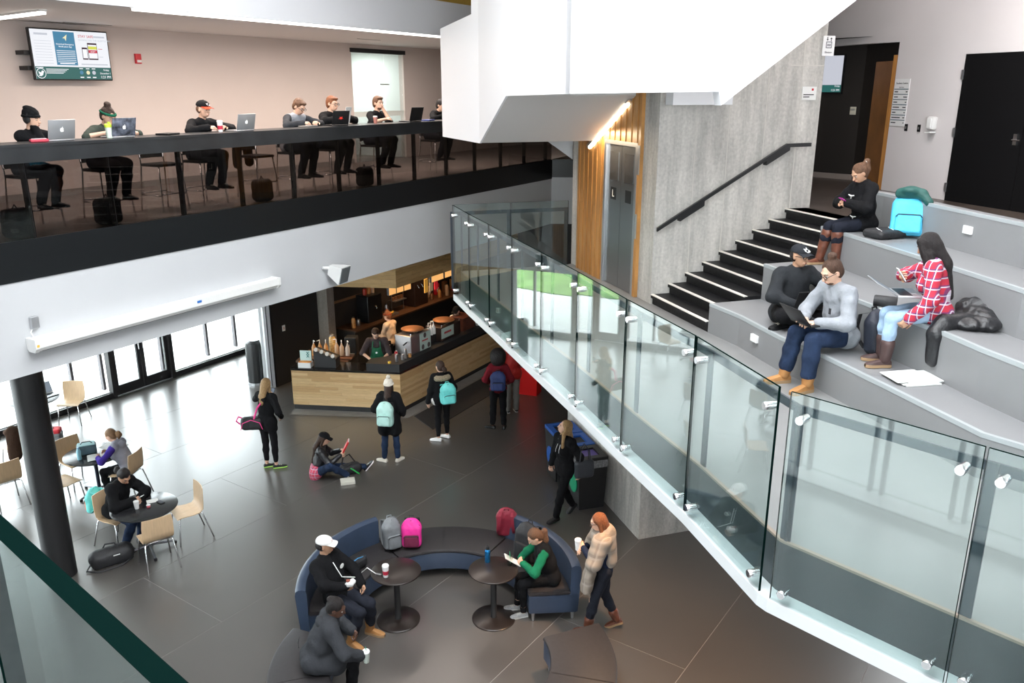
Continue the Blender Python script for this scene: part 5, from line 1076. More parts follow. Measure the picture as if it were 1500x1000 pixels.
    if st in ('pony', 'ponylow'):
        a_ = B(0, -0.10, 0.06 if st == 'pony' else -0.03); L = hair[2] if len(hair) > 2 else 0.2
        hx = sc_ + [cone(a_, a_ - hf * 0.055 * s, 0.022 * s, 0.03 * s), cone(a_ - hf * 0.055 * s, a_ - hf * 0.07 * s - V3(0, 0, L * 0.5) * s, 0.036 * s, 0.042 * s), cone(a_ - hf * 0.07 * s - V3(0, 0, L * 0.5) * s, a_ - hf * 0.05 * s - V3(0, 0, L) * s, 0.042 * s, 0.018 * s)]
    if st == 'bun': hx = sc_ + [ell(B(0, hair[2] if len(hair) > 2 else -0.055, hair[3] if len(hair) > 3 else 0.125), V3(0.044, 0.044, 0.038) * s, HR_)]
    if st == 'afro': hx = [ell(B(0, -0.03, 0.045), V3(0.17, 0.17, 0.165) * s, HR_), ell(B(0, -0.06, -0.06), V3(0.15, 0.13, 0.12) * s, HR_)]
    if hx: soft('hair', hx, hm, root, 0.009, 0.022 if st != 'afro' else 0.05, 0.0035 if st != 'afro' else 0.004, wf=60.0 if st != 'afro' else 210.0)
    if st in ('pony', 'ponylow') and len(hair) > 3: obj('hair_tie', MB().tube([tuple(a_ - hf * 0.03 * s), tuple(a_ - hf * 0.05 * s)], 0.034 * s, 12), hair[3], root)
    if hat:
        hk_, hm_ = hat['kind'], hat['m']
        if hk_ == 'cap':
            c_ = soft('cap', [ell(B(0, -0.012, 0.045), V3(0.088, 0.106, 0.080) * s, HR_), sub(rbx(B(0, 0, -0.04), V3(0.2, 0.2, 0.075) * s, 0.001, HR_))], hm_, root, 0.008, 0.01)
            rings = []
            for a in np.linspace(-1.15, 1.15, 11):
                x0, y0 = 0.086 * math.sin(a), 0.098 * math.cos(a) - 0.012; x1, y1 = 0.088 * math.sin(a), 0.09 + 0.075 * math.cos(a) ** 0.7
                rings.append([tuple(B(x0, y0, 0.054 - 0.01 * abs(math.sin(a)))), tuple(B(x1, y1 - 0.012, 0.046 - 0.022 * abs(math.sin(a)))), tuple(B(x1, y1 - 0.012, 0.040 - 0.022 * abs(math.sin(a)))), tuple(B(x0, y0, 0.046 - 0.01 * abs(math.sin(a))))])
            obj('brim', MB().loft(rings), hat.get('brim') or hm_, c_, smooth='auto', fix=True)
            obj('button', MB().lathe([(0.011 * s, 0), (0.008 * s, 0.006)], 8, tuple(B(0, -0.012, 0.124))), hm_, c_)
            if hat.get('logo'):
                lg = hat['logo']; obj('logo', MB().plate([(x * s, y * s) for x, y in lg[1]], tuple(B(0, 0.084, 0.076)), tuple(hr_ * -1 if lg[2] else hr_), tuple(unit(hu * 0.85 - hf * 0.5)), 0.02), lg[0], c_, fix=True)
        if hk_ == 'beanie':
            c_ = soft('beanie', [ell(B(0, -0.022, 0.058), V3(0.090, 0.104, 0.096) * s, HR_), sub(rbx(B(0, 0.02, -0.040), V3(0.2, 0.2, 0.075) * s, 0.001, HR_))] + ([ell(B(0, -0.06, 0.13), V3(0.06, 0.06, 0.03) * s, HR_)] if hat.get('slouch') else []), hm_, root, 0.008, 0.01, 0.003, wf=140.0)
            soft('brim_band', [cone(B(0.086 * math.sin(a), -0.018 + 0.096 * math.cos(a), 0.036 + 0.014 * math.cos(a)), B(0.086 * math.sin(a + .4), -0.018 + 0.096 * math.cos(a + .4), 0.036 + 0.014 * math.cos(a + .4)), 0.016 * s) for a in np.arange(0, 6.2, 0.4)], hm_, c_, 0.008, 0.015)
            if hat.get('pom'): soft('pompom', [ell(B(0, -0.03, 0.175), V3(1, 1, 1) * 0.042 * s)], hat['pom'], c_, 0.008, 0.01, 0.004, wf=150.0)
        if hk_ == 'band':
            soft('headband', [cone(B(0.080 * math.sin(a), -0.015 + 0.096 * math.cos(a), 0.052 - 0.03 * (1 - math.cos(a)) / 2), B(0.080 * math.sin(a + .4), -0.015 + 0.096 * math.cos(a + .4), 0.052 - 0.03 * (1 - math.cos(a + .4)) / 2), 0.013 * s) for a in np.arange(0, 6.2, 0.4)], hm_, root, 0.008, 0.02)
        if hat.get('phones'):
            pm = hat['phones']; pp = MB().tube([tuple(B(0.088 * math.cos(a), -0.01, 0.02 + 0.125 * math.sin(a))) for a in np.linspace(0, PI, 13)], 0.009, 6); hh = obj('headphones', pp, pm, root)
            for x in (-1, 1): obj('ear_cup', MB().lathe([(0.03, -0.014), (0.037, -0.006), (0.037, 0.012), (0.028, 0.018)], 14, M=Matrix.Translation(tuple(B(x * 0.083, -0.008, -0.008))) @ Vector((0, 0, 1)).rotation_difference(Vector(tuple(hr_ * x))).to_matrix().to_4x4()), pm, hh, smooth='auto')
    root['J'] = 0; del root['J']
    return root, dict(P=P, u=u, f=f2, r=r2, sh=sh, nk=nk, hc=hc, wr=wr_, el=el_, kn=kn_, an=an_, s=s, B=B, HR=HR_)
def wpt(root, p):
    """point in a person's own frame -> world"""
    a = root.rotation_euler[2]; c, s_ = math.cos(a), math.sin(a); l = root.location
    return Vector((l[0] + p[0] * c - p[1] * s_, l[1] + p[0] * s_ + p[1] * c, l[2] + p[2]))
# ------------------------------------------------------------------ wardrobe
def plaid(name, base, c2, c3, sc=9.0):
    if name in MATS: return MATS[name]
    m = bpy.data.materials.new(name); m.use_nodes = True; MATS[name] = m; nt = m.node_tree; b = nt.nodes['Principled BSDF']; b.inputs['Roughness'].default_value = 0.85
    tc = nt.nodes.new('ShaderNodeTexCoord'); sp = nt.nodes.new('ShaderNodeSeparateXYZ'); nt.links.new(tc.outputs['Object'], sp.inputs[0])
    ad = nt.nodes.new('ShaderNodeMath'); ad.operation = 'ADD'; nt.links.new(sp.outputs[0], ad.inputs[0]); nt.links.new(sp.outputs[1], ad.inputs[1])
    prev = None
    for col, freq, wdt, src in ((c2, sc, 0.30, 2), (c2, sc, 0.30, 'h'), (c3, sc, 0.13, 2), (c3, sc, 0.13, 'h')):
        ml = nt.nodes.new('ShaderNodeMath'); ml.operation = 'MULTIPLY'; ml.inputs[1].default_value = freq; nt.links.new(ad.outputs[0] if src == 'h' else sp.outputs[2], ml.inputs[0])
        fr = nt.nodes.new('ShaderNodeMath'); fr.operation = 'FRACT'; nt.links.new(ml.outputs[0], fr.inputs[0])
        lt = nt.nodes.new('ShaderNodeMath'); lt.operation = 'LESS_THAN'; lt.inputs[1].default_value = wdt; nt.links.new(fr.outputs[0], lt.inputs[0])
        mk = nt.nodes.new('ShaderNodeMath'); mk.operation = 'MULTIPLY'; mk.inputs[1].default_value = 0.62; nt.links.new(lt.outputs[0], mk.inputs[0])
        mx = nt.nodes.new('ShaderNodeMix'); mx.data_type = 'RGBA'; nt.links.new(mk.outputs[0], mx.inputs[0])
        if prev is None: mx.inputs[6].default_value = tuple(base) + (1,)
        else: nt.links.new(prev, mx.inputs[6])
        mx.inputs[7].default_value = tuple(col) + (1,); prev = mx.outputs[2]
    nt.links.new(prev, b.inputs['Base Color']); return m
c_blk = cloth('black', BLACKC); c_char = cloth('charcoal', (0.035, 0.037, 0.042)); c_denim = mat('cloth_denim', (0.018, 0.031, 0.066), 0.9, var=0.5, vscale=5, bump=0.3, bscale=45, spec=0.15); c_ltden = cloth('light_denim', (0.33, 0.46, 0.62)); c_bkden = cloth('black_denim', (0.016, 0.018, 0.026))
c_leather = mat('black_leather', (0.012, 0.012, 0.014), 0.38, bump=0.3, bscale=40); c_red = cloth('maroon', (0.16, 0.012, 0.02)); c_purple = cloth('purple', (0.045, 0.025, 0.21)); c_grey = cloth('heather_grey', (0.26, 0.275, 0.30)); c_gvest = cloth('grey_vest', (0.27, 0.27, 0.32)); c_green = cloth('green', (0.008, 0.13, 0.062)); c_beige = cloth('beige', (0.48, 0.36, 0.26)); c_tee = cloth('brown_tee', (0.05, 0.038, 0.04)); c_white = cloth('white', (0.72, 0.70, 0.67)); c_cream = cloth('cream', (0.70, 0.64, 0.55)); c_puff = mat('red_puffer', (0.42, 0.015, 0.012), 0.5, bump=0.5, bscale=18); c_gpant = cloth('grey_trouser', (0.16, 0.15, 0.14))
c_plaid = plaid('red_plaid', (0.42, 0.02, 0.045), (0.04, 0.04, 0.15), (0.72, 0.70, 0.76), 12.5)
l_wheat = mat('wheat_boot', (0.36, 0.17, 0.055), 0.6, var=0.12, vscale=12); l_brown = mat('brown_boot_leather', (0.12, 0.038, 0.02), 0.35, var=0.4, vscale=14, bump=0.3, bscale=30); l_dkbrn = mat('dark_brown_boot', (0.06, 0.032, 0.03), 0.5, var=0.2, vscale=14)
s_white = mat('white_sneaker', (0.75, 0.75, 0.74), 0.5); s_gum = mat('gum_sole', (0.34, 0.22, 0.12), 0.7); s_lime = mat('lime_sole', (0.45, 0.80, 0.16), 0.5); s_grey = mat('grey_knit_sneaker', (0.30, 0.30, 0.30), 0.8, var=0.2, vscale=60); s_cream = mat('cream_canvas', (0.66, 0.62, 0.54), 0.8)
H_BLK = (0.012, 0.009, 0.009); H_DBR = (0.035, 0.018, 0.012); H_BRN = (0.11, 0.055, 0.03); H_BLD = (0.31, 0.19, 0.085); H_RED = (0.17, 0.06, 0.024); H_LBR = (0.22, 0.12, 0.06)
logo_bird = [(-0.035, -0.012), (-0.005, -0.018), (0.022, -0.004), (0.030, 0.022), (0.012, 0.014), (0.004, 0.030), (-0.008, 0.010), (-0.026, 0.004)]
# ------------------------------------------------------------------ people on the ground floor
P_pink = person('woman in black hoodie and leggings with a pink-strapped bag, seen from behind', (-4.42, 13.82, 0), 22, 1.72, lw=(-0.13, 0.25, 1.33), lel=(-1, -0.25, -0.5), rw=(0.21, 0.14, 0.98), rel=(0.7, -0.8, 0), la=(-0.085, 0, .085), ra=(0.1, 0.03, .085), lfy=38, rfy=48, hair=('long', H_BLD, 0.14), top=dict(m=c_blk, hem=0.13, t=0.02, name='hoodie'), bot=dict(m=c_blk, t=0.004, upto=0.92, flare=0.0), shoes=dict(m=m_blkplas, sole=s_lime), hood=True, head=(-5, 12, 0), face=False)
P_floor = person('woman in black cap sitting on the floor reading a red book', (-3.36, 13.5, 0), 82, 1.64, pel=(0, -0.12, 0.115), lean=10, head=(0, 22, 0), lw=(-0.10, 0.30, 0.45), rw=(0.10, 0.30, 0.43), la=(-0.12, 0.76, 0.085), ra=(0.20, 0.42, 0.085), lkn=(-0.1, 0, 1), rkn=(0.7, 0, 0.8), lpt=-50, rpt=0, rfy=70, hair=('long', H_DBR, 0.32), top=dict(m=c_leather, hem=0, t=0.018), bot=dict(m=c_denim, t=0.008), shoes=dict(m=m_blkplas, sole=m_plasw), hat=dict(kind='cap', m=c_blk), curl=(0.8, 0.8), ln=(1, 0.3, 0), rn=(-1, 0.3, 0))
soft('shirt_tail', [cone((-0.11, -0.14, 0.13), (0.11, -0.14, 0.13), 0.125), cone((-0.10, -0.16, 0.06), (0.10, -0.16, 0.06), 0.10)], plaid('pink_plaid', (0.50, 0.05, 0.09), (0.16, 0.05, 0.13), (0.7, 0.5, 0.55), 14.0), P_floor[0], 0.012, 0.03, 0.004)
P_bean = person('woman in cream pompom hat, black coat and jeans with a mint backpack', (-2.25, 14.08, 0), 8, 1.60, lw=(-0.23, 0.15, 0.98), rw=(0.23, 0.15, 0.98), lel=(-0.5, -1, 0), rel=(0.5, -1, 0), la=(-0.13, -0.02, .085), ra=(0.13, 0.03, .085), lfy=-72, rfy=22, hair=('long', H_DBR, 0.08), top=dict(m=c_blk, hem=0.24, t=0.035, flare=0.02, name='coat'), bot=dict(m=c_denim, t=0.006, upto=0.96), shoes=dict(kind='slip', m=s_cream, sole=s_cream), hood=True, hat=dict(kind='beanie', m=c_cream, pom=c_cream), face=False, head=(-8, 4, 0))
P_aqua = person('woman in fur-hooded black jacket and white striped sneakers with an aqua backpack', (-1.36, 15.05, 0), -22, 1.64, lw=(-0.27, 0.10, 0.83), lel=(-0.4, -1, 0), rw=(0.20, 0.22, 1.0), la=(-0.09, 0.02, .085), ra=(0.12, 0.10, .085), lfy=-55, rfy=-38, hair=('ponylow', H_DBR, 0.06), top=dict(m=c_blk, hem=0.04, t=0.03, name='jacket', fur=mat('fur_trim', (0.30, 0.24, 0.16), 0.95, var=0.5, vscale=60, bump=1.0, bscale=90)), bot=dict(m=c_blk, t=0.004, upto=0.95, flare=0.0), shoes=dict(m=s_white, sole=s_white), face=True, head=(-18, 8, 0), curl=(0.15, 0.5))
soft('shirt_tail', [cone((-0.10, 0.02, 0.87), (0.06, 0.04, 0.86), 0.115)], c_white, P_aqua[0], 0.012, 0.02)
P_afro = person('woman with round afro hair, maroon jacket and navy backpack', (-0.28, 15.66, 0), 0, 1.62, lw=(-0.22, 0.18, 1.0), rw=(0.22, 0.18, 1.0), lel=(-0.5, -1, 0), rel=(0.5, -1, 0), la=(-0.12, 0, .085), ra=(0.12, -0.03, .085), lfy=-68, rfy=8, hair=('afro', H_BLK), skin='dark', top=dict(m=c_red, hem=0.03, t=0.025), bot=dict(m=c_blk, t=0.012, upto=0.94), shoes=dict(kind='slip', m=m_blkplas, sole=m_blkplas), face=False, fat=1.05)
P_puff = person('person in red puffer jacket and grey trousers behind the afro-haired woman', (0.0, 16.55, 0), -20, 1.66, hair=('short', H_DBR), top=dict(m=c_puff, hem=0.06, t=0.045, name='puffer_jacket'), bot=dict(m=c_gpant, t=0.02), shoes=dict(m=m_blkplas, sole=m_plasw), face=False, rw=(0.25, 0.2, 1.0), lw=(-0.25, 0.2, 1.0))
P_blon = person('blonde woman in black walking and looking up, shoulder bag behind her', (0.84, 11.98, 0), -128, 1.70, head=(40, -14, 0), lean=1, rw=(0.30, 0.02, 0.86), rel=(0.5, -1, 0), lw=(-0.27, -0.06, 0.88), la=(-0.03, 0.20, .085), ra=(0.07, -0.24, .14), rpt=35, lfy=0, rfy=5, hair=('longfront', H_BLD, 0.26), top=dict(m=c_blk, hem=0.10, t=0.024), hood=cloth('dark_grey_hood', (0.06, 0.06, 0.065)), bot=dict(m=c_blk, t=0.008), shoes=dict(kind='slip', m=m_blkplas, sole=m_blkplas))
for x in (-0.03, 0.03): obj('drawstring', MB().tube([(x, 0.13, 1.33), (x * 1.2, 0.165, 1.25), (x * 1.3, 0.17, 1.20)], 0.004, 5), m_plasw, P_blon[0])
P_scarf = person('red-haired woman in a beige blanket scarf holding a white cup', (1.16, 9.06, 0), -84, 1.68, lean=5, head=(0, 16, 0), lw=(-0.05, 0.27, 1.22), rw=(0.05, 0.29, 1.17), lel=(-1, -0.3, -1), rel=(1, -0.2, -1), la=(-0.10, 0.20, .085), ra=(0.10, -0.18, .12), lfy=0, rfy=0, rpt=22, hair=('long', H_RED, 0.0), top=dict(m=cloth('navy_knit', (0.012, 0.018, 0.04)), hem=0.03, t=0.012, name='sweater'), bot=dict(m=c_bkden, t=0.006), shoes=dict(kind='boot', m=l_brown, sole=s_gum, shaft=0.28, tuck=1), glasses=True, curl=(0.75, 0.75), ln=(1, 0.2, 0), rn=(-1, 0.2, 0))
J = P_scarf[1]; c_scarf = plaid('beige_blanket', (0.27, 0.225, 0.185), (0.19, 0.155, 0.13), (0.34, 0.30, 0.26), 5.0)
soft('blanket_scarf', [cone(J['sh'][-1], J['sh'][1], 0.105), cone(J['sh'][-1], J['el'][-1], 0.095, 0.10), cone(J['sh'][1], J['el'][1], 0.095, 0.10), cone(J['nk'] - J['f'] * 0.08, J['P'] + J['u'] * 0.14 - J['f'] * 0.06, 0.12, 0.14, (J['f'], 1.3)), cone(J['nk'] + J['f'] * 0.06 - J['u'] * 0.03, J['nk'] - J['f'] * 0.07, 0.085), cone(J['sh'][-1] + J['f'] * 0.08, (-0.12, 0.22, 0.72), 0.06, 0.085, (J['r'], 0.6)), cone(J['sh'][1] + J['f'] * 0.08, J['el'][1] + V3(-0.05, 0.06, 0), 0.07, 0.08)], c_scarf, P_scarf[0], 0.012, 0.035, 0.009)
fr_mb = MB()
for i in range(9): fr_mb.tube([(-0.18 + i * 0.014, 0.17 + 0.012 * i, 0.68), (-0.19 + i * 0.015, 0.17 + 0.012 * i, 0.60)], [0.006, 0.003], 5)
obj('scarf_fringe', fr_mb, c_scarf, P_scarf[0])
for q in (-1, 1): soft('knee_rip', [ell(J['kn'][q] + V3(0, 0.052, -0.01), V3(0.034, 0.016, 0.05 if q < 0 else 0.02))], skin_mat('light'), P_scarf[0], 0.008, 0.005)
P_green = person('woman in green sleeves and black vest seated at the right end of the sofa', (0.52, 9.50, 0), -98, 1.64, pel=(0, 0, 0.565), lean=18, head=(-6, 38, 0), lw=(-0.06, 0.40, 0.80), rw=(0.06, 0.41, 0.82), lel=(-1, -0.4, -0.3), rel=(1, -0.4, -0.3), la=(-0.10, 0.40, 0.085), ra=(0.08, 0.46, 0.085), hair=('ponylow', H_BRN, 0.30, c_purple), top=dict(m=c_green, hem=0, t=0.016, name='green_top', cuff=c_green), over=dict(name='vest', m=c_blk, t=0.014, hem=0.0), bot=dict(m=c_blk, t=0.004, upto=0.88, flare=0.0), shoes=dict(m=s_grey, sole=mat('pale_sole', (0.5, 0.5, 0.48), 0.6), sock=c_blk), curl=(0.6, 0.6))
P_cap = person('man in white cap and black hoodie lounging on the left sofa', (-2.30, 9.08, 0), 118, 1.74, 'm', pel=(0, 0.10, 0.555), lean=-20, head=(-30, 6, 0), rw=(0.10, 0.33, 0.78), lw=(-0.16, 0.36, 0.68), rel=(1, -0.3, 0), lel=(-1, -0.3, 0), la=(-0.16, 0.46, 0.085), ra=(0.14, 0.40, 0.085), skin='tan', hair=('short', H_BLK), hat=dict(kind='cap', m=cloth('white_cap', (0.74, 0.72, 0.70)), logo=(mat('red_print', (0.45, 0.05, 0.07), 0.6), [(-0.022, -0.008), (0.022, -0.008), (0.022, 0.008), (-0.022, 0.008)], False)), top=dict(m=c_blk, hem=0.05, t=0.03, name='hoodie'), hood=True, bot=dict(m=c_bkden, t=0.016, upto=0.88), shoes=dict(kind='boot', m=l_wheat, sole=s_gum, shaft=0.24), curl=(0.4, 0.9))
obj('chest_badge', MB().lathe([(0.034, 0), (0.034, 0.006)], 16, M=Matrix.Translation(tuple(P_cap[1]['P'] + P_cap[1]['u'] * 0.33 + P_cap[1]['f'] * 0.165 - P_cap[1]['r'] * 0.08)) @ Matrix.Rotation(R(-96), 4, 'X')), m_plasw, P_cap[0])
soft('knee_rip', [ell(P_cap[1]['kn'][-1] + V3(0.0, 0.0, 0.058), V3(0.03, 0.012, 0.02))], skin_mat('tan'), P_cap[0], 0.008, 0.005)
P_coat = person('woman in a long dark grey coat sitting with her back to the camera', (-2.22, 7.80, 0), 72, 1.72, pel=(0, 0, 0.57), lean=26, head=(24, 22, 0), skin='dark', lw=(-0.14, 0.44, 0.72), rw=(0.20, 0.48, 0.62), lel=(-1, -0.4, 0), rel=(1, -0.4, 0), la=(-0.26, -0.30, 0.15), lkn=(-0.5, 1, -0.2), lpt=62, lfy=-20, ra=(0.14, 0.36, 0.085), hair=('bun', H_BLK, -0.09, 0.07), top=dict(m=c_char, hem=0.22, t=0.04, flare=0.02, name='coat'), hood=True, bot=dict(m=c_blk, t=0.012), shoes=dict(m=m_blkplas, sole=m_plasw), fat=1.1)
obj('coat_belt', MB().tube([(-0.12, -0.135, 0.78), (-0.03, -0.155, 0.775), (0.05, -0.15, 0.775)], 0.006, 6), m_blkplas, P_coat[0])
P_purp = person('girl in purple sleeves and grey vest studying at the far table', (-6.50, 12.74, 0), -86, 1.62, pel=(0, -0.02, 0.565), lean=20, head=(0, 30, 0), lw=(-0.16, 0.42, 0.80), rw=(0.16, 0.42, 0.80), lel=(-1, -0.5, -0.2), rel=(1, -0.5, -0.2), la=(-0.09, 0.36, 0.085), ra=(0.10, 0.18, 0.085), hair=('ponylow', H_LBR, 0.10), top=dict(m=c_purple, hem=0, t=0.014, name='purple_top'), over=dict(name='vest', m=c_gvest, t=0.014, hem=0.0), hood=c_gvest, bot=dict(m=c_blk, t=0.008))
P_man = person('man in a black jacket looking at his phone at the near table', (-6.0, 11.23, 0), 112, 1.74, 'm', pel=(0, -0.02, 0.57), lean=24, head=(8, 42, 0), skin='tan', lw=(-0.07, 0.44, 0.80), rw=(0.07, 0.44, 0.80), lel=(-1, -0.4, -0.2), rel=(1, -0.4, -0.2), la=(-0.1, 0.30, 0.085), ra=(0.11, 0.22, 0.085), hair=('ponylow', H_BLK, 0.08), top=dict(m=c_blk, hem=0.04, t=0.034), hood=True, bot=dict(m=c_denim, t=0.012), shoes=dict(m=m_blkplas, sole=m_blkplas), curl=(0.7, 0.7))
# baristas
def apron(Pd, bib=True):
    root, J = Pd; s = J['s']; P, u, f, r = J['P'], J['u'], J['f'], J['r']; a = []
    rings = []
    for t, w, o in ((-0.55, 0.19, 0.20), (-0.25, 0.19, 0.175), (0.0, 0.18, 0.165), (0.12, 0.15, 0.155), (0.24, 0.11, 0.175), (0.36, 0.09, 0.16)):
        dn = u if t > 0 else V3(0, 0, 1)
        row = [P + dn * t * s + f * (o - 0.05 * (x ** 2)) * s + r * x * w * s for x in (-1, -0.5, 0, 0.5, 1)]
        rings.append([tuple(p) for p in row] + [tuple(p + f * 0.012) for p in row[::-1]])
    o = obj('apron', MB().loft(rings), mat('green_apron', (0.004, 0.105, 0.045), 0.7, var=0.1, vscale=8), root, smooth='auto', fix=True)
    for x in (-1, 1): obj('apron_strap', MB().tube([tuple(P + u * 0.36 * s + f * 0.165 * s + r * x * 0.085 * s), tuple(J['nk'] + f * 0.06 * s + r * x * 0.07 * s - u * 0.02 * s), tuple(J['nk'] - f * 0.07 * s + r * x * 0.03 * s)], 0.012, 6), MATS['green_apron'], o)
    obj('apron_emblem', MB().lathe([(0.022, 0), (0.022, 0.004)], 14, M=Matrix.Translation(tuple(P + u * 0.27 * s + f * 0.20 * s)) @ Matrix.Rotation(R(-90), 4, 'X')), m_plasw, o)
P_b1 = person('barista in green apron and dark tee working at the counter', (-2.95, 17.28, 0), 176, 1.76, 'm', lean=12, head=(6, 34, 0), lw=(-0.10, 0.38, 1.02), rw=(0.12, 0.36, 1.04), lel=(-1, -0.4, 0), rel=(1, -0.4, 0), hair=('short', H_DBR), top=dict(m=c_tee, sleeve=0.5, hem=0.03, t=0.02, name='tee_shirt'), group='baristas', curl=(0.6, 0.6)); apron(P_b1)
P_b2 = person('barista with red head wrap and beige sweater behind her colleague', (-2.86, 18.75, 0), -62, 1.66, head=(-5, 18, 0), lw=(-0.1, 0.35, 1.02), rw=(0.14, 0.33, 1.02), hair=('bun', H_RED, -0.03, 0.12), top=dict(m=c_beige, hem=0.02, t=0.018, name='sweater'), hat=dict(kind='band', m=cloth('rust_wrap', (0.20, 0.04, 0.015))), group='baristas')
P_b3 = person('barista in white shirt and green apron near the glass railing', (-1.30, 19.3, 0), 205, 1.66, head=(0, 22, 0), lw=(-0.12, 0.34, 1.02), rw=(0.12, 0.34, 1.02), hair=('short', H_BLK), top=dict(m=c_white, hem=0.02, t=0.018, name='shirt'), hat=dict(kind='cap', m=cloth('black', BLACKC)), group='baristas'); apron(P_b3)
# ------------------------------------------------------------------ people along the balcony bar
def barsit(label, s_, **k):
    d = dict(pel=(0, -0.04, 0.735), lean=22, la=(-0.10, 0.28, 0.33), ra=(0.10, 0.24, 0.33), lw=(-0.15, 0.40, 1.12), rw=(0.15, 0.40, 1.12), lel=(-1, -0.3, -0.2), rel=(1, -0.3, -0.2), ln=(0.3, 0, -1), rn=(-0.3, 0, -1), bot=dict(m=c_bkden, t=0.012), shoes=dict(m=m_blkplas, sole=m_blkplas), group='people at the balcony bar'); d.update(k)
    sc__ = d.get('h', 1.68) / 1.70
    for q in ('pel', 'lw', 'rw', 'la', 'ra'): d[q] = (d[q][0], d[q][1], d[q][2] / sc__)
    p = bq(s_, 0.82); return person(label, p + (5.0,), d.pop('az', OUT), **d)
P_hp = barsit('person in black beanie and headphones, hand at mouth, behind the silver laptop', 0.72, h=1.58, rw=(0.0, 0.22, 1.22), rel=(0.3, 0.3, -1), rn=(0, -1, 0), head=(-12, 12, 0), az=OUT - 14, hair=('short', H_DBR), hat=dict(kind='beanie', m=cloth('black', BLACKC), slouch=True, phones=m_blkplas), top=dict(m=c_blk, hem=0, t=0.014, name='top'))
P_gr = barsit('person with dark hair bun and green headband bending over a laptop', 1.72, h=1.68, lean=24, head=(-8, 30, 0), hair=('bun', H_DBR, -0.06, 0.132), hat=dict(kind='band', m=cloth('green_band', (0.01, 0.10, 0.055))), top=dict(m=cloth('olive_tee', (0.045, 0.055, 0.045)), sleeve=0.5, hem=0, t=0.014, name='tee_shirt'))
P_rc = barsit('man in black cap with red brim and headphone cord at the balcony bar', 3.30, h=1.72, sex='m', head=(-6, 10, 0), hair=('short', H_BRN), hat=dict(kind='cap', m=cloth('black', BLACKC), brim=cloth('red_brim', (0.62, 0.05, 0.02)), logo=(m_plasw, logo_bird, False)), top=dict(m=c_blk, sleeve=1.0, hem=0, t=0.02, name='sweater'), lean=18, fat=1.1)
P_gv = barsit('man with glasses and grey vest reading down at the balcony bar', 5.18, h=1.80, sex='m', lean=18, head=(-4, 34, 0), hair=('short', H_BRN), glasses=True, top=dict(m=c_char, hem=0, t=0.014, name='shirt'), over=dict(name='vest', m=c_grey, t=0.01, hem=0.0))
P_wp = barsit('man with glasses in black hoodie holding up white paper', 6.05, h=1.80, sex='m', lean=14, head=(-2, 12, 0), lw=(-0.12, 0.36, 1.17), rw=(0.12, 0.36, 1.17), ln=(1, 0, 0), rn=(-1, 0, 0), hair=('short', H_RED), glasses=True, top=dict(m=c_blk, hem=0, t=0.02, name='hoodie'), hood=True)
P_bd = barsit('bearded man with hand on chin behind a black laptop', 7.28, h=1.78, sex='m', lean=16, head=(6, 6, 0), lw=(-0.02, 0.22, 1.30), lel=(-0.3, 0.4, -1), ln=(0, -1, 0), rw=(0.10, 0.36, 1.12), hair=('short', H_BRN), top=dict(m=c_blk, sleeve=0.5, hem=0, t=0.016, name='polo_shirt'))
soft('beard', [ell(P_bd[1]['B'](0, 0.045, -0.078), V3(0.050, 0.045, 0.038), P_bd[1]['HR'])], mat('beard_brown', (0.09, 0.045, 0.025), 0.8), P_bd[0], 0.008, 0.01)
P_dk = barsit('person in dark hoodie half hidden by the white stair enclosure', 9.15, h=1.70, lean=24, head=(0, 25, 0), hair=('short', H_BLK), top=dict(m=c_blk, hem=0, t=0.02, name='hoodie'), hood=True, face=False)
# ------------------------------------------------------------------ people on the seating tiers
P_k = person('man in black cap, glasses and black hoodie smiling over a laptop', (3.13, 9.06, 4.12), 172, 1.74, 'm', pel=(0, 0, 0.115), lean=10, head=(-20, 6, 0), skin='tan', rw=(0.10, 0.34, 0.27), lw=(-0.22, 0.32, 0.26), rel=(1, -0.2, 0), lel=(-1, -0.2, 0), la=(0.16, 0.24, 0.085), ra=(-0.14, 0.32, 0.085), lkn=(-1, 0.5, 0.25), rkn=(1, 0.5, 0.25), lfy=70, rfy=-70, hair=('short', H_BLK), hat=dict(kind='cap', m=cloth('black_cap', (0.02, 0.022, 0.026)), logo=(mat('white_logo', (0.7, 0.72, 0.72), 0.5), [(x * 1.3, y * 1.3) for x, y in logo_bird], False)), glasses=True, top=dict(m=cloth('hoodie_black', (0.022, 0.024, 0.027)), hem=0.05, t=0.034, name='hoodie'), hood=True, bot=dict(m=c_blk, t=0.02), shoes=dict(m=m_blkplas, sole=m_blkplas), curl=(0.5, 0.35), fat=1.12, vox=0.009)
P_g = person('man with a hair bun, grey quarter-zip sweater and tan boots using a laptop', (3.36, 8.07, 3.75), -108, 1.82, 'm', pel=(0, 0, 0.475), lean=14, head=(2, 30, 0), lw=(-0.10, 0.36, 0.645), rw=(0.08, 0.38, 0.655), lel=(-1, -0.5, -0.3), rel=(1, -0.5, -0.3), ln=(0.2, 0.2, -1), rn=(-0.2, 0.2, -1), la=(-0.16, 0.46, 0.085), ra=(0.14, 0.50, 0.085), lkn=(0, 0.5, 1), rkn=(0, 0.5, 1), hair=('bun', (0.06, 0.03, 0.018), -0.06, 0.135), glasses=True, top=dict(m=c_grey, hem=0.04, t=0.028, name='sweater', cm=cloth('blue_collar', (0.12, 0.20, 0.32))), bot=dict(m=c_denim, t=0.018, flare=0.018, upto=0.89), shoes=dict(kind='boot', m=l_wheat, sole=s_gum, shaft=0.22), curl=(0.45, 0.45), vox=0.009)
soft('beard', [ell(P_g[1]['B'](0, 0.048, -0.08), V3(0.046, 0.042, 0.034), P_g[1]['HR'])], mat('beard_brown', (0.09, 0.045, 0.025), 0.8), P_g[0], 0.008, 0.01)
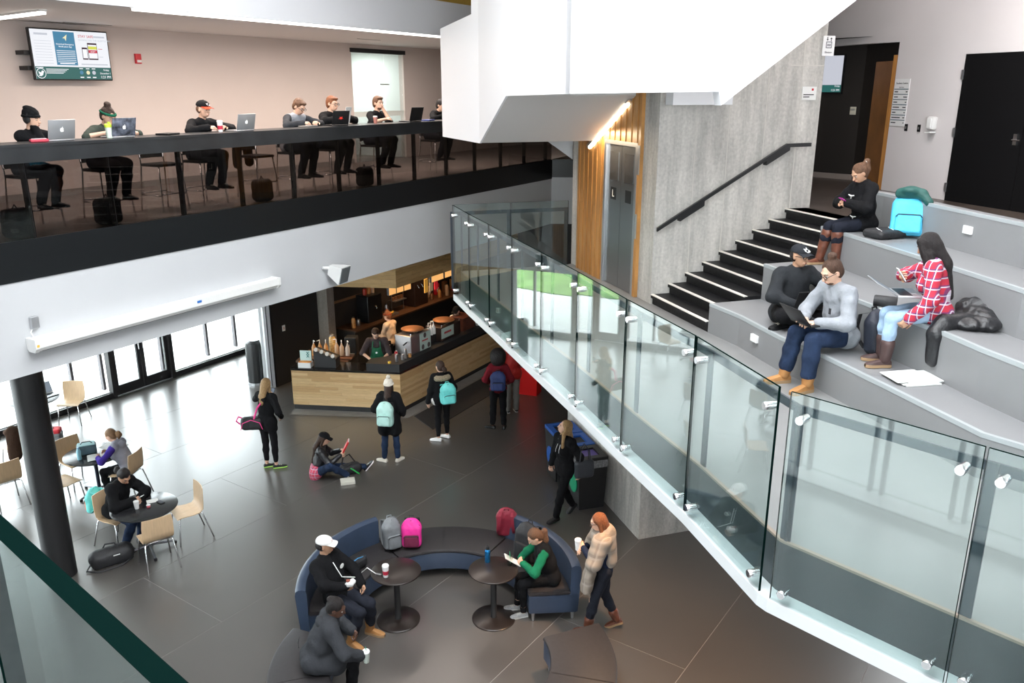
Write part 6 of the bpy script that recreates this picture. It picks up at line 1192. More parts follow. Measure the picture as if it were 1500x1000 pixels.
obj('chest_mark', MB().box(tuple(P_g[1]['P'] + P_g[1]['u'] * 0.34 + P_g[1]['f'] * 0.178 - P_g[1]['r'] * 0.09), (0.025, 0.01, 0.06)), m_ink, P_g[0])
P_w = person('woman in black toggle coat and tall brown boots looking at her phone', (4.30, 10.08, 4.57), -104, 1.64, pel=(0, 0, 0.535), lean=8, head=(0, 36, 0), skin='tan', lw=(-0.05, 0.30, 0.80), rw=(0.07, 0.30, 0.80), lel=(-1, -0.4, -0.3), rel=(1, -0.4, -0.3), la=(-0.10, 0.42, 0.085), ra=(0.12, 0.50, 0.085), hair=('pony', H_BRN, 0.22, c_white), top=dict(m=c_blk, hem=0.08, t=0.032, name='coat'), hood=True, bot=dict(m=cloth('navy_trouser', (0.012, 0.014, 0.022)), t=0.01), shoes=dict(kind='boot', m=l_brown, sole=s_gum, shaft=0.82, tuck=1), curl=(0.75, 0.75), ln=(1, 0.2, -0.3), rn=(-1, 0.2, -0.3), vox=0.009)
Jw = P_w[1]
for i, z in enumerate((0.37, 0.24, 0.11)):
    c_ = Jw['P'] + Jw['u'] * z + Jw['f'] * (0.172 - 0.01 * i); obj('toggle', MB().tube([tuple(c_ - Jw['r'] * 0.05), tuple(c_ - Jw['u'] * 0.012), tuple(c_ + Jw['r'] * 0.05)], [0.006, 0.011, 0.006], 6).tube([tuple(c_ - Jw['u'] * 0.012), tuple(c_ - Jw['u'] * 0.05 + Jw['r'] * 0.01)], 0.005, 5), m_plasw, P_w[0])
P_p = person('woman with long black hair, red plaid shirt and pale jeans holding a phone', (3.97, 7.46, 4.12), -82, 1.66, pel=(0, 0, 0.555), lean=10, twist=26, head=(8, 30, 0), skin='tan', rw=(0.00, 0.36, 0.90), rel=(1, -0.3, -0.3), lw=(-0.19, 0.30, 0.52), lel=(-0.8, -1, 0), rn=(-0.2, -1, 0.1), la=(-0.09, 0.44, 0.085), ra=(0.10, 0.42, 0.085), hair=('longfront', H_BLK, 0.34, 1), top=dict(m=c_plaid, hem=0.05, t=0.028, name='plaid_shirt'), bot=dict(m=c_ltden, t=0.006), shoes=dict(kind='boot', m=l_dkbrn, sole=s_gum, shaft=0.38, tuck=1), curl=(0.5, 0.7), vox=0.009)
# ================================================================== BAGS, LAPTOPS, CUPS AND SMALL THINGS
def backpack(label, M, c1, c2, w=0.30, h=0.44, d=0.17, strapc=None, pocket=True, lean_top=0.0, wr=0.004, flap=None, emblem=None, cat='backpack', name='backpack', extra=None):
    """origin at the bottom middle of the back panel; +y = outward (pocket side), x across, z up"""
    t = thing(name, label, cat); t.matrix_basis = M; strapc = strapc or c1
    body = soft('body', [rbx((0, d * 0.5, h * 0.40), (w / 2, d / 2, h * 0.40), 0.06), ell((0, d * 0.45, h * 0.74), (w * 0.46, d * 0.46, h * 0.27))], c1, t, 0.012, 0.04, wr)
    if pocket:
        pk_ = soft('front_pocket', [rbx((0, d * 0.98, h * 0.27), (w * 0.38, 0.045, h * 0.22), 0.035)], c2, t, 0.012, 0.02, wr)
        obj('zipper', MB().tube([(-w * 0.36, d + 0.035, h * 0.42), (-w * 0.3, d + 0.042, h * 0.475), (w * 0.3, d + 0.042, h * 0.475), (w * 0.36, d + 0.035, h * 0.42)], 0.006, 6), m_blkplas, pk_)
    obj('zipper', MB().tube([(-w * 0.47, d * 0.62, h * 0.45), (-w * 0.42, d * 0.72, h * 0.78), (0, d * 0.72, h * 0.955), (w * 0.42, d * 0.72, h * 0.78), (w * 0.47, d * 0.62, h * 0.45)], 0.006, 6), m_blkplas, t)
    for x in (-1, 1): obj('shoulder_strap', MB().loft([[(x * w * (0.2 + a), y, z), (x * w * (0.2 + a) + 0.045 * x, y, z), (x * w * (0.2 + a) + 0.045 * x, y - 0.012, z), (x * w * (0.2 + a), y - 0.012, z)] for a, y, z in ((0, 0.03, h * 0.92), (0.02, -0.05, h * 0.88), (0.05, -0.08, h * 0.6), (0.1, -0.05, h * 0.3), (0.12, 0.02, h * 0.12))]), strapc, t, smooth='auto', fix=True)
    obj('handle', MB().tube([(-0.035, 0.04, h * 0.96), (-0.03, 0.03, h * 1.03), (0.03, 0.03, h * 1.03), (0.035, 0.04, h * 0.96)], 0.009, 6), strapc, t)
    if emblem: obj('patch', MB().box((0, d + 0.012 if not pocket else d * 0.93, h * 0.66), (0.06, 0.016, 0.035)), emblem, t)
    return t
def onback(Pd, dz=0.02, dist=0.145, h=0.44):
    root, J = Pd; a = root.rotation_euler[2]; p = J['P'] + J['u'] * (0.44 * J['s'] - h + dz + 0.04) - J['f'] * dist; wp = wpt(root, p)
    return Matrix.Translation(wp) @ Matrix.Rotation(a + PI, 4, 'Z') @ Matrix.Rotation(R(4), 4, 'X')
def nyl(nm, c, var=0.12): return mat('nylon_' + nm, c, 0.6, var=var, vscale=10, bump=0.35, bscale=22)
n_mint = nyl('mint', (0.42, 0.66, 0.60)); n_aqua = nyl('aqua', (0.16, 0.68, 0.64)); n_navy = nyl('navy', (0.02, 0.04, 0.15)); n_blk = nyl('black', (0.014, 0.014, 0.016)); n_grey = nyl('grey', (0.17, 0.18, 0.19)); n_pink = nyl('pink', (0.80, 0.03, 0.30)); n_crim = nyl('crimson', (0.22, 0.012, 0.03)); n_cyan = nyl('cyan', (0.08, 0.52, 0.78)); n_teal = nyl('dark_teal', (0.01, 0.07, 0.06)); n_marn = nyl('maroon', (0.16, 0.012, 0.05))
backpack('mint green backpack with black trim worn over the black coat', onback(P_bean, -0.06, 0.175, 0.46), n_mint, n_mint, 0.30, 0.46, 0.17, n_blk, emblem=mat('tan_patch', (0.4, 0.3, 0.15), 0.7))
backpack('plain aqua backpack with a small black patch worn low on one shoulder', onback(P_aqua, -0.10, 0.17, 0.42) @ Matrix.Translation((-0.05, 0, 0)), n_aqua, n_aqua, 0.30, 0.42, 0.16, n_aqua, emblem=m_blkplas)
backpack('navy blue backpack with silver zips worn over the maroon jacket', onback(P_afro, -0.03, 0.165, 0.42), n_navy, n_navy, 0.30, 0.40, 0.16, n_blk)
# shoulder bags
root, J = P_pink
t = thing('shoulder_bag', 'black gym bag with pink trim hanging at the hip of the woman in leggings', 'bag', tuple(wpt(root, V3(-0.22, -0.13, 0.78))), root.rotation_euler[2] + 0.5)
soft('body', [rbx((0, 0, 0.12), (0.20, 0.10, 0.12), 0.08)], n_blk, t, 0.012, 0.03, 0.005)
pnk = mat('pink_webbing', (0.85, 0.06, 0.28), 0.6)
for y in (-0.10, 0.10): obj('trim_piping', MB().tube([(-0.19, y * 0.9, 0.03), (-0.15, y * 1.02, 0.16), (0, y * 1.02, 0.22), (0.15, y * 1.02, 0.16), (0.19, y * 0.9, 0.03)], 0.007, 6), pnk, t)
obj('handle', MB().tube([(-0.2, -0.05, 0.13), (-0.26, -0.07, 0.20), (-0.24, 0.04, 0.24), (-0.17, 0.05, 0.2)], 0.014, 6), pnk, t)
c0 = t.matrix_basis.inverted() if False else None
pa = wpt(root, J['sh'][1] * 0.35 + J['nk'] * 0.65 - J['f'] * 0.02 + J['u'] * 0.02); pb = wpt(root, V3(-0.16, -0.155, 0.98)); pm_ = wpt(root, (J['nk'] + V3(-0.16, -0.155, 0.98)) / 2 + V3(0.04, -0.12, 0.03))
TI = (Matrix.Translation(t.location) @ Matrix.Rotation(t.rotation_euler[2], 4, 'Z')).inverted()
obj('strap', MB().tube([tuple(TI @ p) for p in (pa, pm_, pb)], 0.018, 6), pnk, t)
root, J = P_blon
t = thing('shoulder_bag', 'dark leather shoulder bag behind the walking blonde woman', 'bag', tuple(wpt(root, V3(-0.30, -0.14, 0.80))), root.rotation_euler[2] + 1.2)
soft('body', [rbx((0, 0, 0.14), (0.16, 0.055, 0.15), 0.05)], mat('dark_slate_leather', (0.03, 0.034, 0.042), 0.45), t, 0.012, 0.03, 0.004)
for y in (-0.03, 0.03): obj('handle', MB().tube([(-0.09, y, 0.27), (-0.07, y, 0.46), (0.0, y, 0.56), (0.07, y, 0.46), (0.09, y, 0.27)], 0.009, 6), MATS['dark_slate_leather'], t)
# bags on the sofa (sit on the 0.45 m pad)
def sofabag(label, x, y, az, c1, c2, h, **k): return backpack(label, Matrix.Translation((x, y, 0.452)) @ Matrix.Rotation(-R(az), 4, 'Z') @ Matrix.Rotation(R(6), 4, 'X'), c1, c2, h=h, **k)
sofabag('grey backpack standing on the curved bench', -1.72, 10.36, 150, n_grey, n_grey, 0.46, w=0.26)
sofabag('hot pink and black backpack standing on the curved bench', -1.42, 10.42, 178, n_pink, n_marn, 0.42, w=0.28, strapc=n_blk)
t = sofabag('crimson backpack with its straps facing out beside the right sofa back', -0.08, 10.58, 5, n_crim, n_crim, 0.46, w=0.30)
sofabag('black backpack leaning on the right sofa beside the green-sleeved woman', 0.24, 10.06, -140, n_blk, n_blk, 0.54, w=0.36)
t = thing('sling_bag', 'small black bag with a blue edge lying on the left sofa', 'bag', (-2.12, 9.78, 0.452), 0.9)
soft('body', [rbx((0, 0, 0.09), (0.17, 0.10, 0.09), 0.07)], n_blk, t, 0.012, 0.03, 0.004); obj('trim_piping', MB().tube([(-0.14, -0.06, 0.15), (0, -0.07, 0.185), (0.14, -0.06, 0.15)], 0.007, 6), mat('blue_trim', (0.05, 0.25, 0.5), 0.6), t)
# bags on the tiers and floor
backpack('bright cyan and black backpack with a dark green scarf on top, on the upper tier', Matrix.Translation((4.62, 9.62, 5.002)) @ Matrix.Rotation(-R(205), 4, 'Z') @ Matrix.Rotation(R(10), 4, 'X'), n_cyan, n_cyan, 0.38, 0.50, 0.22, n_blk)
tag(soft('green_scarf', [cone((4.48, 9.60, 5.50), (4.66, 9.46, 5.51), 0.06), cone((4.66, 9.46, 5.51), (4.70, 9.36, 5.43), 0.05), ell((4.56, 9.52, 5.54), (0.10, 0.09, 0.05))], n_teal, None, 0.012, 0.03, 0.006), 'dark green scarf bundled on top of the cyan backpack', 'scarf')
t = thing('laptop_case', 'flat black case with white piping lying on the upper tier', 'bag', (4.32, 9.52, 5.002), 0.4)
soft('body', [rbx((0, 0, 0.05), (0.21, 0.15, 0.05), 0.045)], n_blk, t, 0.012, 0.02, 0.004)
for x in (-0.12, 0.06): obj('trim_piping', MB().tube([(x - 0.05, -0.11, 0.098), (x + 0.06, 0.07, 0.102)], 0.006, 6), m_plasw, t)
backpack('dark navy backpack with a green bottle behind the man in grey', Matrix.Translation((3.62, 7.93, 4.122)) @ Matrix.Rotation(-R(150), 4, 'Z') @ Matrix.Rotation(R(8), 4, 'X'), nyl('ink', (0.016, 0.02, 0.034)), nyl('ink', (0.016, 0.02, 0.034)), 0.32, 0.44, 0.18, n_blk)
t = thing('water_bottle', 'green bottle with orange cap in the side of the navy backpack', 'bottle', (3.60, 7.66, 4.14)); obj('body', MB().lathe([(0.03, 0), (0.033, 0.02), (0.033, 0.14), (0.02, 0.17)], 14), mat('green_bottle', (0.05, 0.35, 0.18), 0.3), t, smooth='auto'); obj('cap', MB().lathe([(0.021, 0.17), (0.021, 0.20)], 12), mat('orange_cap', (0.8, 0.2, 0.05), 0.5), t)
t = thing('rolled_mat', 'black rolled garment on top of the navy backpack', 'bundle', (3.72, 8.0, 4.62)); obj('roll', MB().lathe([(0.055, 0), (0.06, 0.01), (0.06, 0.2), (0.055, 0.21)], 18, M=Matrix.Rotation(R(90), 4, 'Y') @ Matrix.Rotation(R(30), 4, 'X') @ Matrix.Translation((0, 0, -0.1))), n_blk, t, smooth='auto'); obj('strap', MB().tube([(-0.06, 0.0, -0.03), (0.0, 0.02, -0.06), (0.06, 0.0, -0.03)], 0.008), n_blk, t)
t = thing('leather_jacket', 'black leather jacket spread on the tier beside the plaid shirt', 'jacket', (4.18, 7.35, 4.572)); 
soft('jacket_body', [ell((0.02, -0.08, 0.05), (0.26, 0.22, 0.065)), ell((0.16, 0.02, 0.09), (0.16, 0.20, 0.08)), cone((0.10, 0.22, 0.10), (0.26, -0.05, 0.14), 0.08, 0.09), cone((-0.2, -0.1, 0.04), (0.1, -0.24, 0.05), 0.07), cone((0.10, 0.16, 0.10), (0.24, 0.10, 0.17), 0.10, 0.09)], c_leather, t, 0.012, 0.03, 0.014, wf=52.0)
soft('sleeve', [cone((-0.05, -0.12, 0.06), (-0.27, -0.14, 0.05), 0.075, 0.075), cone((-0.27, -0.14, 0.05), (-0.33, -0.16, -0.05), 0.08), cone((-0.33, -0.16, -0.05), (-0.34, -0.18, -0.30), 0.08, 0.055)], c_leather, t, 0.012, 0.02, 0.007)
t = thing('newspaper', 'pile of folded newspaper lying on the lowest tier', 'newspaper', (3.64, 7.06, 4.122), 0.2)
for i in range(4): obj('folded_sheet', MB().add([(x + 0.02 * i * (-1) ** i, y + 0.015 * i, z + 0.008 * i) for x, y, z in ((-0.17, -0.14, 0), (0.17, -0.16, 0.0), (0.19, 0.13, 0.004), (-0.15, 0.15, 0), (-0.17, -0.14, 0.006), (0.17, -0.16, 0.012), (0.19, 0.13, 0.016), (-0.15, 0.15, 0.006))], [(3, 2, 1, 0), (4, 5, 6, 7), (0, 1, 5, 4), (1, 2, 6, 5), (2, 3, 7, 6), (3, 0, 4, 7)]), m_paper if i % 2 else m_paper2, t)
tag(obj('paper_sheet', MB().box((3.78, 7.80, 4.575), (0.22, 0.30, 0.004), rz=0.4), m_paper), 'single white paper sheet on the tier in front of the plaid shirt', 'paper')
t = thing('duffel_bag', 'black duffel bag on the floor beside the near table', 'bag', (-5.87, 10.66, 0), 0.65)
soft('body', [cone((-0.18, 0, 0.13), (0.18, 0, 0.13), 0.125, 0.13), rbx((0, 0, 0.10), (0.28, 0.13, 0.10), 0.06)], n_blk, t, 0.012, 0.05, 0.006)
obj('handle', MB().tube([(-0.09, 0.05, 0.24), (-0.06, 0.02, 0.31), (0.06, -0.02, 0.31), (0.09, -0.05, 0.24)], 0.011, 6), n_blk, t); obj('strap', MB().tube([(-0.29, 0, 0.06), (-0.36, -0.08, 0.02), (-0.2, -0.2, 0.012), (0.1, -0.18, 0.012), (0.27, -0.1, 0.05)], 0.012, 6), n_blk, t); obj('logo', MB().box((0.05, -0.132, 0.17), (0.09, 0.01, 0.012)), m_plasw, t)
t = thing('floor_bag', 'black bag with green straps on the floor by the reading woman', 'bag', (-2.92, 13.62, 0), 0.6)
soft('body', [rbx((0, 0, 0.09), (0.19, 0.12, 0.09), 0.07)], n_blk, t, 0.012, 0.04, 0.006); obj('strap', MB().tube([(-0.15, 0.05, 0.15), (-0.1, 0.08, 0.30), (0.02, 0.08, 0.33), (0.12, 0.05, 0.16)], 0.014, 6), n_blk, t); obj('strap', MB().tube([(-0.05, -0.12, 0.15), (0.03, -0.14, 0.08), (0.10, -0.15, 0.012)], 0.012, 6), mat('green_webbing', (0.04, 0.45, 0.10), 0.6), t)
t = thing('tote_bag', 'red and grey bag on the floor behind the black column', 'bag', (-9.0, 14.9, 0), 0.3)
soft('body', [rbx((0, 0, 0.13), (0.19, 0.13, 0.13), 0.06)], n_grey, t, 0.012, 0.04, 0.006); soft('flap', [rbx((0, 0, 0.27), (0.18, 0.12, 0.05), 0.04)], mat('red_nylon', (0.5, 0.02, 0.03), 0.6), t, 0.012, 0.02, 0.004); obj('handle', MB().tube([(-0.08, 0, 0.3), (0, 0, 0.38), (0.08, 0, 0.3)], 0.01, 6), n_blk, t)
backpack('aqua and orange backpack hanging on the chair of the man in black', Matrix.Translation((-6.38, 11.45, 0.40)) @ Matrix.Rotation(-R(292), 4, 'Z'), n_aqua, mat('orange_nylon', (0.75, 0.15, 0.04), 0.6), 0.28, 0.40, 0.14, n_aqua)
# ---- laptops
def laptop(label, loc, az, c, ang=105, logo=None, w=0.33, d=0.23, lidpat=None, tilt=0.0):
    """user looks along azimuth az; hinge on the far side"""
    t = thing('laptop', label, 'laptop'); t.matrix_basis = Matrix.Translation(loc) @ Matrix.Rotation(-R(az), 4, 'Z') @ Matrix.Rotation(R(tilt), 4, 'X')
    obj('base', MB().rbox((0, 0, 0.009), (w, d, 0.018), 0.006), c, t, smooth='auto')
    kb = obj('keyboard', MB().box((0, 0.035, 0.0185), (w * 0.86, d * 0.48, 0.002)), m_blkplas, t); obj('touchpad', MB().box((0, -d * 0.3, 0.0185), (w * 0.3, d * 0.28, 0.0015)), m_alu if c is not m_blkplas else m_blackmatt, t)
    L = Matrix.Translation((0, d / 2, 0.018)) @ Matrix.Rotation(R(180 - ang), 4, 'X').inverted()
    L = Matrix.Translation((0, d / 2, 0.018)) @ Matrix.Rotation(R(-(ang - 90)), 4, 'X')
    lid = obj('lid', MB().rbox((0, 0, d / 2), (w, 0.009, d), 0.004), lidpat or c, t, smooth='auto', M=L)
    obj('screen', MB().box((0, -0.0055, d / 2), (w * 0.93, 0.002, d * 0.88)), emis('laptop_screen', (0.35, 0.42, 0.5), 0.6), lid)
    if logo: obj('logo', MB().plate(logo[1], (0, 0.006, d / 2), (-1, 0, 0), (0, 0, 1), 0.0015), logo[0], lid)
    return t
app = [(0.0, -0.022), (0.012, -0.024), (0.020, -0.010), (0.013, 0.0), (0.019, 0.012), (0.010, 0.018), (0.003, 0.016), (0.008, 0.030), (0.002, 0.028), (-0.001, 0.016), (-0.011, 0.018), (-0.020, 0.008), (-0.019, -0.010), (-0.010, -0.024)]
app = [(x * 1.15, y * 1.15) for x, y in app]; e_app = emis('logo_glow', (1, 1, 1), 1.2); m_silver = mat('silver_laptop', (0.50, 0.51, 0.53), 0.35, 0.7)
blx = [(-0.05, -0.02), (-0.02, -0.015), (0.0, -0.03), (0.02, -0.015), (0.05, -0.02), (0.02, 0.0), (0.03, 0.02), (0.0, 0.01), (-0.03, 0.02), (-0.02, 0.0)]
m_marble = mat('black_white_marbled_lid', (0.10, 0.11, 0.14), 0.3, var=0.95, vscale=14)
def barl(label, s_, o, c, **k): p = bq(s_, o); return laptop(label, p + (6.067,), k.pop('az', OUT), c, **k)
barl('silver laptop with glowing fruit logo in front of the headphone wearer', 0.80, 0.27, m_silver, logo=(e_app, app))
barl('marbled black laptop in front of the person with a green headband', 1.60, 0.25, m_silver, logo=(e_app, app), lidpat=m_marble)
barl('silver laptop with glowing fruit logo beside the red-brimmed cap', 3.55, 0.22, m_silver, logo=(e_app, app))
barl('black laptop with red emblem between two reading men', 5.62, 0.24, m_blkplas, logo=(emis('red_logo', (0.9, 0.05, 0.03), 0.9), blx), az=OUT + 12)
barl('wide black laptop in front of the bearded man', 7.62, 0.22, m_blkplas, w=0.37, d=0.25)
root, J = P_k; laptop('black laptop on the lap of the man in the black cap', tuple(wpt(root, V3(0.02, 0.36, 0.24))), 172, m_blkplas, 120, tilt=6)
root, J = P_g; laptop('black laptop on the knees of the man in grey', tuple(wpt(root, V3(0.0, 0.40, 0.665))), -108, m_blkplas, 128, tilt=-2)
root, J = P_p; laptop('laptop with silver rim on the lap of the woman in plaid', tuple(wpt(root, V3(0.0, 0.30, 0.70))), -82, m_silver, 150)
laptop('open laptop on the table half hidden by the column', (-9.35, 15.62, 0.735), -60, m_silver, 110)
for lab, s_, o, c, rz in (('dark closed tablet lying on the bar beside the marbled laptop', 2.30, 0.2, m_blkplas, 0.3), ('blue book lying on the bar right of the wide black laptop', 8.15, 0.2, mat('blue_book', (0.03, 0.05, 0.2), 0.6), 0.2), ('dark notebook on the bar in front of the man in the grey vest', 4.95, 0.22, mat('grey_note', (0.16, 0.15, 0.14), 0.7), 0.1)):
    p = bq(s_, o); t = thing('book', lab, 'book', p + (6.067,), math.atan2(Ad[1], Ad[0]) + rz); obj('cover', MB().rbox((0, 0, 0.012), (0.26, 0.19, 0.024), 0.004), c, t); obj('pages', MB().box((0.004, 0, 0.012), (0.256, 0.18, 0.016)), m_paper, t)
t = thing('coat_standin', 'brown coat standing in for a seated person at the left picture edge', 'coat', (-8.95, 13.75, 0.86), R(50)); soft('coat_body', [cone((-0.2, -0.21, 0.0), (0.2, -0.21, 0.0), 0.05), cone((-0.12, -0.24, 0), (-0.14, -0.26, -0.45), 0.10, 0.12, ((0, 1, 0), 2.2)), cone((0.12, -0.24, 0), (0.14, -0.26, -0.5), 0.10, 0.12, ((0, 1, 0), 2.2))], cloth('brown_coat', (0.06, 0.035, 0.025)), t, 0.013, 0.04, 0.008)  # coat shape put where a seated person's dark back would be
p = bq(4.35, 0.88); t = thing('draped_jacket', 'dark jacket draped over the empty balcony stool', 'jacket', p + (5.62,), -R(OUT)); soft('jacket_body', [cone((-0.15, -0.2, 0.25), (0.15, -0.2, 0.25), 0.06), cone((-0.1, -0.22, 0.25), (-0.12, -0.22, -0.1), 0.08, 0.07), cone((0.1, -0.22, 0.25), (0.12, -0.22, -0.12), 0.08, 0.07)], c_blk, t, 0.014, 0.04, 0.006)
for i, (s_, lab) in enumerate(((0.2, 'dark bag on the balcony floor below the headphone wearer'), (1.35, 'round black backpack on the balcony floor between the first two stools'), (3.95, 'square black bag on the balcony floor right of the red-brimmed cap'), (6.35, 'black bag on the balcony floor below the man with white paper'))):
    p = bq(s_, 0.30); t = thing('floor_bag', lab, 'bag', p + (5.0,), -R(OUT), group='bags on the balcony floor'); soft('body', [rbx((0, 0, 0.17), (0.16, 0.11, 0.17), 0.08)], n_blk, t, 0.014, 0.04, 0.006); obj('handle', MB().tube([(-0.04, 0, 0.32), (0, 0, 0.38), (0.04, 0, 0.32)], 0.009, 6), n_blk, t)
# ---- cups, bottles, phones
def paper_cup(label, loc, h=0.12, r=0.038, body=None, sleeve=None, lid=m_plasw, straw=None):
    t = thing('paper_cup', label, 'cup', loc); obj('cup_body', MB().lathe([(r * 0.72, 0), (r * 0.74, 0.004), (r, h)], 20), body or m_plasw, t, smooth='auto')
    if sleeve: obj('sleeve', MB().lathe([(r * 0.80, h * 0.25), (r * 0.92 + 0.001, h * 0.62)], 20), sleeve, t, smooth='auto')
    if lid: obj('lid', MB().lathe([(r * 1.06, h), (r * 1.06, h + 0.007), (r * 0.95, h + 0.012), (r * 0.92, h + 0.02), (r * 0.5, h + 0.021)], 20), lid, t, smooth='auto')
    if straw: obj('straw', MB().tube([(0.01, 0, h * 0.2), (0.0, 0.0, h + 0.07)], 0.004, 6), straw, t)
    return t
m_sleeve = mat('red_sleeve', (0.5, 0.02, 0.05), 0.6); g_cup = glass('clear_plastic_cup', (0.80, 0.84, 0.82)); m_straw = mat('green_straw', (0.01, 0.30, 0.14), 0.5); m_milk = mat('iced_milk', (0.5, 0.55, 0.5), 0.5)
paper_cup('white coffee cup with a red sleeve on the left pedestal table', (-1.60, 9.15, 0.734), 0.15, 0.043, sleeve=m_sleeve)
paper_cup('clear iced cup with a green straw on the right pedestal table', (-0.03, 9.42, 0.734), 0.13, 0.045, body=g_cup, lid=None, straw=m_straw)
root, J = P_coat; paper_cup('iced drink with a green straw held by the woman in the long coat', tuple(wpt(root, V3(0.19, 0.56, 0.52))), 0.13, 0.042, body=m_milk, lid=m_plasw, straw=m_straw)
root, J = P_scarf; paper_cup('white hot cup held by the woman in the blanket scarf', tuple(wpt(root, V3(0.0, 0.34, 1.155))), 0.13, 0.042)
paper_cup('white paper cup on the near black table', (-5.53, 10.93, 0.734), 0.12, 0.04, lid=None)
paper_cup('white and red cup on the bar in front of the red-brimmed cap', bq(3.18, 0.2) + (6.067,), 0.14, 0.04, sleeve=m_sleeve)
paper_cup('clear cup of pink tea beside the white paper on the bar', bq(6.62, 0.22) + (6.067,), 0.11, 0.038, body=mat('pink_tea', (0.5, 0.2, 0.16), 0.3))
t = thing('drink_shaker', 'clear shaker with lime green lid beside the marbled laptop', 'bottle', bq(1.42, 0.16) + (6.067,)); obj('body', MB().lathe([(0.034, 0), (0.04, 0.13)], 18), mat('clear_shaker', (0.60, 0.66, 0.58), 0.3), t, smooth='auto'); obj('lid', MB().lathe([(0.043, 0.13), (0.043, 0.165), (0.03, 0.175)], 18), mat('lime_lid', (0.55, 0.75, 0.05), 0.4), t, smooth='auto'); obj('cap', MB().lathe([(0.018, 0.175), (0.018, 0.195)], 12, (0.015, 0, 0)), MATS['lime_lid'], t)
t = thing('pencil_case', 'red pencil case on the bar in front of the headphone wearer', 'case', bq(0.52, 0.14) + (6.067,), 0.8); obj('body', MB().rbox((0, 0, 0.018), (0.20, 0.07, 0.036), 0.015), mat('red_case', (0.5, 0.05, 0.08), 0.6), t, smooth='auto'); obj('zipper', MB().tube([(-0.08, 0, 0.037), (0.08, 0, 0.037)], 0.004, 5), m_plasw, t)
t = thing('water_bottle', 'blue metal bottle with black cap on the right pedestal table', 'bottle', (-0.32, 9.50, 0.734)); obj('body', MB().lathe([(0.034, 0), (0.036, 0.01), (0.036, 0.15), (0.028, 0.175), (0.022, 0.18)], 20), mat('blue_metal', (0.02, 0.20, 0.48), 0.25, 0.8), t, smooth='auto'); obj('cap', MB().lathe([(0.024, 0.18), (0.024, 0.21), (0.016, 0.225)], 16), m_blkplas, t, smooth='auto'); obj('loop', MB().tube([(-0.015, 0, 0.22), (0, 0, 0.245), (0.015, 0, 0.22)], 0.004, 6), m_blkplas, t)
t = thing('water_bottle', 'pale blue plastic bottle on the far table', 'bottle', (-7.22, 12.62, 0.734)); obj('body', MB().lathe([(0.034, 0), (0.036, 0.02), (0.033, 0.08), (0.036, 0.14), (0.02, 0.19)], 18), mat('pale_blue_plastic', (0.25, 0.50, 0.58), 0.3), t, smooth='auto'); obj('cap', MB().lathe([(0.017, 0.19), (0.017, 0.215)], 12), mat('cap_blue', (0.2, 0.35, 0.5), 0.4), t)
t = thing('lunch_bag', 'teal and black lunch bag on the far table', 'bag', (-7.22, 12.88, 0.734), 0.5); soft('body', [rbx((0, 0, 0.08), (0.15, 0.11, 0.08), 0.03)], nyl('slate', (0.05, 0.09, 0.11)), t, 0.01, 0.02, 0.002); obj('top_panel', MB().rbox((0, 0, 0.163), (0.26, 0.18, 0.012), 0.005), mat('teal_top', (0.20, 0.36, 0.38), 0.6), t); obj('handle', MB().tube([(-0.09, 0, 0.165), (-0.06, 0, 0.2), (0.06, 0, 0.2), (0.09, 0, 0.165)], 0.008, 6), n_blk, t)
for lab, x, y, rz, z in (('open notebook pages on the far table', -6.92, 12.72, 0.5, 0.736), ('magazine held open by the girl in purple', -6.82, 12.98, -0.3, 0.80)):
    t = thing('open_notebook', lab, 'notebook', (x, y, z), rz)
    for q in (-1, 1): obj('page', MB().loft([[(q * u_, -0.14, 0.012 * math.sin(u_ * 14)), (q * u_, 0.14, 0.012 * math.sin(u_ * 14)), (q * u_, 0.14, 0.012 * math.sin(u_ * 14) + 0.004), (q * u_, -0.14, 0.012 * math.sin(u_ * 14) + 0.004)] for u_ in (0.0, 0.05, 0.1, 0.15, 0.2)]), m_paper if q > 0 else m_paper2, t, fix=True)
def phone(label, M, c, scr=(0.1, 0.12, 0.3)):
    t = thing('phone', label, 'phone'); t.matrix_basis = M; obj('casing', MB().rbox((0, 0, 0), (0.07, 0.14, 0.009), 0.004), c, t, smooth='auto'); obj('screen', MB().box((0, 0, 0.005), (0.062, 0.115, 0.001)), mat('phone_screen_%d' % int(scr[2] * 100), (0.02, 0.02, 0.03), 0.2, emit=scr, estr=0.6), t); return t
phone('black phone lying on the near black table', Matrix.Translation((-5.26, 11.12, 0.739)) @ Matrix.Rotation(0.9, 4, 'Z'), m_blkplas, (0, 0, 0.01))
def inhand(Pd, q, dy=0.05, dz=0.01, rx=-50): root, J = Pd; d = unit(J['wr'][q] - J['el'][q]); return Matrix.Translation(wpt(root, J['wr'][q] + d * 0.09 + V3(-q * 0.02, 0.0, dz))) @ Matrix.Rotation(root.rotation_euler[2], 4, 'Z') @ Matrix.Rotation(R(rx + 90), 4, 'X')
phone('phone in the hands of the man in the black jacket', inhand(P_man, 1), m_plasw)
phone('magenta phone in the hands of the woman in the toggle coat', inhand(P_w, 1, rx=-60), mat('magenta_case', (0.45, 0.03, 0.30), 0.5))
phone('white phone held up by the woman in the plaid shirt', inhand(P_p, 1, rx=-35), m_plasw, (0.05, 0.07, 0.25))
phone('phone held by the woman in leggings', inhand(P_pink, -1, rx=-30), m_blkplas, (0.2, 0.25, 0.31))
t = thing('pink_cup', 'small pink tub beside the phone on the near table', 'tub', (-5.38, 10.98, 0.734)); obj('body', MB().lathe([(0.025, 0), (0.03, 0.03)], 14), mat('pink_tub', (0.65, 0.12, 0.15), 0.4), t); obj('lid', MB().lathe([(0.032, 0.03), (0.03, 0.036)], 14), m_plasw, t)
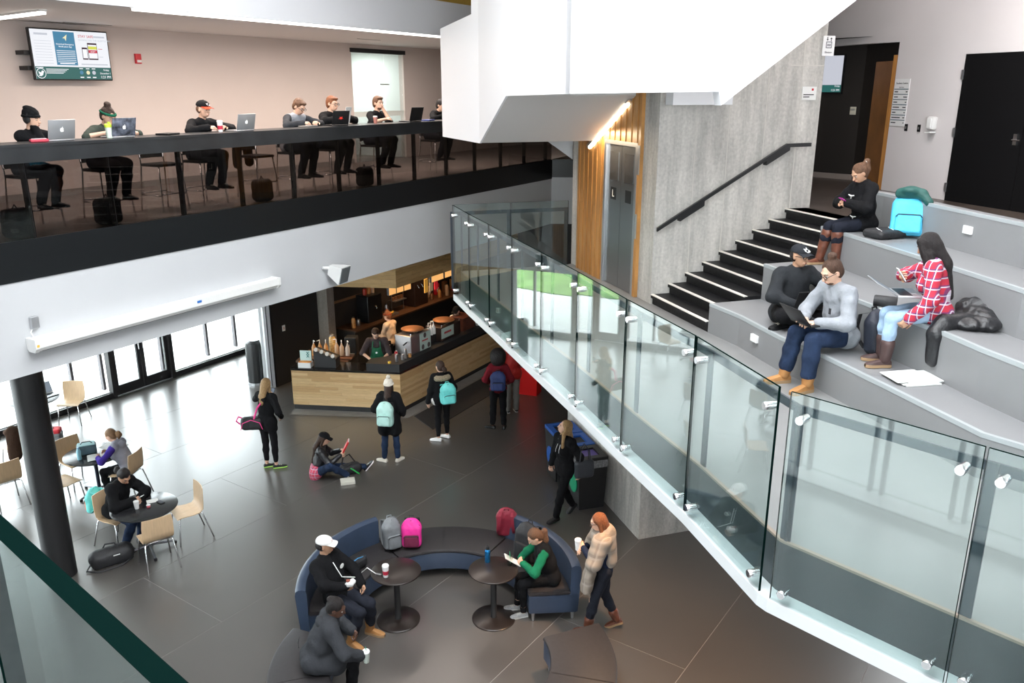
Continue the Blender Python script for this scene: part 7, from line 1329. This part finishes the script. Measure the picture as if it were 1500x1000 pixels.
tag(obj('paper_napkin', MB().box((-5.40, 11.16, 0.736), (0.16, 0.12, 0.003), rz=0.5), m_paper), 'white napkin on the far side of the near table', 'napkin')
t = thing('red_book', 'red book held by the woman sitting on the floor', 'book'); root, J = P_floor; t.matrix_basis = Matrix.Translation(wpt(root, V3(0.0, 0.40, 0.56))) @ Matrix.Rotation(root.rotation_euler[2], 4, 'Z') @ Matrix.Rotation(R(62), 4, 'X')
obj('cover', MB().rbox((0, 0, 0), (0.17, 0.23, 0.024), 0.004), mat('red_cover', (0.55, 0.01, 0.015), 0.5), t); obj('pages', MB().box((0, 0.004, 0), (0.164, 0.226, 0.016)), m_paper, t); obj('title_mark', MB().box((0.02, -0.07, -0.013), (0.07, 0.012, 0.002)), m_plasw, t)
t = thing('white_book', 'thick white book lying on the floor by the reading woman', 'book', (-2.90, 13.22, 0), 0.25); obj('cover', MB().rbox((0, 0, 0.03), (0.25, 0.18, 0.06), 0.005), mat('pale_book', (0.62, 0.60, 0.52), 0.6), t); obj('pages', MB().box((0.003, 0, 0.03), (0.246, 0.172, 0.048)), m_paper, t)
root, J = P_green; t = thing('note_paper', 'grey booklet in the hands of the woman in green sleeves', 'booklet'); t.matrix_basis = Matrix.Translation(wpt(root, V3(0.0, 0.52, 0.80))) @ Matrix.Rotation(root.rotation_euler[2], 4, 'Z') @ Matrix.Rotation(R(35), 4, 'X'); obj('cover', MB().box((0, 0, 0), (0.12, 0.24, 0.008)), m_paper2, t); obj('page', MB().box((0, 0, 0.006), (0.114, 0.235, 0.003)), m_paper, t)
root, J = P_wp; t = thing('paper_stack', 'white paper sheets held up by the man in the black hoodie', 'paper'); t.matrix_basis = Matrix.Translation(wpt(root, V3(0.0, 0.47, 1.22))) @ Matrix.Rotation(root.rotation_euler[2] + 0.25, 4, 'Z') @ Matrix.Rotation(R(78), 4, 'X'); obj('sheet', MB().box((0, 0, 0), (0.215, 0.28, 0.004)), m_paper, t); obj('sheet', MB().box((0.008, -0.004, -0.005), (0.215, 0.28, 0.004)), m_paper, t)
root, J = P_cap; t = thing('wrapped_pastry', 'crumpled white wrapper with pastry in the hand of the man in the white cap', 'food', tuple(wpt(root, J['wr'][1] + V3(-0.02, 0.06, 0.05)))); soft('wrapper', [ell((0, 0, 0), (0.06, 0.045, 0.04)), ell((0.03, 0.02, 0.02), (0.035, 0.035, 0.035))], m_paper, t, 0.008, 0.015, 0.008, wf=90.0); soft('pastry', [ell((-0.02, 0.0, 0.04), (0.03, 0.025, 0.02))], mat('pastry_brown', (0.2, 0.05, 0.03), 0.6), t, 0.008, 0.01)
t = thing('earphone_cable', 'white cable running from the man in the white cap to the table', 'cable', tuple(wpt(root, J['nk']))); IM = Matrix.Translation(t.location).inverted()
obj('wire', MB().tube([tuple(IM @ p) for p in (wpt(root, J['nk'] + J['f'] * 0.12 - J['u'] * 0.08), wpt(root, J['P'] + J['u'] * 0.22 + J['f'] * 0.19), wpt(root, J['P'] + J['u'] * 0.10 + J['f'] * 0.26 - J['r'] * 0.2), Vector((-2.0, 9.35, 0.62)), Vector((-1.85, 9.25, 0.80)), Vector((-1.74, 9.2, 0.75)))], 0.006, 6), m_plasw, t); obj('plug', MB().box(tuple(IM @ Vector((-1.70, 9.18, 0.745))), (0.08, 0.025, 0.02), rz=-0.3), m_alu, t)
# ---- recycling station, kiosk, black cylinder bin
def bq3(u_, o): return (KP[0] + Dd[0] * u_ - Fd[0] * o, KP[1] + Dd[1] * u_ - Fd[1] * o)
m_bin = mat('black_bin', (0.013, 0.013, 0.014), 0.45); m_blue = mat('blue_lid', (0.015, 0.10, 0.42), 0.45)
for i, (u0, lab, lm) in enumerate(((1.10, 'black waste bin with clear liner nearest the camera', m_bin), (1.64, 'blue-lidded recycling bin in the middle of the row', m_blue), (2.18, 'blue-lidded recycling bin at the far end of the row', m_blue))):
    t = thing('recycling_bin', lab, 'bin', bq3(u0 + 0.26, 0.30) + (0,), math.atan2(Dd[1], Dd[0]), 'recycling station bins')
    obj('body', MB().loft([[(-0.22, -0.22, 0), (0.22, -0.22, 0), (0.22, 0.22, 0), (-0.22, 0.22, 0)], [(-0.255, -0.255, 0.86), (0.255, -0.255, 0.86), (0.255, 0.255, 0.86), (-0.255, 0.255, 0.86)]]), m_bin, t)
    if i == 0: obj('liner', MB().loft([[(x * f_, y * f_, z) for x, y in ((-0.262, -0.262), (0.262, -0.262), (0.262, 0.262), (-0.262, 0.262))] for z, f_ in ((0.74, 0.985), (0.80, 1.0), (0.87, 1.005))]), mat('grey_liner', (0.25, 0.25, 0.26), 0.25, var=0.4, vscale=30), t)
    ld = obj('lid', MB().box((-0.20, 0, 0.89), (0.11, 0.52, 0.06)).box((0.20, 0, 0.89), (0.11, 0.52, 0.06)).box((0, -0.21, 0.89), (0.3, 0.10, 0.06)).box((0, 0.21, 0.89), (0.3, 0.10, 0.06)), m_bin if i == 0 else lm, t)
    obj('opening_panel', MB().box((0.0, 0, 0.875), (0.28, 0.31, 0.03)), m_bin if i else mat('purple_liner', (0.12, 0.08, 0.35), 0.4), ld)
    disc = [(0.17 * math.cos(a * PI / 12), 0.17 * math.sin(a * PI / 12)) for a in range(24)]
    obj('round_label', MB().plate(disc, (0, 0.24, 0.42), (1, 0, 0), (0, 0, 1), -0.012), mat('green_disc', (0.0, 0.30, 0.14), 0.5) if i < 2 else m_blue, t)
t = thing('drum_bin', 'tall black cylinder bin by the window wall', 'bin', (-6.02, 18.42, 0)); obj('body', MB().lathe([(0.21, 0), (0.21, 0.92), (0.19, 1.0), (0.10, 1.05)], 28), m_black, t, smooth='auto'); obj('rim', MB().lathe([(0.105, 1.05), (0.105, 1.06), (0.03, 1.06)], 24), m_alu, t); obj('base_ring', MB().lathe([(0.22, 0), (0.22, 0.05)], 28), m_alu, t)
t = thing('red_kiosk', 'bright red display stand with white lettering beside the queue', 'stand', (0.40, 17.75, 0), -0.35)
m_kred = mat('kiosk_red', (0.75, 0.008, 0.008), 0.35); obj('body', MB().box((0, 0, 0.65), (0.46, 0.34, 1.3)), m_kred, t); obj('top_panel', MB().box((0, 0.05, 1.45), (0.46, 0.06, 0.32)), m_kred, t); obj('plinth', MB().box((0, 0, 0.02), (0.44, 0.32, 0.04)), m_blackmatt, t)
obj('text_line', MB().box((0.17, -0.172, 0.95), (0.05, 0.003, 0.30)), m_signw, t)
# ---- cafe counter clutter
ZC = 0.956
def pump_bottle(label, x, y, c, z=ZC, h=0.27):
    t = thing('pump_bottle', label, 'bottle', (x, y, z), random.uniform(0, 6), 'syrup bottles on the cafe counter'); obj('body', MB().lathe([(0.048, 0), (0.05, 0.01), (0.05, h * 0.68), (0.02, h * 0.92), (0.02, h)], 14), c, t, smooth='auto'); obj('pump', MB().tube([(0, 0, h), (0, 0, h + 0.075), (0.0, 0.0, h + 0.078), (0.07, 0, h + 0.068)], 0.010, 6), m_plasw, t)
m_amber = mat('amber_syrup', (0.55, 0.26, 0.08), 0.3, var=0.3, vscale=10); m_tan = mat('tan_syrup', (0.55, 0.38, 0.24), 0.35)
for lab, x, y, c in (('leftmost amber syrup bottle by the cafe wall', -4.42, 17.58, m_amber), ('second amber syrup bottle by the cafe wall', -4.29, 17.60, m_amber), ('third amber syrup bottle by the cafe wall', -4.16, 17.62, m_amber), ('tan pump bottle beside the glass canister', -3.93, 17.66, m_tan), ('tan pump bottle in the middle of the counter row', -3.80, 17.58, m_tan), ('whitish pump bottle at the right of the counter row', -3.66, 17.54, mat('white_syrup', (0.62, 0.55, 0.48), 0.35))): pump_bottle(lab, x, y, c)
t = thing('glass_canister', 'glass canister of golden snacks on the counter', 'jar', (-4.05, 17.80, ZC)); obj('jar', MB().lathe([(0.075, 0), (0.075, 0.34), (0.05, 0.38)], 18), mat('golden_snacks', (0.5, 0.33, 0.12), 0.4, var=0.5, vscale=30), t, smooth='auto'); obj('lid', MB().lathe([(0.055, 0.38), (0.055, 0.41), (0.02, 0.43)], 16), m_ssteel, t, smooth='auto')
t = thing('counter_sign', 'small white and mint notice box at the left end of the counter', 'sign', (-4.42, 16.78, ZC), -0.12); t.scale = (1.25, 1.25, 1.25); obj('box', MB().box((0, 0, 0.045), (0.22, 0.14, 0.09)), m_plasw, t); obj('card', MB().box((0, 0.03, 0.18), (0.20, 0.01, 0.20)), mat('mint_card', (0.55, 0.72, 0.68), 0.6), t); obj('ribbon_mark', MB().tube([(0.02, 0.022, 0.26), (0.06, 0.022, 0.21), (0.02, 0.022, 0.16)], 0.006, 5).tube([(0.06, 0.022, 0.26), (0.02, 0.022, 0.21), (0.06, 0.022, 0.16)], 0.006, 5), mat('teal_ink', (0.02, 0.2, 0.18), 0.6), t); obj('snack_tray', MB().box((0, -0.02, 0.095), (0.2, 0.08, 0.02)), mat('orange_snack', (0.7, 0.28, 0.06), 0.6, var=0.4, vscale=40), t)
t = thing('lid_dispenser', 'black angled dispenser with white cup lids on the counter', 'dispenser', (-4.02, 16.86, ZC), -0.12); t.scale = (1.2, 1.2, 1.25)
obj('case', MB().add([(-0.16, -0.12, 0), (0.24, -0.12, 0), (0.24, 0.12, 0), (-0.16, 0.12, 0), (-0.16, -0.12, 0.30), (0.24, -0.12, 0.16), (0.24, 0.12, 0.16), (-0.16, 0.12, 0.30)], [(3, 2, 1, 0), (4, 5, 6, 7), (0, 1, 5, 4), (1, 2, 6, 5), (2, 3, 7, 6), (3, 0, 4, 7)]), m_blackmatt, t)
for i in range(4): obj('lid_stack', MB().lathe([(0.036, 0), (0.036, 0.16)], 14, M=Matrix.Translation((-0.11 + i * 0.10, -0.03, 0.27 - i * 0.035)) @ Matrix.Rotation(R(62), 4, 'X') @ Matrix.Translation((0, 0, -0.05))), mat('lid_white', (0.68, 0.62, 0.56), 0.5), t, smooth='auto')
t = thing('coffee_brewer', 'black coffee brewer at the inner end of the counter', 'machine', (-3.60, 17.72, ZC), -0.1); obj('body', MB().rbox((0, 0, 0.2), (0.26, 0.24, 0.4), 0.02), m_black, t); obj('spout', MB().tube([(0, -0.12, 0.26), (0, -0.17, 0.25), (0, -0.17, 0.21)], 0.012), m_chrome, t); obj('drip_tray', MB().box((0, -0.16, 0.02), (0.2, 0.1, 0.04)), m_ssteel, t)
t = thing('service_tray', 'brown wooden tray under the pump bottles', 'tray', (-3.78, 17.32, ZC), -0.1); obj('base', MB().box((0, 0, 0.008), (0.5, 0.16, 0.016)), mat('walnut_tray', (0.14, 0.06, 0.03), 0.4), t); obj('rim', MB().box((0, -0.08, 0.02), (0.5, 0.012, 0.04)).box((0, 0.08, 0.02), (0.5, 0.012, 0.04)), MATS['walnut_tray'], t)
def cq(s_, o): return ptl(C1, ds, s_, off=o)
def on_side(nm, lab, cat, s_, o, z): return thing(nm, lab, cat, cq(s_, o) + (z,), math.atan2(ds[1], ds[0]))
t = on_side('espresso_machine', 'stainless espresso machine with side posters, nearest the corner', 'machine', 0.95, 0.34, 1.132)
obj('body', MB().rbox((0, 0, 0.21), (0.72, 0.44, 0.42), 0.02), m_ssteel, t); obj('top_rail', MB().tube([(-0.34, -0.2, 0.42), (-0.34, -0.2, 0.47), (0.34, -0.2, 0.47), (0.34, -0.2, 0.42)], 0.008), m_chrome, t)
ps = obj('poster', MB().box((0.16, -0.226, 0.21), (0.40, 0.006, 0.38)), mat('mint_poster', (0.42, 0.52, 0.48), 0.6), t); obj('text_line', MB().box((0.14, -0.2305, 0.23), (0.22, 0.003, 0.03)), mat('poster_red', (0.4, 0.06, 0.06), 0.6), ps)
for q, (x, z) in enumerate(((0.06, 0.09), (0.28, 0.09), (0.14, 0.34))): obj('printed_cup', MB().plate([(0.05 * math.cos(a * PI / 6), 0.06 * math.sin(a * PI / 6)) for a in range(12)], (x, -0.2295, z), (1, 0, 0), (0, 0, 1), 0.002), mat('poster_dark', (0.07, 0.05, 0.05), 0.6), ps)
obj('portafilter', MB().tube([(-0.36, -0.1, 0.28), (-0.5, -0.12, 0.26)], 0.016), m_blkplas, t)
t = on_side('bean_hopper', 'round copper hopper lid on the near espresso machine', 'lid', 0.98, 0.36, 1.132 + 0.422); obj('dome', MB().lathe([(0.12, 0), (0.24, 0.04), (0.25, 0.055), (0.22, 0.075), (0.10, 0.09)], 32), m_copper, t, smooth='auto'); obj('rim', MB().lathe([(0.252, 0.05), (0.255, 0.058), (0.25, 0.064)], 32), m_copper, t)
t = on_side('espresso_machine', 'dark second espresso machine with a mint sign on its side', 'machine', 2.15, 0.34, 1.132)
obj('body', MB().rbox((0, 0, 0.165), (0.8, 0.44, 0.33), 0.02), mat('dark_machine', (0.05, 0.03, 0.025), 0.35, 0.4), t); sg = obj('poster', MB().box((-0.16, -0.226, 0.19), (0.50, 0.006, 0.24)), MATS['mint_poster'], t); obj('text_line', MB().box((-0.16, -0.2305, 0.19), (0.28, 0.003, 0.045)), mat('poster_red', (0.4, 0.06, 0.06), 0.6), sg); obj('top_rail', MB().tube([(-0.36, -0.2, 0.33), (-0.36, -0.2, 0.38), (0.36, -0.2, 0.38), (0.36, -0.2, 0.33)], 0.008), m_chrome, t)
t = on_side('bean_hopper', 'round copper hopper lid on the far espresso machine', 'lid', 2.2, 0.36, 1.132 + 0.332); obj('dome', MB().lathe([(0.12, 0), (0.24, 0.04), (0.25, 0.055), (0.22, 0.075), (0.10, 0.09)], 32), m_copper, t, smooth='auto'); obj('rim', MB().lathe([(0.252, 0.05), (0.255, 0.058), (0.25, 0.064)], 32), m_copper, t)
for i, s_ in enumerate((1.52, 1.62, 1.72)): pump_bottle(['white-capped syrup bottle nearest the copper lid', 'middle white-capped syrup bottle between the machines', 'white-capped syrup bottle nearest the mint sign'][i], *cq(s_, 0.32), m_plasw, 1.132 + 0.178, 0.22)
t = on_side('bottle_riser', 'black riser block under the syrup bottles between the machines', 'riser', 1.55, 0.34, 1.132); obj('block', MB().box((0, 0, 0.088), (0.40, 0.14, 0.176)), m_blackmatt, t); obj('top_mat', MB().box((0, 0, 0.177), (0.40, 0.12, 0.002)), m_rubber, t)
for i, (s_, o, h_, c) in enumerate(((0.28, 0.12, 0.12, m_ssteel), (0.40, 0.14, 0.20, m_ssteel), (0.12, 0.16, 0.16, m_ssteel), (0.50, 0.10, 0.09, m_amber), (-0.05, 0.22, 0.05, mat('yellow_tray', (0.8, 0.5, 0.05), 0.5)), (0.34, 0.34, 0.14, m_red))):
    t = on_side('bar_pitcher', ['short steel pitcher by the counter corner', 'tall steel shaker by the counter corner', 'steel pitcher nearest the barista', 'small amber jar by the espresso machine', 'yellow tub at the counter corner', 'red canister behind the steel shaker'][i], 'pitcher', s_, o, 1.132); obj('body', MB().lathe([(0.034, 0), (0.036, h_ * 0.6), (0.03, h_)], 14), c, t, smooth='auto'); obj('rim', MB().lathe([(0.031, h_), (0.033, h_ + 0.005), (0.028, h_ + 0.006)], 14), m_chrome, t)
t = on_side('wooden_cabinet', 'brown wooden till cabinet on the counter beside the glass railing', 'cabinet', 2.95, 0.34, 1.132); obj('body', MB().rbox((0, 0, 0.16), (0.5, 0.4, 0.32), 0.01), mat('redwood', (0.10, 0.03, 0.018), 0.45, var=0.2, vscale=5), t); obj('door', MB().box((0.02, -0.205, 0.16), (0.40, 0.012, 0.25)), MATS['redwood'], t); obj('knob', MB().lathe([(0.012, 0), (0.012, 0.02)], 10, M=Matrix.Translation((-0.12, -0.21, 0.2)) @ Matrix.Rotation(R(90), 4, 'X')), m_chrome, t)
t = on_side('pastry_basket', 'basket of golden pastries on the counter near the glass railing', 'basket', 3.55, 0.36, 1.132); obj('basket', MB().lathe([(0.12, 0), (0.17, 0.10), (0.16, 0.11)], 20), mat('wicker', (0.35, 0.16, 0.06), 0.8, var=0.4, vscale=40), t, smooth='auto')
for i in range(5): soft('pastry', [ell((0.08 * math.cos(i * 1.3), 0.08 * math.sin(i * 1.3), 0.12), (0.06, 0.045, 0.035))], mat('golden_pastry', (0.70, 0.36, 0.12), 0.6, var=0.2, vscale=20), t, 0.012, 0.01)
t = on_side('tumbler', 'white plastic tumbler on the counter near the glass railing', 'cup', 3.35, 0.16, 1.132); obj('cup_body', MB().lathe([(0.04, 0), (0.055, 0.17)], 18), mat('frosted_white', (0.6, 0.6, 0.6), 0.4), t, smooth='auto'); obj('rim', MB().lathe([(0.056, 0.17), (0.058, 0.175), (0.05, 0.176)], 18), m_plasw, t)
# equipment on the back counter
def on_back(nm, lab, cat, s_, o=0.3, z=0.942): return thing(nm, lab, cat, cb_(s_, o) + (z,), math.atan2(bwd[1], bwd[0]))
t = on_back('coffee_brewer', 'tall black coffee brewer against the cafe back wall', 'machine', 1.35); obj('body', MB().rbox((0, 0, 0.35), (0.55, 0.4, 0.7), 0.02), m_black, t); obj('tap', MB().tube([(0, -0.2, 0.4), (0, -0.25, 0.39), (0, -0.25, 0.34)], 0.012), m_chrome, t)
for i, x in enumerate((-0.15, 0.0, 0.15)): obj('jar', MB().lathe([(0.05, 0.7), (0.055, 0.82), (0.04, 0.86)], 14, (x, 0, 0)), [mat('red_jar', (0.45, 0.04, 0.02), 0.4), m_amber, m_tan][i], t, smooth='auto')
t = on_back('grinder', 'tall steel and brown coffee grinder tower on the back counter', 'machine', 3.3); obj('body', MB().rbox((0, 0, 0.45), (0.6, 0.42, 0.9), 0.02), mat('dark_machine', (0.05, 0.03, 0.025), 0.35, 0.4), t)
for i in range(4): obj('hopper', MB().lathe([(0.05, 0.9), (0.08, 1.05), (0.08, 1.1)], 14, (-0.2 + 0.13 * i, 0, 0)), m_copper if i % 2 else m_ssteel, t, smooth='auto')
for i in range(3): obj('lever', MB().tube([(-0.18 + 0.18 * i, -0.21, 0.6), (-0.18 + 0.18 * i, -0.28, 0.52)], 0.012), m_chrome, t)
t = on_back('cup_rack', 'rack of stacked copper-toned cups on the back counter', 'rack', 2.5); obj('frame', MB().tube([(-0.25, 0, 0), (-0.25, 0, 0.55), (0.25, 0, 0.55), (0.25, 0, 0)], 0.012).box((0, 0, 0.3), (0.5, 0.25, 0.02)), m_ssteel, t)
for i in range(8): obj('cup', MB().lathe([(0.035, 0), (0.045, 0.09)], 12, (-0.18 + (i % 4) * 0.12, 0.0, 0.31 if i < 4 else 0.56)), m_copper, t, smooth='auto')
t = on_back('fruit_box', 'yellow and green produce on the back counter', 'food', 2.05, 0.45); obj('tray', MB().box((0, 0, 0.02), (0.4, 0.2, 0.04)), m_ssteel, t)
for i in range(3): obj('banana', MB().tube([(-0.12 + i * 0.05, -0.05, 0.06), (-0.05 + i * 0.05, -0.02, 0.09), (0.03 + i * 0.05, 0.04, 0.07)], [0.01, 0.018, 0.01], 8), mat('banana_yellow', (0.75, 0.45, 0.04), 0.5), t, smooth='auto')
t = thing('light_switch', 'small white switch plate on the black cafe wall', 'switch'); t.matrix_basis = frame((-5.30, 18.40, 1.35), (0.505, 0.863, 0), (0, 0, 1)); obj('cover_plate', MB().rbox((0, 0, 0.01), (0.09, 0.14, 0.014), 0.003), m_plasw, t); obj('rocker', MB().box((0, 0, 0.02), (0.03, 0.06, 0.008)), mat('rocker_pink', (0.6, 0.4, 0.36), 0.5), t)

# small jars, bottles and cups crowded on the back counter
nj = -1
for i in range(16):
    s_ = 0.55 + i * 0.335 + random.uniform(-0.06, 0.06)
    if abs(s_ - 1.35) < 0.34 or abs(s_ - 3.3) < 0.36 or abs(s_ - 2.5) < 0.3: continue
    nj += 1
    t = on_back('counter_jar', '%s small jar from the left on the cafe back counter' % ['first', 'second', 'third', 'fourth', 'fifth', 'sixth', 'seventh', 'eighth', 'ninth', 'tenth', 'eleventh', 'twelfth', 'thirteenth', 'fourteenth'][nj], 'jar', s_, random.uniform(0.15, 0.5)); tag(t, group='small jars on the cafe back counter'); h_ = random.uniform(0.14, 0.34)
    obj('body', MB().lathe([(0.05, 0), (0.055, 0.02), (0.05, h_ * 0.8), (0.03, h_)], 12), random.choice([m_ssteel, m_amber, m_copper, m_blkplas, m_tan, m_red]), t, smooth='auto'); obj('lid', MB().lathe([(0.032, h_), (0.032, h_ + 0.02)], 12), random.choice([m_blkplas, m_chrome, m_copper]), t)
for i, (s_, z_) in enumerate(((4.1, 1.35), (4.5, 1.35), (4.9, 1.35), (5.3, 1.35))):
    t = on_back('display_bag', ['first coffee bag on the far cafe shelf', 'second coffee bag on the far cafe shelf', 'third coffee bag on the far cafe shelf', 'last coffee bag on the far cafe shelf'][i], 'bag', s_, 0.14, 0.942); obj('body', MB().rbox((0, 0, 0.16), (0.18, 0.1, 0.32), 0.02), [m_tan, m_red, m_copper, m_amber][i], t); obj('label', MB().box((0, -0.052, 0.15), (0.1, 0.004, 0.12)), m_plasw, t)
